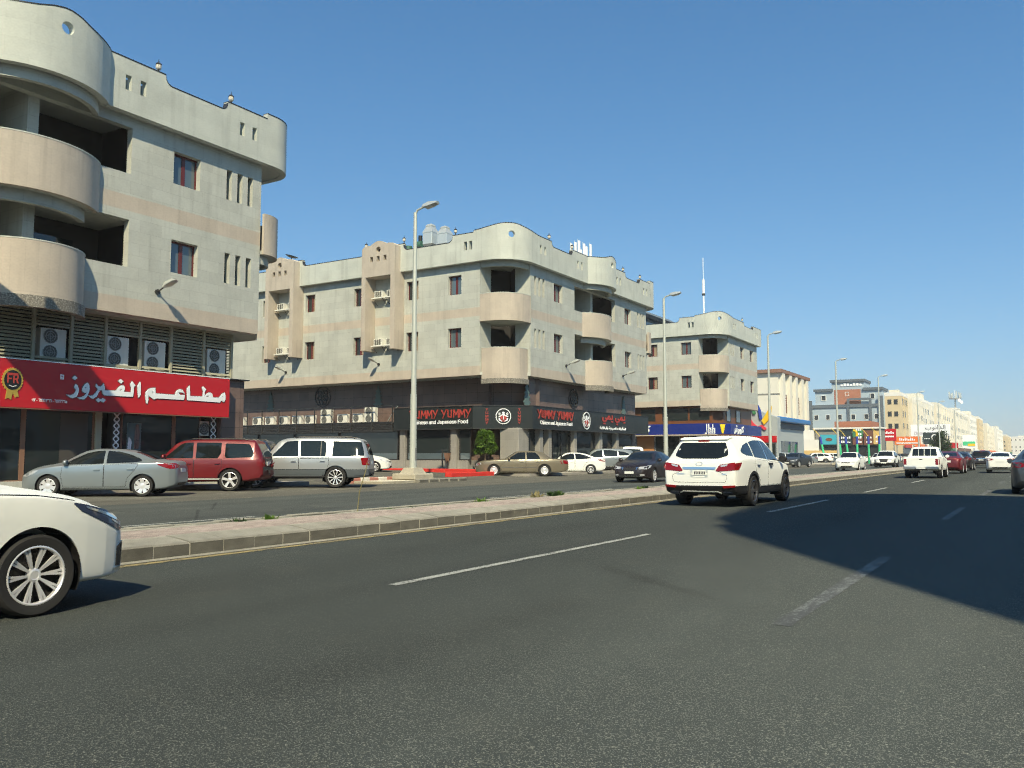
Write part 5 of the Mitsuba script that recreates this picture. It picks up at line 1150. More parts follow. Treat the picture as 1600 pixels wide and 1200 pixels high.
# corner pier beside the sign, shop front below
put(B1, 'pier', rbox(23.36, 24.5, 28.1, 29.4, .1, 4.34, .02), 'brown_stone')
YS = 28.45
for i, (a, c_) in enumerate(((9.2, 12.4), (12.5, 15.6), (15.7, 18.1), (19.2, 21.35), (21.45, 22.6))):
    w = numbered(f'{B1}__shop_window')
    put(w, 'pane', bx(a, c_, YS, YS + .02, .45, 2.8), 'shop_glass'); put(w, 'frame', inY(R(a - .05, .4, c_ + .05, 2.85).difference(R(a + .03, .46, c_ - .03, 2.80)), YS - .03, .08), 'rust')
put(B1, 'door_frame', rbox(18.15, 18.38, YS - .1, YS + .1, .15, 2.8, .01), 'louvre')
put(B1, 'door_curtain', bx(16.9, 17.9, YS - .02, YS - .015, .5, 2.7), 'interior')
put(B1, 'plinth', bx(4.5, 24.3, YS - .25, 29.4, .1, .42), 'stone_grey')
def lattice(x0, x1, z0, z1):
    w = x1 - x0; out = []
    n = int(round((z1 - z0) / (w * 1.0)))
    hh = (z1 - z0) / n
    for i in range(n):
        z = z0 + i * hh
        out.append(LineString([(x0, z), (x1, z + hh)]).buffer(.022)); out.append(LineString([(x1, z), (x0, z + hh)]).buffer(.022))
        out.append(Point((x0 + x1) / 2, z + hh / 2).buffer(.05, 1))
    return union_all(out).intersection(R(x0, z0, x1, z1))
for x0, x1 in ((18.80, 19.04), (23.04, 23.30)):
    col = numbered(f'{B1}__patterned_pier')
    put(col, 'shaft', bx(x0 - .03, x1 + .03, YS - .12, YS + .2, .42, 2.8), 'dark_metal'); put(col, 'lattice', inY(lattice(x0, x1, .45, 2.78), YS - .13, .012), 'letter_white')
# little air conditioner and poster reflected look: a window unit inside the shop front
outdoor_unit(22.85, YS - .05, 2.0, -90, False, 'small white air conditioner under the right end of the red sign', 'air conditioners of the shops', w=.55)
ps = thing('poster', 'pale green poster behind the shop glass between the patterned piers', 'poster')
put(ps, 'sheet', bx(19.42, 20.0, YS - .012, YS - .004, 1.45, 2.45), 'teal'); put(ps, 'figure', inY(P((19.72, 1.5), (19.92, 1.5), (19.95, 2.1), (19.88, 2.4), (19.78, 2.4), (19.74, 2.1)), YS - .02, .006), 'brown_stone')
put(ps, 'patch', inY(P((19.45, 1.5), (19.6, 1.48), (19.62, 1.8), (19.5, 1.95)), YS - .02, .006), 'letter_white')

# ---- restaurant block: brown side wall, black sign band, glazing
XW = 46.9
put(B2, 'ground_wall', bx(XW, XW + .3, 30.6, 55.6, .1, Z0), 'brown_stone')
put(B2, 'ground_wall', onplane(R(0, .1, 3.9, Z0), (46.9, 31.2), (48.9, 29.0), .2, -.2), 'brown_stone')
put(B2, 'ground_wall', bx(48.6, 66.3, 28.75, 29.0, .1, Z0), 'brown_stone')
put(B2, 'pilaster', rbox(48.5, 49.4, 28.5, 28.9, .1, Z0, .02), 'brown_stone')
# black sign band: left face, bevelled corner, front face
Zb0, Zb1 = 2.99, 4.40
sb = thing('restaurant_sign', 'black sign band wrapping the corner with red and white restaurant lettering', 'sign')
bandpath = [(45.25, 37.2), (45.25, 30.75), (47.15, 27.47), (66.0, 27.47)]
for i in range(3):
    put(sb, 'panel', onplane(R(0, Zb0, math.dist(bandpath[i], bandpath[i + 1]), Zb1), bandpath[i], bandpath[i + 1], .06, -.06), 'black_sign')
    put(sb, 'edge', onplane(R(0, Zb0 - .05, math.dist(bandpath[i], bandpath[i + 1]), Zb0 - .003), bandpath[i], bandpath[i + 1], .10, -.04), 'dark_metal')
    put(sb, 'edge', onplane(R(0, Zb1 + .003, math.dist(bandpath[i], bandpath[i + 1]), Zb1 + .04), bandpath[i], bandpath[i + 1], .10, -.04), 'dark_metal')
put(sb, 'top_board', place(extr(Polygon(bandpath + [(66, 28.7), (48.6, 28.75), (46.9, 31.2), (46.9, 37.2)]).buffer(-.02), .05), [0, 0, Zb1 - .08], [1, 0, 0], [0, 1, 0], [0, 0, 1]), 'black_sign')
put(sb, 'soffit', place(extr(Polygon(bandpath + [(66, 28.7), (48.6, 28.75), (46.9, 31.2), (46.9, 37.2)]).buffer(-.07), .05), [0, 0, Zb0 + .02], [1, 0, 0], [0, 1, 0], [0, 0, 1]), 'dark_metal')
put(sb, 'end_board', bx(65.9, 65.99, 27.5, 28.7, Zb0, Zb1), 'black_sign')
def brushy(word, h, w_):
    """brush-like lettering: narrow wedge strokes"""
    S_ = {'Y': [((0, 1), (.28, .45), .16, .10), ((.62, 1.05), (.18, -.08), .13, .09)], 'U': [((.05, 1), (.10, .12), .16, .11), ((.10, .12), (.5, .05), .14, .10), ((.52, 1), (.5, .0), .16, .10)],
          'M': [((.06, 1.0), (.02, -.02), .15, .11), ((.08, .98), (.32, .30), .16, .10), ((.60, 1.02), (.32, .30), .12, .10), ((.58, 1.0), (.66, -.04), .15, .11)]}
    out, x = [], 0
    for ch in word:
        if ch == ' ': x += .35; continue
        for a, b, w0, w1 in S_[ch]:
            d = np.array(b) - np.array(a); L = np.linalg.norm(d); nn = np.array([-d[1], d[0]]) / L
            a_, b_ = np.array(a), np.array(b)
            out.append(Polygon([a_ + nn * w0 / 2, b_ + nn * w1 / 2, b_ + d / L * .08, b_ - nn * w1 / 2, a_ - nn * w0 / 2, a_ - d / L * .06]).buffer(0))
            out[-1] = affinity.translate(out[-1], x, 0)
        x += .78
    return affinity.scale(union_all(out), w_ / x, h, origin=(0, 0))
pl = (bandpath[0], bandpath[1]); pc = (bandpath[1], bandpath[2]); pf = (bandpath[2], bandpath[3])
def letters(name, g, pl_, mat, out=.02, dp=.03): put(sb, name, onplane(g, pl_[0], pl_[1], dp, out), mat)
letters('red_lettering', affinity.translate(brushy('YUMMY YUMMY', .50, 5.0), 1.40, 3.70), pl, 'letter_red')
letters('white_lettering', fit(text_poly('Chinese and Japanese Food', .3), 1.62, 6.1, 3.24, 3.56), pl, 'letter_white')
letters('red_lettering', affinity.translate(brushy('YUMMY YUMMY', .50, 5.0), .65, 3.68), pf, 'letter_red')
letters('white_lettering', fit(text_poly('Chinese and Japanese Food', .3, False), .95, 5.35, 3.20, 3.52), pf, 'letter_white')
letters('red_arabic_lettering', fit(outline_shape(YUMMY_AR, .6, 69), 10.1, 14.2, 3.55, 4.28), pf, 'letter_red')
letters('white_arabic_lettering', fit(outline_shape(FOOD_AR, .3, 48), 9.7, 14.3, 3.14, 3.46), pf, 'letter_white')
def emblem(s0, z0, r, sx, pl_):
    sc_ = lambda g: affinity.translate(affinity.scale(g, sx, 1, origin=(0, 0)), s0, z0)
    letters('emblem_ring', sc_(Point(0, 0).buffer(r, 24).difference(Point(0, 0).buffer(r * .90, 24))), pl_, 'letter_white')
    k = r / .52
    parts_w = [Point(0, .22).buffer(.085), P((-.10, .14), (.10, .14), (.16, .05), (-.16, .05)), P((-.34, .02), (-.10, .10), (-.08, .02), (-.30, -.06)), P((.34, .02), (.10, .10), (.08, .02), (.30, -.06)),
               Point(-.26, .17).buffer(.075).difference(Point(-.26, .17).buffer(.03)), Point(.26, .17).buffer(.075).difference(Point(.26, .17).buffer(.03)), P((-.33, -.12), (-.25, -.10), (-.20, -.24), (-.08, -.28), (-.08, -.35), (-.30, -.28)), P((.33, -.12), (.25, -.10), (.20, -.24), (.08, -.28), (.08, -.35), (.30, -.28)), R(-.025, -.22, .025, .04)]
    parts_r = [P((-.20, .03), (-.05, .06), (-.05, -.24), (-.22, -.18)), P((.20, .03), (.05, .06), (.05, -.24), (.22, -.18)), P((-.16, -.27), (.16, -.27), (.06, -.34), (-.06, -.34))]
    letters('emblem', sc_(affinity.scale(union_all(parts_w), k, k, origin=(0, 0))), pl_, 'letter_white')
    letters('emblem', sc_(affinity.scale(union_all(parts_r), k, k, origin=(0, 0))), pl_, 'letter_red')
Lc = math.dist(*pc)
emblem(Lc / 2 + .05, 3.74, .50, .98, pc)
emblem(7.55, 3.72, .62, .95, pf)
for s0 in (Lc / 2 - 1.0, Lc / 2 + 1.06):
    for i, ch in enumerate('YUMMY'):
        letters('small_lettering', fit(text_poly(ch, .16), s0 - .09, s0 + .09, 4.10 - i * .215, 4.26 - i * .215), pc, 'letter_red')
# relief ornaments on the brown walls
def pagoda(s0, z0, h):
    out = []
    for i in range(4):
        w = .46 - .075 * i; z = z0 + h * (.06 + .2 * i)
        out.append(P((s0 - w, z), (s0 - w * .72, z + h * .085), (s0 + w * .72, z + h * .085), (s0 + w, z))); out.append(R(s0 - w * .66, z - h * .11, s0 + w * .66, z + .01))
    out.append(P((s0 - .10, z0 + h * .74), (s0 + .10, z0 + h * .74), (s0, z0 + h * .98)))
    return union_all(out)
for i, y in enumerate((50.75, 39.95)):
    put(B2, 'pagoda_relief', inX(pagoda(y, 4.75, 1.5), XW - .06, .06), 'teal')
ringm = Point(0, 0).buffer(.78).difference(Point(0, 0).buffer(.72))
curl = union_all([ringm] + [affinity.translate(Point(0, 0).buffer(.2).difference(Point(0, 0).buffer(.12)), a, b_) for a, b_ in ((-.28, .3), (.28, .3), (-.34, -.1), (.34, -.1), (-.2, -.42), (.2, -.42), (0, .1))] + [R(-.05, -.6, .05, .5)])
put(B2, 'ring_relief', inX(affinity.translate(curl, 45.3, 5.6), XW - .06, .06), 'dark_metal')
put(B2, 'pagoda_relief', inY(pagoda(48.15, 4.6, 1.55), 28.44, .06), 'teal')
put(B2, 'ring_relief', inY(affinity.translate(affinity.scale(curl, .9, .9), 55.2, 5.35), 28.68, .06), 'dark_metal')
put(B2, 'pagoda_relief', inY(pagoda(63.9, 4.6, 1.5), 28.68, .06), 'teal')
# steel gantry carrying the air conditioners
gt = thing('equipment_gantry', 'dark steel gantry along the side wall carrying air conditioners', 'gantry')
XG = 45.35
ys = [37.4, 39.2, 41.1, 42.9, 44.6, 46.4, 48.2, 50.0, 51.6, 53.4]
for y in ys: put(gt, 'post', bx(XG - .03, XG + .03, y - .03, y + .03, 2.85, 4.66), 'dark_metal')
for z in (2.85, 3.5, 4.62): put(gt, 'rail', bx(XG - .025, XG + .025, ys[0], ys[-1], z, z + .05), 'dark_metal')
for j in range(5): put(gt, 'board', bx(XG + .03, XG + .05, ys[0], ys[-1], 2.92 + j * .115, 3.0 + j * .115), 'dark_metal')
put(gt, 'deck', bx(XG, XW, ys[0], ys[-1], 3.46, 3.50), 'dark_metal')
for y, nm in ((51.1, 'first'), (49.75, 'second'), (48.3, 'third'), (46.9, 'fourth'), (45.6, 'fifth'), (42.4, 'sixth'), (40.95, 'seventh')):
    outdoor_unit(XG + .48, y, 3.54, 180, False, f'white single-fan air conditioner on the steel gantry, {nm} from the left in its row', 'single-fan units on the gantry', w=.92, h=.66)
outdoor_unit(XG + .48, 44.0, 3.54, 180, True, 'taller double-fan air conditioner in the middle of the gantry', 'double-fan units on the gantry', w=.95, h=1.02)
outdoor_unit(XG + .40, 39.75, 3.54, 180, True, 'taller double-fan air conditioner at the right end of the gantry', 'double-fan units on the gantry', w=.95, h=1.05)
outdoor_unit(XG + .48, 53.0, 3.54, 180, False, 'white air conditioner at the far left end of the gantry', 'single-fan units on the gantry', w=.92, h=.66)
cb = [(XG + .5, 38.2, 3.6), (XG + .3, 37.6, 4.2), (XG + .2, 37.1, 4.6)]
put(gt, 'pipe', tube(cb, .03), 'galv')
# glazing below the band
def shopfront(A, Bp, cols, z0, z1, name='shop_window'):
    L = math.dist(A, Bp)
    for a, c_ in cols:
        w = numbered(f'{B2}__{name}')
        put(w, 'pane', onplane(R(a, z0, c_, z1), A, Bp, .02, 0), 'shop_glass'); put(w, 'frame', onplane(R(a - .05, z0 - .05, c_ + .05, z1 + .05).difference(R(a + .03, z0 + .03, c_ - .03, z1 - .03)), A, Bp, .05, .005), 'dark_metal')
        put(w, 'frosted_band', onplane(R(a + .03, z0 + .03, c_ - .03, z0 + .42), A, Bp, .006, .022), 'pane_blue')
XS = 45.75
shopfront((XS, 55), (XS, 31.2), [(.5, 4.2), (4.4, 8.0), (8.2, 12.4), (12.6, 17.8), (18.65, 22.1), (22.95, 23.75)], 1.0, 2.95)
put(B2, 'plinth', bx(XS - .1, XW, 31.4, 55.2, .1, .95), 'pier_grey')
for y in (36.75, 32.55): put(B2, 'pillar', rbox(XS - .25, XS + .1, y - .35, y + .12, .1, 3.0, .02), 'pier_grey')
put(B2, 'pillar', rbox(46.3, 47.6, 28.0, 29.4, .1, 3.0, .05), 'pier_grey')
shopfront((47.6, 28.15), (66, 28.15), [(.1, 1.1), (1.3, 2.2), (2.9, 5.7), (6.5, 9.6), (10.8, 13), (13.3, 16.5)], .35, 2.9)
for x in (48.8, 49.95, 53.6, 57.7, 60.6): put(B2, 'pillar', rbox(x - .22, x + .22, 27.75, 28.2, .1, 2.98, .02), 'pier_grey')
put(B2, 'door_frame', onplane(R(0, .2, 2.6, 2.9).difference(R(.12, .2, 1.24, 2.78)).difference(R(1.36, .2, 2.48, 2.78)), (50.6, 28.0), (53.2, 28.0), .06, 0), 'black')
# ---- far block: brown and orange shop front, blue sign
XB = 85.6
put(B3, 'ground_wall', bx(XB, XB + .2, 28.6, 50, .1, Z0), 'brown_clad'); put(B3, 'ground_wall', bx(87.0, 97.3, 28.0, 28.2, .1, Z0), 'brown_clad')
put(B3, 'ground_wall', onplane(R(0, .1, 1.9, Z0), (85.6, 29.0), (87.1, 28.0), .2, -.2), 'brown_clad')
for y0, y1 in ((34.8, 36.4), (31.2, 34.0), (28.9, 31.0)):
    w = numbered(f'{B3}__window'); put(w, 'pane', inX(R(y0, 4.9, y1, 6.15), XB - .03, .02), 'shop_glass'); put(w, 'frame', inX(R(y0, 4.9, y1, 6.15).difference(R(y0 + .06, 4.96, y1 - .06, 6.09)), XB - .06, .05), 'dark_metal')
for x0, x1 in ((88.2, 89.6), (91.5, 93.0)):
    w = numbered(f'{B3}__window'); put(w, 'pane', inY(R(x0, 4.8, x1, 6.1), 27.96, .02), 'pane_blue'); put(w, 'frame', inY(R(x0, 4.8, x1, 6.1).difference(R(x0 + .06, 4.86, x1 - .06, 6.04)), 27.93, .05), 'dark_metal')
bs = thing('shop_sign', 'long blue sign band with white lettering on the far stone block', 'sign')
bp = [(84.4, 38.2), (84.4, 27.9), (86.2, 26.9), (97.4, 26.9)]
for i in range(3):
    L = math.dist(bp[i], bp[i + 1])
    for j in range(4): put(bs, 'board', onplane(R(0, 3.42 + j * .275, L, 3.42 + j * .275 + .262), bp[i], bp[i + 1], .05, -.05), 'sign_blue')
    put(bs, 'backing', onplane(R(0, 3.42, L, 4.50), bp[i], bp[i + 1], .03, -.085), 'sign_blue')
co = outline_shape([p for p in CORNER_AR], 1, 61)
put(bs, 'lettering', onplane(fit(co, .55, 3.35, 3.47, 4.42), bp[0], bp[1], .06, .01), 'letter_white')
put(bs, 'lettering', onplane(union_all([R(.14, 0, .24, 1), R(0, 0, .24, .12), R(.36, 0, .46, 1), R(.36, .5, .66, .62), R(.57, 0, .67, .6), R(.77, 0, .87, .98), R(.77, .46, 1.05, .58), R(.96, 0, 1.06, .57)]), (84.4, 29.0), (84.4, 27.9), .06, .01).apply_translation([0, 0, 3.45]), 'letter_white')
put(bs, 'lettering', onplane(affinity.scale(co, 1.5, .9, origin=(0, 0)), bp[2], bp[3], .06, .01).apply_translation([.9, 0, 3.45]), 'letter_white')
put(bs, 'yellow_mark', onplane(P((.55, 4.42), (1.25, 4.42), (1.0, 3.5), (.8, 3.5)), bp[1], bp[2], .06, .01), 'letter_yellow')
put(B3, 'orange_pier', rbox(XB - .1, XB + .3, 35.0, 36.9, .1, 3.4, .02), 'brick_orange'); put(B3, 'orange_pier', rbox(XB - .1, XB + .3, 31.2, 32.0, .1, 3.4, .02), 'brick_orange')
for y0, y1 in ((32.1, 33.5), (33.6, 34.9), (28.8, 31.1), (37.0, 39.0)):
    w = numbered(f'{B3}__shop_window'); put(w, 'pane', inX(R(y0, .4, y1, 3.3), XB - .04, .02), 'shop_glass'); put(w, 'frame', inX(R(y0, .4, y1, 3.35).difference(R(y0 + .07, .47, y1 - .07, 3.25)), XB - .08, .06), 'galv')
put(B3, 'canopy_edge', bx(84.2, 85.6, 27.8, 38.4, 3.30, 3.40), 'stone_pink')

# ---- rooftops
def roof_hood(x, y, z, w, h, label):
    k = thing('roof_duct', label, 'ventilation duct', 'silvery kitchen ducts on the restaurant roof')
    put(k, 'shaft', rbox(x - w / 2, x + w / 2, y - w / 2, y + w / 2, z, z + h * .55, .02), 'galv')
    v = lambda a, zz: [(x + s * a, y + t * a, zz) for s in (-1, 1) for t in (-1, 1)]
    put(k, 'hood', hull(v(w * .52, z + h * .55) + v(w * .52, z + h * .60) + v(w * .30, z + h * .86)), 'galv')
    put(k, 'cap', hull(v(w * .30, z + h * .86) + v(w * .34, z + h * .9) + v(w * .22, z + h)), 'galv')
    put(k, 'base', hull(v(w * .5, z) + v(w * .3, z - .3)), 'grey_metal')
put(B2, 'roof_deck', bx(46, 67, 30, 54, 13.88, 14.0), 'stone_grey')
roof_hood(52.0, 39.3, 17.35, .88, 1.6, 'larger silvery duct hood on the roof behind the parapet')
roof_hood(52.0, 37.95, 17.2, .84, 1.4, 'smaller silvery duct hood on the roof beside the larger one')
put(B2, 'duct_stand', cat([bx(51.5, 52.5, 37.3, 39.9, 16.6, 16.75)] + [bx(x - .04, x + .04, y - .04, y + .04, 13.95, 16.7) for x in (51.6, 52.4) for y in (37.4, 38.6, 39.8)]), 'dark_metal', kind='stuff')
M('machine_green', (.05, .13, .09), .5)
fm = thing('roof_machine', 'dark green fan machine on the roof left of the ducts', 'machine')
put(fm, 'motor', cyl((52, 40.1, 17.5), (52, 40.75, 17.5), .28, 16), 'machine_green', 40); put(fm, 'stand', cat([bx(51.8, 52.2, 40.1, 40.7, 14, 17.3)]), 'dark_metal'); put(fm, 'inlet', cyl((52, 40.3, 17.7), (52, 40.3, 18.2), .16, 12), 'black', 40)
put(fm, 'drum', cyl((51.8, 41.3, 17.0), (51.8, 41.3, 17.45), .30, 16), 'machine_green', 40)
wt = thing('water_tank', 'small pale water tank behind the parapet', 'tank'); put(wt, 'tank', lathe([(0, 0), (.6, 0), (.6, .9), (.5, 1.05), (.15, 1.1), (0, 1.1)], 20).apply_translation([50.5, 42.3, 15.8]), 'ac_white', 40); put(wt, 'stand', bx(50.2, 50.8, 42.0, 42.6, 14, 15.8), 'dark_metal')
sd = thing('satellite_dish', 'dark satellite dish on top of the left box tower', 'satellite dish')
dm = lathe([(0, 0), (.25, .03), (.48, .13), (.5, .15), (.25, .05), (0, .02)], 20); dm.apply_transform(trimesh.transformations.rotation_matrix(.25, [1, .4, 0])); dm.apply_translation([46, 47.95, 16.2])
put(sd, 'dish', dm, 'dark_metal', 40); put(sd, 'mast', cyl((46, 47.95, 15.0), (46, 47.95, 16.2), .03), 'dark_metal')
an = thing('antenna_group', 'cluster of white panel antennas on poles above the front parapet', 'antennas')
for x, y, z, h in ((60.1, 31, 17.2, 1.0), (60.35, 31.5, 17.2, 1.0), (60.7, 31, 17.2, 1.25), (61.35, 31.2, 17.0, .9), (61.6, 31, 17.2, 1.2), (62.05, 31, 17.1, 1.15), (62.8, 31, 17.3, 1.3)):
    put(an, 'panel', rbox(x - .11, x + .11, y - .07, y + .07, z, z + h, .02), 'letter_white'); put(an, 'pole', cyl((x, y + .12, 13.9), (x, y + .12, z + h + .15), .03, 8), 'galv')
put(an, 'frame', cat([bx(59.9, 63.0, 31.1, 31.16, 16.6, 16.66), bx(59.9, 63.0, 31.1, 31.16, 15.4, 15.46)]), 'grey_metal')
am = thing('antenna_mast', 'thin white antenna mast with guy wires on the far stone block', 'antenna mast')
mx, my = 86.5, 29.6
put(am, 'mast', cyl((mx, my, 13.9), (mx, my, 18.3), .09, 10), 'letter_white'); put(am, 'sleeve', cyl((mx, my, 18.2), (mx, my, 19.7), .14, 12), 'letter_white'); put(am, 'whip', cyl((mx, my, 19.7), (mx, my, 22.0), .035, 6), 'letter_white')
put(am, 'collar', cyl((mx, my, 18.0), (mx, my, 18.2), .17, 12), 'dark_metal')
for i, (a, c_) in enumerate(((1.6, 0), (-.8, 1.4), (-.8, -1.4))): put(am, 'guy_wire', tube([(mx, my, 16.2), (mx + a, my + c_, 14.0)], .025, 5), 'dark_metal')
put(B3, 'roof_deck', bx(86, 97, 29, 52, 13.88, 14.0), 'stone_grey')
# ---------------------------------------------------------------- vehicles in the street
def car_on(kind, wheel, wx, wy, heading, **kw):
    """put a vehicle so that one wheel ('fl', 'fr', 'rl', 'rr') stands at (wx, wy)"""
    s = CARS[kind]['spec']
    k = kw.get('size', 1.); lx = k * (s['xf'] if wheel[0] == 'f' else s['xr']); ly = k * (s['track'] / 2 + .08) * (1 if wheel[1] == 'l' else -1)
    a = math.radians(heading)
    return car(kind, x=wx - (lx * math.cos(a) - ly * math.sin(a)), y=wy - (lx * math.sin(a) + ly * math.cos(a)), heading=heading, **kw)
PK = 'cars parked nose in before the shops'
car_on('near_sedan', 'fr', 3.86, 6.74, 0, name='white_sedan', label='white sedan cut off by the left edge, bonnet and front wheel close to the camera', cat_name='car', paint_name='paint_white')
car_on('compact_sedan', 'rl', 16.7, 23.6, 128, size=1.02, name='silver_sedan', label='silver grey compact sedan parked under the red shop sign', cat_name='car', paint_name='paint_silver', group=PK)
car_on('wagon_red', 'rl', 20.9, 24.6, 124, size=1.03, name='red_estate', label='dark red four wheel drive with a wrecked tailgate', cat_name='car', paint_name='paint_dark_red', group=PK)
car_on('wagon_large', 'rl', 25.2, 23.6, 124, size=1.03, name='two_tone_estate', label='large two tone silver and grey four wheel drive with a roof rack', cat_name='car', paint_name='paint_pale_silver', group=PK)
car_on('wagon_large', 'rl', 24.6, 28.3, 122, name='dark_estate', label='dark blue roof with a rack just visible behind the red four wheel drive', cat_name='car', paint_name='paint_navy', group=PK)
car_on('white_sedan', 'fr', 40.7, 34.9, -58, name='white_sedan', label='white sedan mostly hidden behind the two tone four wheel drive', cat_name='car', paint_name='paint_white', z=.24)
car_on('saloon', 'rl', 45.9, 25.9, 122, size=1.06, name='tan_saloon', label='long olive tan saloon parked before the restaurant corner', cat_name='car', paint_name='paint_tan', group=PK)
car_on('white_sedan', 'rl', 52.8, 26.2, 121, name='white_sedan', label='white sedan parked right behind the olive tan saloon', cat_name='car', paint_name='paint_white', group=PK, rimmat='rim')
car_on('wagon_white', 'rl', 57.6, 26.1, 121, size=1.05, name='silver_estate', label='silver estate with sun glare on its roof, parked beside the white sedan and van', cat_name='car', paint_name='paint_silver', group=PK)
car_on('van', 'rl', 62.5, 27.6, 121, name='white_van', label='white van parked behind the silver estate', cat_name='van', paint_name='paint_white', group=PK)
car_on('large_sedan', 'fl', 37.9, 15.5, 184, name='black_sedan', label='near black sedan coming towards the camera beyond the median', cat_name='car', paint_name='paint_near_black')
car_on('wagon_white', 'rr', 21.6, 6.22, -1, size=1.045, name='white_suv', label='white SUV with black lower cladding driving away in the middle of the picture', cat_name='car', paint_name='paint_white')
car_on('large_sedan', 'fl', 95, 22.3, 172, size=1.05, name='dark_grey_sedan', label='dark grey sedan facing the camera beyond the white SUV', cat_name='car', paint_name='paint_dark_grey')
car_on('wagon_white', 'fl', 84, 27.0, 160, name='blue_grey_suv', label='blue grey SUV behind the mirror of the white SUV', cat_name='car', paint_name='paint_mid_grey')
car_on('white_sedan', 'fl', 92, 26.4, 165, name='white_sedan', label='white sedan with sun glare between the blue grey SUV and the dark grey sedan', cat_name='car', paint_name='paint_white')
car_on('wagon_white', 'fl', 98, 28.6, 165, name='white_suv', label='white SUV parked by the shop with the blue eaves', cat_name='car', paint_name='paint_white')
car_on('white_sedan', 'fl', 76, 13.0, 181, size=1.06, name='white_sedan', label='white sedan coming towards the camera, left of the white SUV and pickup pair', cat_name='car', paint_name='paint_white')
car_on('wagon_white', 'fl', 99, 13.4, 181, size=1.06, name='white_suv', label='white SUV coming towards the camera just left of the pickup', cat_name='car', paint_name='paint_white')
car_on('white_sedan', 'fl', 114, 16.4, 181, size=1.05, name='white_sedan', label='white sedan following behind the oncoming white SUV', cat_name='car', paint_name='paint_white')
car_on('pickup', 'rr', 53.5, 4.85, 0, size=1.05, name='white_pickup', label='white double cab pickup driving away', cat_name='pickup', paint_name='paint_white')
car_on('large_sedan', 'rr', 68.0, 4.8, 0, size=1.05, name='maroon_sedan', label='maroon sedan driving ahead of the pickup on its right', cat_name='car', paint_name='paint_maroon')
car_on('large_sedan', 'rr', 82, 5.1, 0, size=1.05, name='black_sedan', label='black sedan ahead of the maroon sedan', cat_name='car', paint_name='paint_near_black')
car_on('white_sedan', 'fl', 135, 14.4, 180, name='silver_sedan', label='small silver sedan coming towards the camera in the distance', cat_name='car', paint_name='paint_silver')
car_on('wagon_white', 'rr', 100, 4.4, 0, size=1.05, name='dark_red_suv', label='very dark red SUV driving away far off between the black and the white sedan', cat_name='car', paint_name='paint_near_black')
car_on('white_sedan', 'rr', 72, 1.75, 0, size=1.05, name='white_sedan', label='white sedan driving away near the right edge', cat_name='car', paint_name='paint_white')
car_on('large_sedan', 'rl', 33.0, .90, 0, name='dark_sedan', label='dark grey car cut off by the right edge', cat_name='car', paint_name='paint_dark_grey')
for i, (x, y, kd_, pn, lb) in enumerate(((122, 29.5, 'wagon_white', 'paint_white', 'white off-roader parked behind the first coloured banner column'), (131, 29.0, 'white_sedan', 'paint_silver', 'silver sedan parked between the coloured banner columns'),
        (139, 28.6, 'wagon_white', 'paint_white', 'white off-roader parked below the brown shop boards'), (148, 27.8, 'pickup', 'paint_white', 'white pickup parked below the last banner columns'), (160, 26.8, 'white_sedan', 'paint_white', 'white sedan parked before the dark red shop sign'), (172, 26.2, 'large_sedan', 'paint_navy', 'dark blue sedan parked before the orange shop sign'))):
    car_on(kd_, 'rl', x, y, 118, name=['white_suv', 'silver_sedan', 'white_suv', 'white_pickup', 'white_sedan', 'blue_sedan'][i], label=lb, cat_name='pickup' if kd_ == 'pickup' else 'car', paint_name=pn)
for i, (x, y, pn, lb) in enumerate(((155, 5.0, 'paint_white', 'white sedan in the distant traffic, nearest the median'), (150, 1.6, 'paint_silver', 'silver sedan in the distant traffic'), (175, 5.2, 'paint_near_black', 'black sedan in the farthest traffic'), (185, 14.6, 'paint_white', 'white sedan in the farthest oncoming traffic'))):
    car('white_sedan', 'distant_sedan', lb, 'car', x, y, 0 if y < 8 else 180, pn)

for i, (kd_, x, y, hd, pn, lb) in enumerate((('white_sedan', 75, 26.6, 121, 'paint_white', 'white sedan parked nose in under the blue shop sign, nearest the van'), ('wagon_white', 79, 27.0, 121, 'paint_pale_silver', 'pale silver estate parked nose in under the blue shop sign'),
        ('large_sedan', 89, 29.2, 121, 'paint_near_black', 'black sedan parked deeper before the far stone block'), ('white_sedan', 104, 27.8, 118, 'paint_white', 'white sedan parked nose in before the grey gable'), ('wagon_white', 109, 27.0, 118, 'paint_silver', 'silver estate parked nose in before the blue eaves'), ('white_sedan', 115, 26.6, 118, 'paint_white', 'white sedan parked nose in before the blue eaves'),
        ('white_sedan', 143, 28.6, 118, 'paint_silver', 'silver sedan parked by the thick yellow topped column'), ('white_sedan', 186, 24.6, 118, 'paint_white', 'white sedan parked past the low shops'), ('wagon_white', 196, 24.2, 118, 'paint_near_black', 'black estate parked past the low shops'), ('white_sedan', 208, 23.6, 118, 'paint_white', 'white sedan parked near the bushy tree'))):
    car_on(kd_, 'rl', x, y, hd, name='parked_car', label=lb, cat_name='car', paint_name=pn)
for i, (x, y, kd_, pn, lb) in enumerate(((128, 1.4, 'wagon_white', 'paint_white', 'white SUV in the distant traffic on the right'), (200, 5.0, 'white_sedan', 'paint_white', 'white sedan farthest ahead in the middle lane'), (212, 1.2, 'large_sedan', 'paint_navy', 'navy sedan farthest ahead on the right'), (160, 17.8, 'white_sedan', 'paint_white', 'white sedan in the outer oncoming lane'), (230, 14.5, 'wagon_white', 'paint_dark_grey', 'dark grey SUV farthest off in the oncoming lane'))):
    car(kd_, 'distant_car', lb, 'car', x, y, 0 if y < 8 else 180, pn)

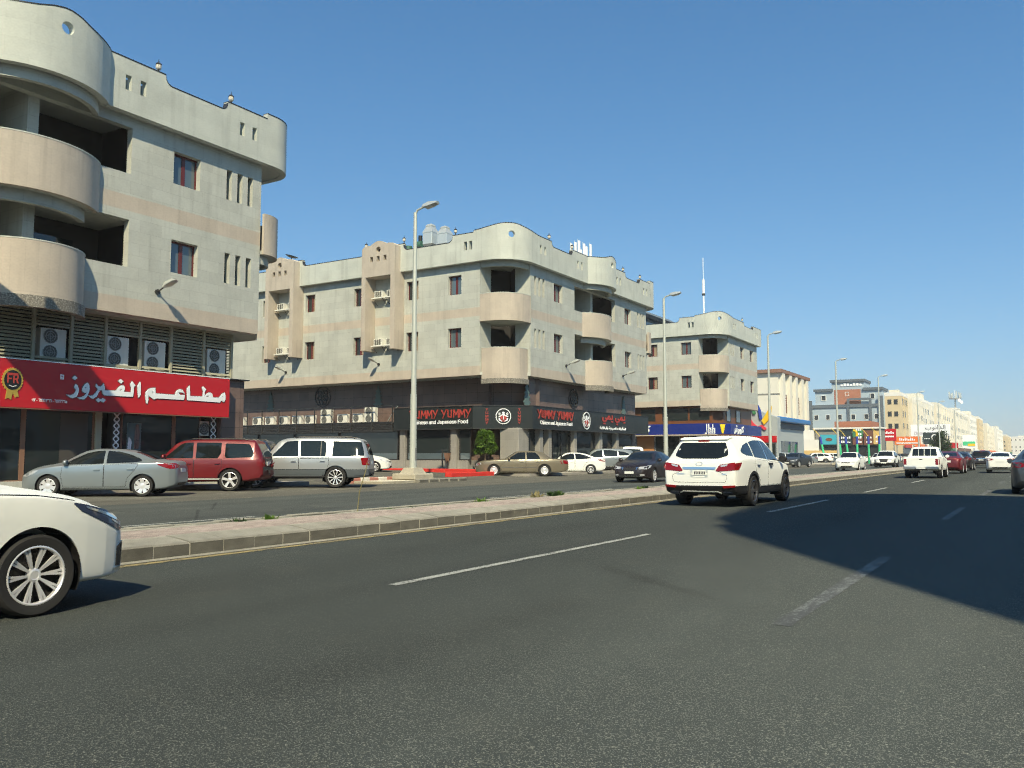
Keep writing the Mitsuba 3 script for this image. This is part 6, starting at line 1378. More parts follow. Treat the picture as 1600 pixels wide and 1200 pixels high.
# ---------------------------------------------------------------- street lamps
pole_d = mikit.ply(cyl((0, 0, 0), (0, 0, 13.1), .155, 16, .085), smooth=40)
arm_d = mikit.ply(cat([tube([(0, 0, 12.95), (0, -.12, 13.2), (0, -.6, 13.32)], .05, 8)]), smooth=40)
head_d = mikit.ply(hull([(-.16, -.5, 13.28), (.16, -.5, 13.28), (-.2, -.8, 13.26), (.2, -.8, 13.26), (-.17, -1.35, 13.36), (.17, -1.35, 13.36), (-.12, -.55, 13.42), (.12, -.55, 13.42), (-.14, -.9, 13.5), (.14, -.9, 13.5), (-.08, -1.38, 13.46), (.08, -1.38, 13.46)]), smooth=30)
lens_d = mikit.ply(hull([(-.15, -.6, 13.25), (.15, -.6, 13.25), (-.13, -1.25, 13.32), (.13, -1.25, 13.32), (-.1, -.7, 13.18), (.1, -.7, 13.18), (-.08, -1.15, 13.24), (.08, -1.15, 13.24)]), smooth=30)
slv_d = mikit.ply(cat([cyl((0, 0, .2), (0, 0, 4.1), .172, 16, .158), rbox(-.24, .24, -.24, .24, .18, .24, .01)]), smooth=40)
hat_d = mikit.ply(bx(-.05, .05, -.175, -.15, .9, 1.5))
base_d = mikit.ply(cat([rbox(-.75, .75, -.7, .7, -.02, .28, .05), hull([(-.5, -.45, .25), (.5, -.45, .25), (-.5, .45, .25), (.5, .45, .25), (-.32, -.3, .55), (.32, -.3, .55), (-.32, .3, .55), (.32, .3, .55)])]))
for i, (x, y) in enumerate(((33.0, 25.9), (61.0, 24.0), (85.6, 22.8), (113.9, 21.9), (140.5, 20.9), (180.1, 20.0), (215, 19.6), (252, 19.2))):
    k = thing('street_lamp', ['street lamp on a concrete foot before the restaurant side wall', 'street lamp between the restaurant block and the blue shop sign', 'street lamp by the shop with the blue eaves', 'street lamp before the blue grey building', 'street lamp at the right end of the blue grey building', 'street lamp before the white hoarding', 'street lamp just beyond the bushy tree', 'farthest street lamp in the row'][i], 'street lamp', 'tall grey street lamps in a row')
    A = T().translate([x, y, .12 if i == 0 else .05])
    for nm, d, mt in (('pole', pole_d, 'pole_grey'), ('arm', arm_d, 'pole_grey'), ('head', head_d, 'galv'), ('lens', lens_d, 'lamp_glass'), ('sleeve', slv_d, 'pole_grey'), ('door', hat_d, 'grey_metal')): put(k, nm, d, mt, to=A)
    put(k, 'foot', base_d, 'concrete', to=A)
# kerbs and small things round the first lamp
ki = thing('kerb_island', 'worn red and white striped kerb beside the first street lamp', 'kerb')
for i in range(7): put(ki, 'kerb_stone', rbox(29.6 + i * .62, 30.2 + i * .62, 26.7, 27.0, -.05, .24, .03), 'red_worn' if i % 2 == 0 else 'kerb_white')
put(ki, 'fill', bx(29.7, 35.4, 25.0, 26.68, -.05, .10), 'concrete')
for i in range(5): put(ki, 'kerb_stone', rbox(32.0 + i * .8, 32.75 + i * .8, 24.75, 25.0, -.05, .16, .04), 'kerb_stone_1')
rk = thing('red_kerb', 'bright red painted kerb along the restaurant side wall', 'kerb')
for i in range(26): put(rk, 'kerb_stone', rbox(44.4, 44.7, 29.6 + i * .9, 30.495 + i * .9, .0, .42, .02), 'kerb_red')
put(rk, 'paving', bx(44.7, 47.0, 29.6, 53, .0, .40), 'pavement_grey')
rk2 = thing('red_kerb', 'short bright red kerb block in front of the olive tan saloon', 'kerb')
for i in range(5): put(rk2, 'kerb_stone', rbox(39.8 + i * .93, 40.725 + i * .93, 28.5, 28.95, -.02, .28, .02), 'kerb_red')
put(rk2, 'broken_stone', hull([(44.5, 28.5, 0), (45.1, 28.4, 0), (45.2, 28.9, 0), (44.6, 29, 0), (44.6, 28.6, .26), (44.9, 28.7, .30), (45.0, 28.85, .2)]), 'concrete')
struct('side_street_ramp', trimesh.Trimesh([[27.5, 27.2, .0], [44.6, 27.2, .0], [44.6, 36, .30], [27.5, 36, .30], [44.6, 70, .30], [27.5, 70, .30]], [[0, 1, 2], [0, 2, 3], [3, 2, 4], [3, 4, 5]], process=False), 'asphalt_lot', 'gently rising asphalt of the side street')
bn = thing('litter_bin', 'dark hanging litter bin between two posts on the pavement', 'bin')
for dx in (0, .42): put(bn, 'post', cyl((45.35, 33.2 - dx, .48), (45.35, 33.2 - dx, 1.65 - dx * .6), .04, 8), 'dark_metal')
put(bn, 'basket', hull([(45.22, 33.0, 1.45), (45.5, 33.0, 1.45), (45.22, 32.62, 1.45), (45.5, 32.62, 1.45), (45.32, 32.86, .72), (45.40, 32.76, .72)]), 'rust'); put(bn, 'rim', rbox(45.2, 45.52, 32.6, 33.02, 1.43, 1.48, .01), 'dark_metal')
# ---------------------------------------------------------------- plants
def leaf(p, d, w, L):
    d = d / np.linalg.norm(d); s = np.cross(d, [0, 0, 1.]); s /= np.linalg.norm(s) + 1e-9
    u = np.cross(s, d)
    return [p, p + d * L * .5 + s * w * .5 - u * .0, p + d * L, p + d * L * .5 - s * w * .5 + u * .03 * L]
def leaves(centres, n, size, R_, seed):
    g = np.random.default_rng(seed); v, f = [], []
    for c, r in centres:
        for _ in range(n):
            q = g.normal(size=3); q /= np.linalg.norm(q); rad = r * g.uniform(.55, 1.05)
            p = np.array(c) + q * rad * np.array([1, 1, .85])
            d = q + g.normal(size=3) * .7 + [0, 0, -.25]
            k = leaf(p, d, size * g.uniform(.35, .6), size * g.uniform(.7, 1.3)); b = len(v)
            v += k; f += [[b, b + 1, b + 2], [b, b + 2, b + 3]]
    return trimesh.Trimesh(np.array(v), f, process=False)
def leafmat(name, c, tr):
    scene['mat_' + name] = dict(type='principledthin', base_color=proc(lambda p, n, uv, c=c: mi.Color3f(c) * (.65 + .8 * noise(p.x * 3.1, p.y * 3.1, p.z * 3.1))), roughness=.45, diff_trans=tr, spec_trans=0.)
leafmat('leaf_bright', (.13, .23, .04), .8); leafmat('leaf_dark', (.045, .085, .030), .5); leafmat('leaf_dry', (.22, .19, .09), .4)
M('bark', (.16, .12, .085), .9)
def tree(name, label, x, y, z, h, crown_r, seed, mat, leaf_size, n, trunk_r=.07, clear=.45, blobs=14):
    k = thing(name, label, 'tree'); g = np.random.default_rng(seed)
    tip = np.array([x, y, z + h * clear])
    put(k, 'trunk', cat([cyl((x, y, z - .05), (x + .05, y + .03, z + h * clear * .5), trunk_r, 8, trunk_r * .85), cyl((x + .05, y + .03, z + h * clear * .5), tip, trunk_r * .85, 8, trunk_r * .7)]), 'bark', 40)
    cs = []
    for i in range(blobs):
        a = g.uniform(0, 2 * np.pi); rr = crown_r * math.sqrt(g.uniform(0, 1)) * .72; hh = g.uniform(0, 1)
        rr *= math.sin(math.pi * (.18 + .74 * hh)) ** .7
        c = np.array([x + rr * math.cos(a), y + rr * math.sin(a), z + h * clear + (h * (1 - clear)) * (.08 + .8 * hh)])
        cs.append((c, crown_r * g.uniform(.24, .40)))
        if i < 7: put(k, 'limb', cyl(tip - [0, 0, .1], c, trunk_r * .5, 6, .012), 'bark', 40)
    put(k, 'crown', leaves(cs, n, leaf_size, 0, seed), mat)
tree('street_tree', 'small bright green tree by the cut corner of the restaurant', 45.4, 29.9, .4, 2.35, .82, 4, 'leaf_bright', .22, 190, .06, .42, 18)
tree('bushy_tree', 'dusty green bushy tree beside the white hoarding', 233, 20.6, 0, 7.2, 3.0, 8, 'leaf_dark', .55, 150, .2, .15, 24)
# weeds, reed and wire along the far kerb of the median
def weed(x, y, z, r, n, seed):
    g = np.random.default_rng(seed); v, f = [], []
    for _ in range(n):
        a = g.uniform(0, 6.28); d = np.array([math.cos(a), math.sin(a), g.uniform(.3, 1.6)]); p = np.array([x, y, z]) + g.normal(size=3) * [r * .5, .04, 0]
        b = len(v); v += leaf(p, d, r * .22, r * g.uniform(.5, 1.1)); f += [[b, b + 1, b + 2], [b, b + 2, b + 3]]
    return trimesh.Trimesh(np.array(v), f, process=False)
for i, (x, r, n) in enumerate(((9.6, .13, 40), (10.2, .16, 60), (13.3, .10, 26), (14.0, .10, 20), (15.1, .08, 16), (16.6, .16, 50), (19.9, .20, 70), (20.3, .22, 60), (25.5, .15, 40), (26.2, .18, 40))):
    k = single('weed', weed(x, 11.0 + .05 * math.sin(i * 3), .17, r, n, 20 + i), 'leaf_bright' if i % 3 else 'leaf_dark', ['low green weed tuft in the kerb joint, leftmost', 'fuller weed tuft in the kerb joint just right of the leftmost', 'tiny weed left of the middle of the kerb', 'tiny weed in the middle of the kerb', 'smallest weed on the kerb', 'leafy weed on the kerb before the lamp foot', 'tall weed on the kerb before the saloon', 'bushy weed beside the tall weed on the kerb', 'weed on the kerb near the black sedan', 'spreading weed on the kerb farthest right'][i], 'weed', 'weeds in the median kerb')
k = single('dry_weed', weed(19.0, 10.98, .18, .28, 22, 77), 'leaf_dry', 'dry brown weed stalks standing on the median kerb', 'weed')
single('dry_reed', tube([(12.35, 11.0, .18), (12.42, 11.02, .55), (12.62, 11.05, .95), (12.68, 11.06, 1.12)], .009, 5), 'leaf_dry', 'pale dry reed stalk standing upright on the median', 'plant stalk')
single('bent_wire', tube([(5.95, 11.3, .12), (6.1, 11.3, .22), (6.35, 11.3, .33), (6.75, 11.3, .38), (7.2, 11.3, .36), (7.6, 11.3, .30)], .006, 5), 'leaf_dry', 'thin bent dry stalk arching over the far kerb behind the near white sedan', 'plant stalk')
put(med, 'stub', cyl((7.55, 11.2, .2), (7.55, 11.2, .31), .012, 6), 'kerb_white')
# ---------------------------------------------------------------- farther buildings
M('cream', (.66, .62, .51), .8); M('cream_light', (.63, .61, .53), .8); M('ochre', (.56, .465, .30), .8); M('white_wall', (.68, .675, .63), .8); M('blue_grey', (.34, .42, .48), .7); M('slate', (.10, .125, .15), .6); M('brick_red', (.36, .145, .085), .7)
M('blue_eave', (.03, .16, .42), .4); M('metal_panel', (.36, .40, .41), .45); M('orange_sign', (.72, .16, .03), .5); M('sign_dark', (.035, .05, .055), .3); M('sign_teal', (.05, .36, .46), .5); M('sign_brown', (.16, .07, .045), .5); M('sign_green', (.05, .2, .09), .5); M('banner_blue', (.03, .06, .34), .5); M('banner_green', (.05, .52, .24), .5); M('banner_yellow', (.80, .50, .02), .5); M('sand_awning', (.60, .42, .17), .8); M('brown_roof', (.22, .12, .085), .7); M('window_dark', (.03, .035, .04), .2); M('grey_shade', (.22, .22, .20), .7)
M('text_pink', (.62, .05, .08), .5)
def facade(b, plane, c, rects, mat='window_dark', name='window', depth=.06, frame=None):
    """windows standing a little proud on the plane X=c or Y=c, each with a frame"""
    for (u0, u1, z0, z1) in rects:
        w = numbered(f'{b}__{name}'); f = R(u0 - .12, z0 - .12, u1 + .12, z1 + .12).difference(R(u0, z0, u1, z1))
        fn = inX if plane == 'X' else inY
        put(w, 'pane', fn(R(u0, z0, u1, z1), c - .03, .02), mat); put(w, 'frame', fn(f, c - depth, depth + .01), frame or 'white_wall')
def building(label, x0, x1, y0, y1, h, mat, name='city_building', roof='cream_light', para=1.0):
    b = thing(name, label, 'building', None)
    put(b, 'wall', bx(x0, x1, y0, y1, -.1, h), mat)
    put(b, 'parapet', cat([bx(x0 - .06, x1 + .06, y0 - .06, y0 + .2, h + .003, h + para), bx(x0 - .06, x1 + .06, y1 - .2, y1 + .06, h + .003, h + para), bx(x0 - .06, x0 + .2, y0 + .203, y1 - .203, h + .003, h + para), bx(x1 - .2, x1 + .06, y0 + .203, y1 - .203, h + .003, h + para)]), roof)
    return b
def grid(u0, u1, n, z0, dz, m, w, h): return [(u0 + (u1 - u0) * (i + .5) / n - w / 2, u0 + (u1 - u0) * (i + .5) / n + w / 2, z0 + j * dz, z0 + j * dz + h) for i in range(n) for j in range(m)]   # windows row by row
# glass roofed block behind the second block (grey sliver above the far block)
gb = thing('glazed_building', 'dark grey roof and blue glazed top storey behind the restaurant block', 'building')
put(gb, 'wall', bx(100, 118, 46, 74, -.1, 17.5), 'metal_panel'); put(gb, 'glazing', bx(99.9, 118, 45.9, 74, 17.6, 20.2), 'pane_blue'); put(gb, 'roof', hull([(98.5, 44.5, 20.3), (98.5, 75, 20.3), (119, 44.5, 20.3), (119, 75, 20.3), (100, 46, 21.2), (100, 75, 21.6), (119, 46, 21.2), (119, 75, 21.6)]), 'slate')
# white tower with pilasters and a brown eave
tb = thing('white_tower', 'white four storey building with tall pilasters and a brown eave', 'building')
X0, X1, Y0, Y1, H0 = 176, 199.5, 45, 53.5, 18.0
put(tb, 'wall', bx(X0, X1, Y0, Y1, -.1, H0), 'cream_light')
put(tb, 'eave', bx(X0 - .9, X1 + .9, Y0 - .9, Y1 + .9, H0 + .003, H0 + .7), 'brown_roof')
for z in (4.6, 13.6): put(tb, 'string_course', bx(X0 - .12, X1 + .12, Y0 - .12, Y1 + .12, z, z + .25), 'grey_shade')
for x in (177.5, 183.2, 188.2, 193.6, 198): put(tb, 'pilaster', bx(x - .9, x + .9, Y0 - .8, Y0 + .01, 0, H0), 'cream_light')
facade(tb, 'Y', Y0, [(179.4, 181.2, 1.5, 3.4), (190.0, 191.8, 1.5, 3.4), (179.4, 181.2, 6, 8), (190, 191.8, 6, 8), (179.4, 181.2, 10.6, 12.6), (190, 191.8, 10.6, 12.6)], depth=.1)
for x in (180.3, 190.9): put(tb, 'panel', bx(x - 1.1, x + 1.1, Y0 - .3, Y0, 10.0, 13.5), 'brown_roof')
# single storey shop with a blue eave
es = thing('eaves_shop', 'low grey panelled shop with a blue eave and a tall glazed front', 'building')
put(es, 'wall', bx(110, 131, 30, 44, -.1, 5.6), 'metal_panel'); put(es, 'eave', rbox(114.5, 131.8, 29.1, 44.2, 5.75, 6.4, .1), 'blue_eave'); put(es, 'fascia', bx(114.8, 131, 29.85, 29.98, 4.9, 5.7), 'slate')
facade(es, 'Y', 30, [(115.5, 119, .3, 3.1), (119.6, 123, .3, 3.1), (123.6, 127, .3, 3.1)], 'shop_glass', 'shop_window', frame='slate')
put(es, 'door_band', bx(115.5, 127, 29.9, 29.96, .8, 1.4), 'banner_blue')
gw = [(27.9, 0), (27.9, 6.0), (29, 6.4), (31.5, 7.4), (33, 9.6), (34.6, 9.8), (34.6, 0)]
put(es, 'gable', inX(P(*[(y, z) for y, z in gw]), 108.2, 1.5), 'metal_panel')
put(es, 'red_band', bx(108.0, 108.18, 28.0, 32.4, 2.9, 3.7), 'sign_red')
facade(es, 'X', 108.2, [(28.2, 30.0, .4, 2.7), (30.3, 32.2, .4, 2.7)], 'shop_glass', 'shop_window', frame='slate')
ss = thing('script_sign', 'red script lettering with a yellow and blue figure on the grey gable', 'sign')
sw = lambda pts, r: LineString(pts).buffer(r)
put(ss, 'lettering', inX(union_all([sw([(32.3, 5.0), (31.9, 4.7), (31.2, 4.8), (30.9, 5.2), (30.4, 4.7), (29.8, 4.9), (29.4, 4.6)], .17), sw([(32.2, 6.4), (31.6, 6.8), (31.4, 6.2), (31.9, 5.8)], .15), sw([(30.9, 5.2), (31.3, 5.9)], .12)]), 107.95, .2), 'text_pink')
put(ss, 'yellow_shape', inX(P((29.5, 5.1), (29.0, 5.6), (28.6, 6.6), (28.5, 7.4), (28.9, 7.0), (29.4, 6.2), (29.8, 5.6)), 107.95, .2), 'banner_yellow'); put(ss, 'blue_shape', inX(sw([(29.9, 5.9), (30.0, 6.8), (30.3, 7.5)], .16), 107.95, .2), 'banner_blue'); put(ss, 'green_shape', inX(sw([(30.7, 6.6), (30.9, 7.3)], .2), 107.95, .2), 'sign_green')
# blue grey building with slate frames and a brick panel
bb = thing('blue_grey_building', 'blue grey building with slate frames and a brick red centre', 'building')
XB0 = 290
def fx(y0, y1, z0, z1, mat, nm, pr): put(bb, nm, bx(XB0 - pr, XB0 + (12 if pr == 0 else 0), y0, y1, z0, z1), mat)
fx(42.2, 65.6, -.1, 17.6, 'blue_grey', 'wall', 0)
put(bb, 'upper_wall', bx(XB0 + 1, XB0 + 12, 42.4, 47.5, 17.603, 22.0), 'blue_grey'); put(bb, 'upper_wall', bx(XB0 + 1, XB0 + 12, 57.4, 62.6, 17.603, 22.0), 'blue_grey'); put(bb, 'upper_wall', bx(XB0 + 1, XB0 + 12, 47.503, 57.397, 17.603, 24.8), 'blue_grey')
put(bb, 'brick_panel', bx(XB0 + .8, XB0 + 1, 48.6, 56.6, 17.6, 22.4), 'brick_red')
for y0, y1, z in ((42.0, 47.9, 22.003), (57.0, 63.0, 22.003), (47.2, 57.8, 24.803)): put(bb, 'cornice', bx(XB0 + .2, XB0 + 12.4, y0, y1, z, z + .8), 'slate')
fx(42.2, 63.4, 16.6, 17.6, 'slate', 'beam', .5)
for y0, y1, z1 in ((63.4, 65.8, 19.0), (51.9, 52.6, 19.4), (45.3, 46.0, 19.4), (41.9, 43.4, 20.0)): fx(y0, y1, 0, z1, 'slate', 'post', .6)
fx(46.0, 51.9, 18.8, 19.5, 'slate', 'beam', .6)
facade(bb, 'X', XB0, [(y - .55, y + .55, z, z + 1.5) for y in (62.2, 58.6, 54.9, 50.9, 47.0, 43.9) for z in (12.8, 8.4, 4.2)], frame='white_wall', depth=.12)
facade(bb, 'X', XB0 + 1, [(59.3, 60.6, 19.2, 20.6), (44.6, 45.7, 19.4, 20.8), (52.2, 53.2, 20.4, 21.5)], frame='white_wall', depth=.3)
put(bb, 'roof_sign', union_m := cat([bx(XB0 + .7, XB0 + .95, 48.2 + i * .95, 48.9 + i * .95, 23.5, 24.1 + .2 * (i % 3)) for i in range(7)]), 'letter_white')
# pale city blocks along the road, each with its own windows
spec = [  # label, x0, x1, y0, y1, height, wall
    ('tall ochre and cream block beside the blue grey building', 253, 266, 32.0, 36.2, 17.4, 'ochre'),
    ('cream block with bays of windows above the orange sign', 267, 294, 31.0, 36.0, 16.2, 'cream'),
    ('broad cream block behind the white hoarding', 296, 340, 32.5, 48, 18.6, 'cream_light'),
    ('cream block with a roof tank behind the bushy tree', 343, 412, 32.0, 48, 19.4, 'cream'),
    ('pale block under the telecom mast', 416, 492, 31.5, 48, 20.6, 'cream_light'),
    ('white block with dark roof sheds', 496, 548, 31.0, 48, 21.6, 'white_wall'),
    ('narrow ochre block under scaffolding', 552, 590, 30.0, 46, 22.0, 'ochre'),
    ('peach block with dark balconies', 600, 690, 28.5, 48, 19.5, 'cream'),
    ('long white block in the distance', 700, 800, 27, 50, 20.0, 'white_wall'),
    ('ochre topped block at the far end of the row', 810, 900, 24, 46, 17.0, 'ochre'),
    ('white block at the far end right of the road', 930, 1050, 12, 30, 18.0, 'white_wall')]
for i, (lb, x0, x1, y0, y1, h, mt) in enumerate(spec):
    b = building(lb, x0, x1, y0, y1, h, mt, roof='cream_light' if i % 2 else 'white_wall')
    n = max(3, int((x1 - x0) / 7)); m = int(h / 3.3)
    facade(b, 'Y', y0, [r for q, r in enumerate(grid(x0 + 1, x1 - 1, n, 5.2, 3.3, m - 1, 3.2, 1.6)) if (q * 7 + i) % 5], frame=mt)
    facade(b, 'X', x0, [r for q, r in enumerate(grid(y0 + .6, y1 - .4, max(2, int((y1 - y0) / 3.4)), 5.2, 3.3, m - 1, 1.0, 1.4)) if (q * 5 + i) % 4], frame=mt)
    for s_ in range(1, n, 2): put(b, 'pilaster', bx(x0 + (x1 - x0) * s_ / n - .4, x0 + (x1 - x0) * s_ / n + .4, y0 - .2, y0 - .001, 4.7, h), mt)
    put(b, 'stair_tower', bx(x0 + (x1 - x0) * .35, x0 + (x1 - x0) * .6, y0 + 1.2, min(y0 + 8, y1 - .5), h, h + 2.0 + .6 * (i % 3)), 'cream_light')
    put(b, 'shop_floor', bx(x0 - .1, x1 + .1, y0 - .4, y0 - .002, 0, 3.4), 'slate'); put(b, 'shop_board', bx(x0, x1, y0 - .7, y0 - .42, 3.4, 4.6), ['sign_red', 'orange_sign', 'white_wall', 'sign_green', 'sign_brown', 'white_wall'][i % 6])
tm = thing('telecom_mast', 'roof mast crowded with telecom antennas', 'antenna mast')
for dx in (-1.2, 1.2): put(tm, 'leg', cyl((452 + dx, 34, 20.5), (452 + dx * .5, 34, 28.0), .22, 8), 'grey_metal')
put(tm, 'platform', lathe([(0, 0), (2.6, 0), (2.6, .3), (0, .3)], 12).apply_translation([452, 34, 27.7]), 'grey_metal')
for i in range(9):
    a = i * 2 * math.pi / 9; put(tm, 'panel', rbox(452 + 2.4 * math.cos(a) - .4, 452 + 2.4 * math.cos(a) + .4, 34 + 2.4 * math.sin(a) - .3, 34 + 2.4 * math.sin(a) + .3, 28.2, 30.0 + .6 * (i % 3), .05), 'galv')
put(tm, 'rod', cyl((452, 34, 27.5), (452, 34, 32), .12, 6), 'letter_white')
for x, y, z in ((452.5, 31.6, 26.2), (450.6, 32.4, 27.0)): put(tm, 'dish', cyl((x, y, z), (x - .3, y - .3, z), .8, 14), 'letter_white')
# low shops and walls before the blue grey building
ws = thing('white_wall', 'long white rendered wall with an ochre base beside the blue eaved shop', 'wall'); put(ws, 'wall', bx(165, 165.6, 35.2, 46, -.1, 4.2), 'white_wall'); put(ws, 'wall', bx(166, 172, 36.2, 44, -.1, 6.0), 'white_wall'); put(ws, 'base', bx(164.6, 164.98, 31.5, 46, -.1, 2.2), 'sand_awning'); put(ws, 'hatch', bx(165.8, 165.98, 38.6, 39.8, 4.6, 5.7), 'sand_awning')
sh = thing('shop_row', 'row of low shops with coloured boards behind the banner columns', 'building'); put(sh, 'wall', bx(166.5, 171, 24.6, 36, -.1, 6.1), 'grey_shade'); put(sh, 'opening', bx(166.3, 166.48, 25, 35, .1, 3.0), 'window_dark')
put(sh, 'roof', bx(166, 171.5, 24.4, 36.2, 6.11, 6.4), 'white_wall'); put(sh, 'brick_wall', bx(174, 184, 27.5, 34, -.1, 7.8), 'brick_red')
boards = [(31.9, 35.0, 3.3, 5.1, 'sign_teal', 'teal shop board with a brown fish shape'), (29.5, 31.7, 3.2, 5.6, 'sign_dark', 'dark shop board with white lettering'), (27.6, 29.3, 4.6, 5.9, 'sign_green', 'green shop board above a brown one'), (27.6, 29.3, 3.2, 4.5, 'sign_brown', 'brown shop board under the green one'), (25.9, 27.4, 3.2, 5.8, 'sign_brown', 'large brown shop board with pale lettering'), (24.6, 25.8, 3.3, 5.7, 'sand_awning', 'sand coloured shop board beside the brown one')]
for y0, y1, z0, z1, mt, lb in boards:
    k = thing('shop_board', lb, 'sign'); put(k, 'panel', bx(165.7, 166.0, y0, y1, z0, z1), mt)
    rr = random.Random(int(y0 * 7))
    if mt == 'sign_teal': put(k, 'picture', inX(affinity.scale(Point((y0 + y1) / 2, 4.2).buffer(1), .6, .3), 165.66, .03), 'sign_brown')
    else:
        for j in range(2): put(k, 'lettering', inX(union_all([R(y0 + .2 + i * .34, z0 + .35 + j * .8, y0 + .44 + i * .34, z0 + .55 + j * .8 + rr.uniform(.0, .25)) for i in range(int((y1 - y0 - .4) / .34))]), 165.66, .03), 'letter_white')
def board_thing(label, X_, y0, y1, z0, z1, mat, name='shop_board', cat_n='sign', posts=2):
    k = thing(name, label, cat_n); put(k, 'panel', bx(X_, X_ + .3, y0, y1, z0, z1), mat)
    for y in [y0 + .5, y1 - .5][:posts]: put(k, 'post', cyl((X_ + .45, y, 0), (X_ + .45, y, z1), .12, 8), 'grey_metal')
    return k
k = board_thing('dark red shop sign with white lettering', 200, 26.6, 29.7, 4.4, 7.0, 'sign_red'); put(k, 'lettering', inX(union_all([R(27 + i * .42, 5.9, 27.28 + i * .42, 6.3 + .2 * (i % 2)) for i in range(6)] + [R(27, 5.2, 29.3, 5.5)]), 199.94, .04), 'letter_white')
k = board_thing('orange shop sign with pale lettering', 230, 25.2, 31.0, 3.9, 5.9, 'orange_sign'); put(k, 'lettering', inX(union_all([R(26.4 + i * .4, 4.9, 26.66 + i * .4, 5.3 + .15 * (i % 3)) for i in range(9)]), 229.94, .05), 'letter_white'); put(k, 'lower_strip', bx(229.9, 229.98, 25.5, 30.6, 4.2, 4.45), 'letter_white')
k = board_thing('big white hoarding with grey Arabic lettering', 240, 19.4, 28.4, 6.2, 9.1, 'letter_white', 'hoarding', 'hoarding')
mirx = lambda g: affinity.scale(g, -1, 1, origin=(0, 0))
put(k, 'lettering', inX(affinity.translate(mirx(fit(outline_shape(DANUBE_AR, 1, 42), 0, 4.6, 7.55, 8.9)), 25.1, 0), 239.93, .06), 'letter_dark'); put(k, 'faint_lettering', inX(affinity.translate(mirx(fit(text_poly('Danube', 1), 0, 3.6, 6.45, 7.3)), 27.6, 0), 239.93, .06), 'letter_purple')
k = board_thing('dark billboard with a pale ring emblem in front of the white hoarding', 236, 20.7, 25.2, 4.1, 7.0, 'sign_dark', 'billboard', 'billboard')
put(k, 'ring', inX(union_all([affinity.scale(Point(22.6, 5.7).buffer(.85).difference(Point(22.6, 5.7).buffer(.60)), .9, 1), affinity.scale(Point(22.1, 5.5).buffer(.95).difference(Point(22.1, 5.5).buffer(.82)), .8, 1).intersection(R(0, 0, 22.05, 99))]), 235.94, .05), 'letter_white'); put(k, 'lettering', inX(union_all([R(24.9 - i * .34, 5.35, 24.68 - i * .34, 5.6) for i in range(4)]), 235.94, .05), 'letter_white')
k = board_thing('pale green and yellow billboard beyond the bushy tree', 300, 17.5, 21.0, 3.6, 7.6, 'letter_white', 'billboard', 'billboard'); put(k, 'picture', bx(299.9, 299.98, 17.6, 20.9, 4.4, 5.6), 'banner_green'); put(k, 'picture', bx(299.85, 299.89, 17.6, 19.6, 4.2, 4.9), 'banner_yellow')
k = board_thing('small maroon shop sign beside the bushy tree', 280, 20.8, 23.5, 3.4, 5.0, 'sign_red')
# coloured banner columns
for i, (y, lean, tp) in enumerate(((29.2, .30, 0), (26.6, .16, 0), (25.6, .18, 0), (24.15, 0, 1), (22.5, .02, 2), (21.0, -.02, 2))):
    k = thing('banner_column', ['leaning green and blue banner column, leftmost', 'green and blue banner column by the street lamp', 'thin green and blue banner column right of the street lamp', 'green and blue banner column with a thick yellow top', 'straight green and blue banner column before the brown board', 'straight green and blue banner column by the dark red sign'][i], 'banner column', 'coloured banner columns before the low shops')
    r = .16
    at = lambda z, y=y, l=lean: (140, y + l * (z - 2.2) * .6, z)
    put(k, 'lower_part', cyl(at(0), at(3.0), r, 10), 'banner_green', 40); put(k, 'middle_part', cyl(at(3.003), at(4.2), r * 1.02, 10), 'banner_blue', 40)
    if tp == 1: put(k, 'top', tube([at(4.203), (140, y, 4.8), (140, y + .2, 5.05), (140, y + .5, 5.1)], .18, 10), 'banner_yellow', 40)
    else: put(k, 'streamer', tube([at(4.203), (140, at(4.2)[1] + .5, 4.9), (140, at(4.2)[1] + 1.1, 5.5)], .05, 6), 'banner_yellow', 40)
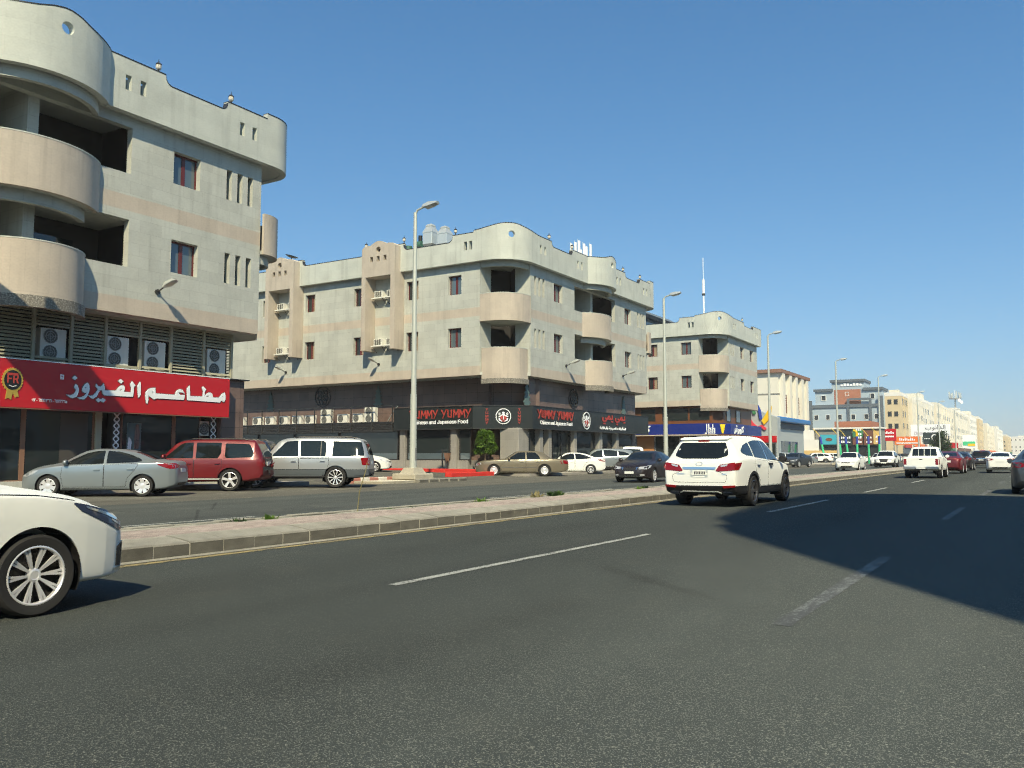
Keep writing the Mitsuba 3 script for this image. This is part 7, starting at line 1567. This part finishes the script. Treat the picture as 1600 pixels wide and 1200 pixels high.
# shade-casting block on the near side of the road, behind the camera's right shoulder
ob = thing('office_building', 'tall office building on the near side of the road, out of the picture', 'building')
put(ob, 'wall', bent([(-7.2, -30), (-7.2, -10), (3.2, -10)] + arc(3.4, -13.0, 3.0, 88, 2, 10) + [(6.6, -30), (-7.2, -30)], Polygon([(0, 0), (0, 22.1), (20, 22.1), (20.4, 23.1), (20.9, 23.0), (21.3, 24.0), (25, 24.8), (29, 25.1), (90, 25.1), (90, 0)]), 0, -.3), 'stone_grey', 30)
put(ob, 'roof', bx(-7.1, 6.5, -29.9, -13, 21.5, 21.7), 'stone_grey')
for i, (x0, x1, h, mt) in enumerate(((-62, -12, 9, 'brown_stone'), (11, 40, 8.5, 'stone_grey'), (43, 75, 10, 'cream'), (78, 130, 9, 'stone_pink'), (134, 210, 11, 'cream_light'))):
    b = building(['brown building across the road behind the camera', 'grey building across the road, first ahead of the camera', 'cream building across the road', 'pink stone building across the road', 'long pale building across the road'][i], x0, x1, -34, -13, h, mt)
    facade_ = [r for r in grid(x0 + 1, x1 - 1, int((x1 - x0) / 5), 4.6, 3.0, 1 if h < 10 else 2, 1.8, 1.5)]
    for (u0, u1, z0, z1) in facade_: put(b, 'window', bx(u0, u1, -13.02, -12.95, z0, z1), 'window_dark')
    put(b, 'shop_front', bx(x0 + .5, x1 - .5, -12.99, -12.9, .3, 3.4), 'window_dark')
# unseen stepped board on a post, added to cast shade across the red sign
av = thing('added_shade_board', 'unseen stepped board on a tall post, added to shade the red sign', 'billboard')
put(av, 'panel', bx(10.3, 10.5, 21.9, 23.5, 8.7, 11.4), 'sign_dark'); put(av, 'panel', bx(10.3, 10.5, 23.503, 25.2, 8.7, 10.4), 'sign_dark'); put(av, 'post', cyl((10.4, 25.4, 0), (10.4, 25.4, 10.0), .12, 10), 'grey_metal')
# dusty air over the whole street
scene['dusty_air'] = dict(type='homogeneous', albedo={'type': 'rgb', 'value': [.95, .955, .95]}, sigma_t=.00032)
scene['haze'] = dict(type='cube', to_world=T().translate([600, 150, 24]).scale([920, 670, 25.5]), bsdf={'type': 'null'}, interior={'type': 'ref', 'id': 'dusty_air'})
labels['haze'] = dict(label='thin dusty haze over the whole street', kind='stuff')
scene['camera']['medium'] = {'type': 'ref', 'id': 'dusty_air'}
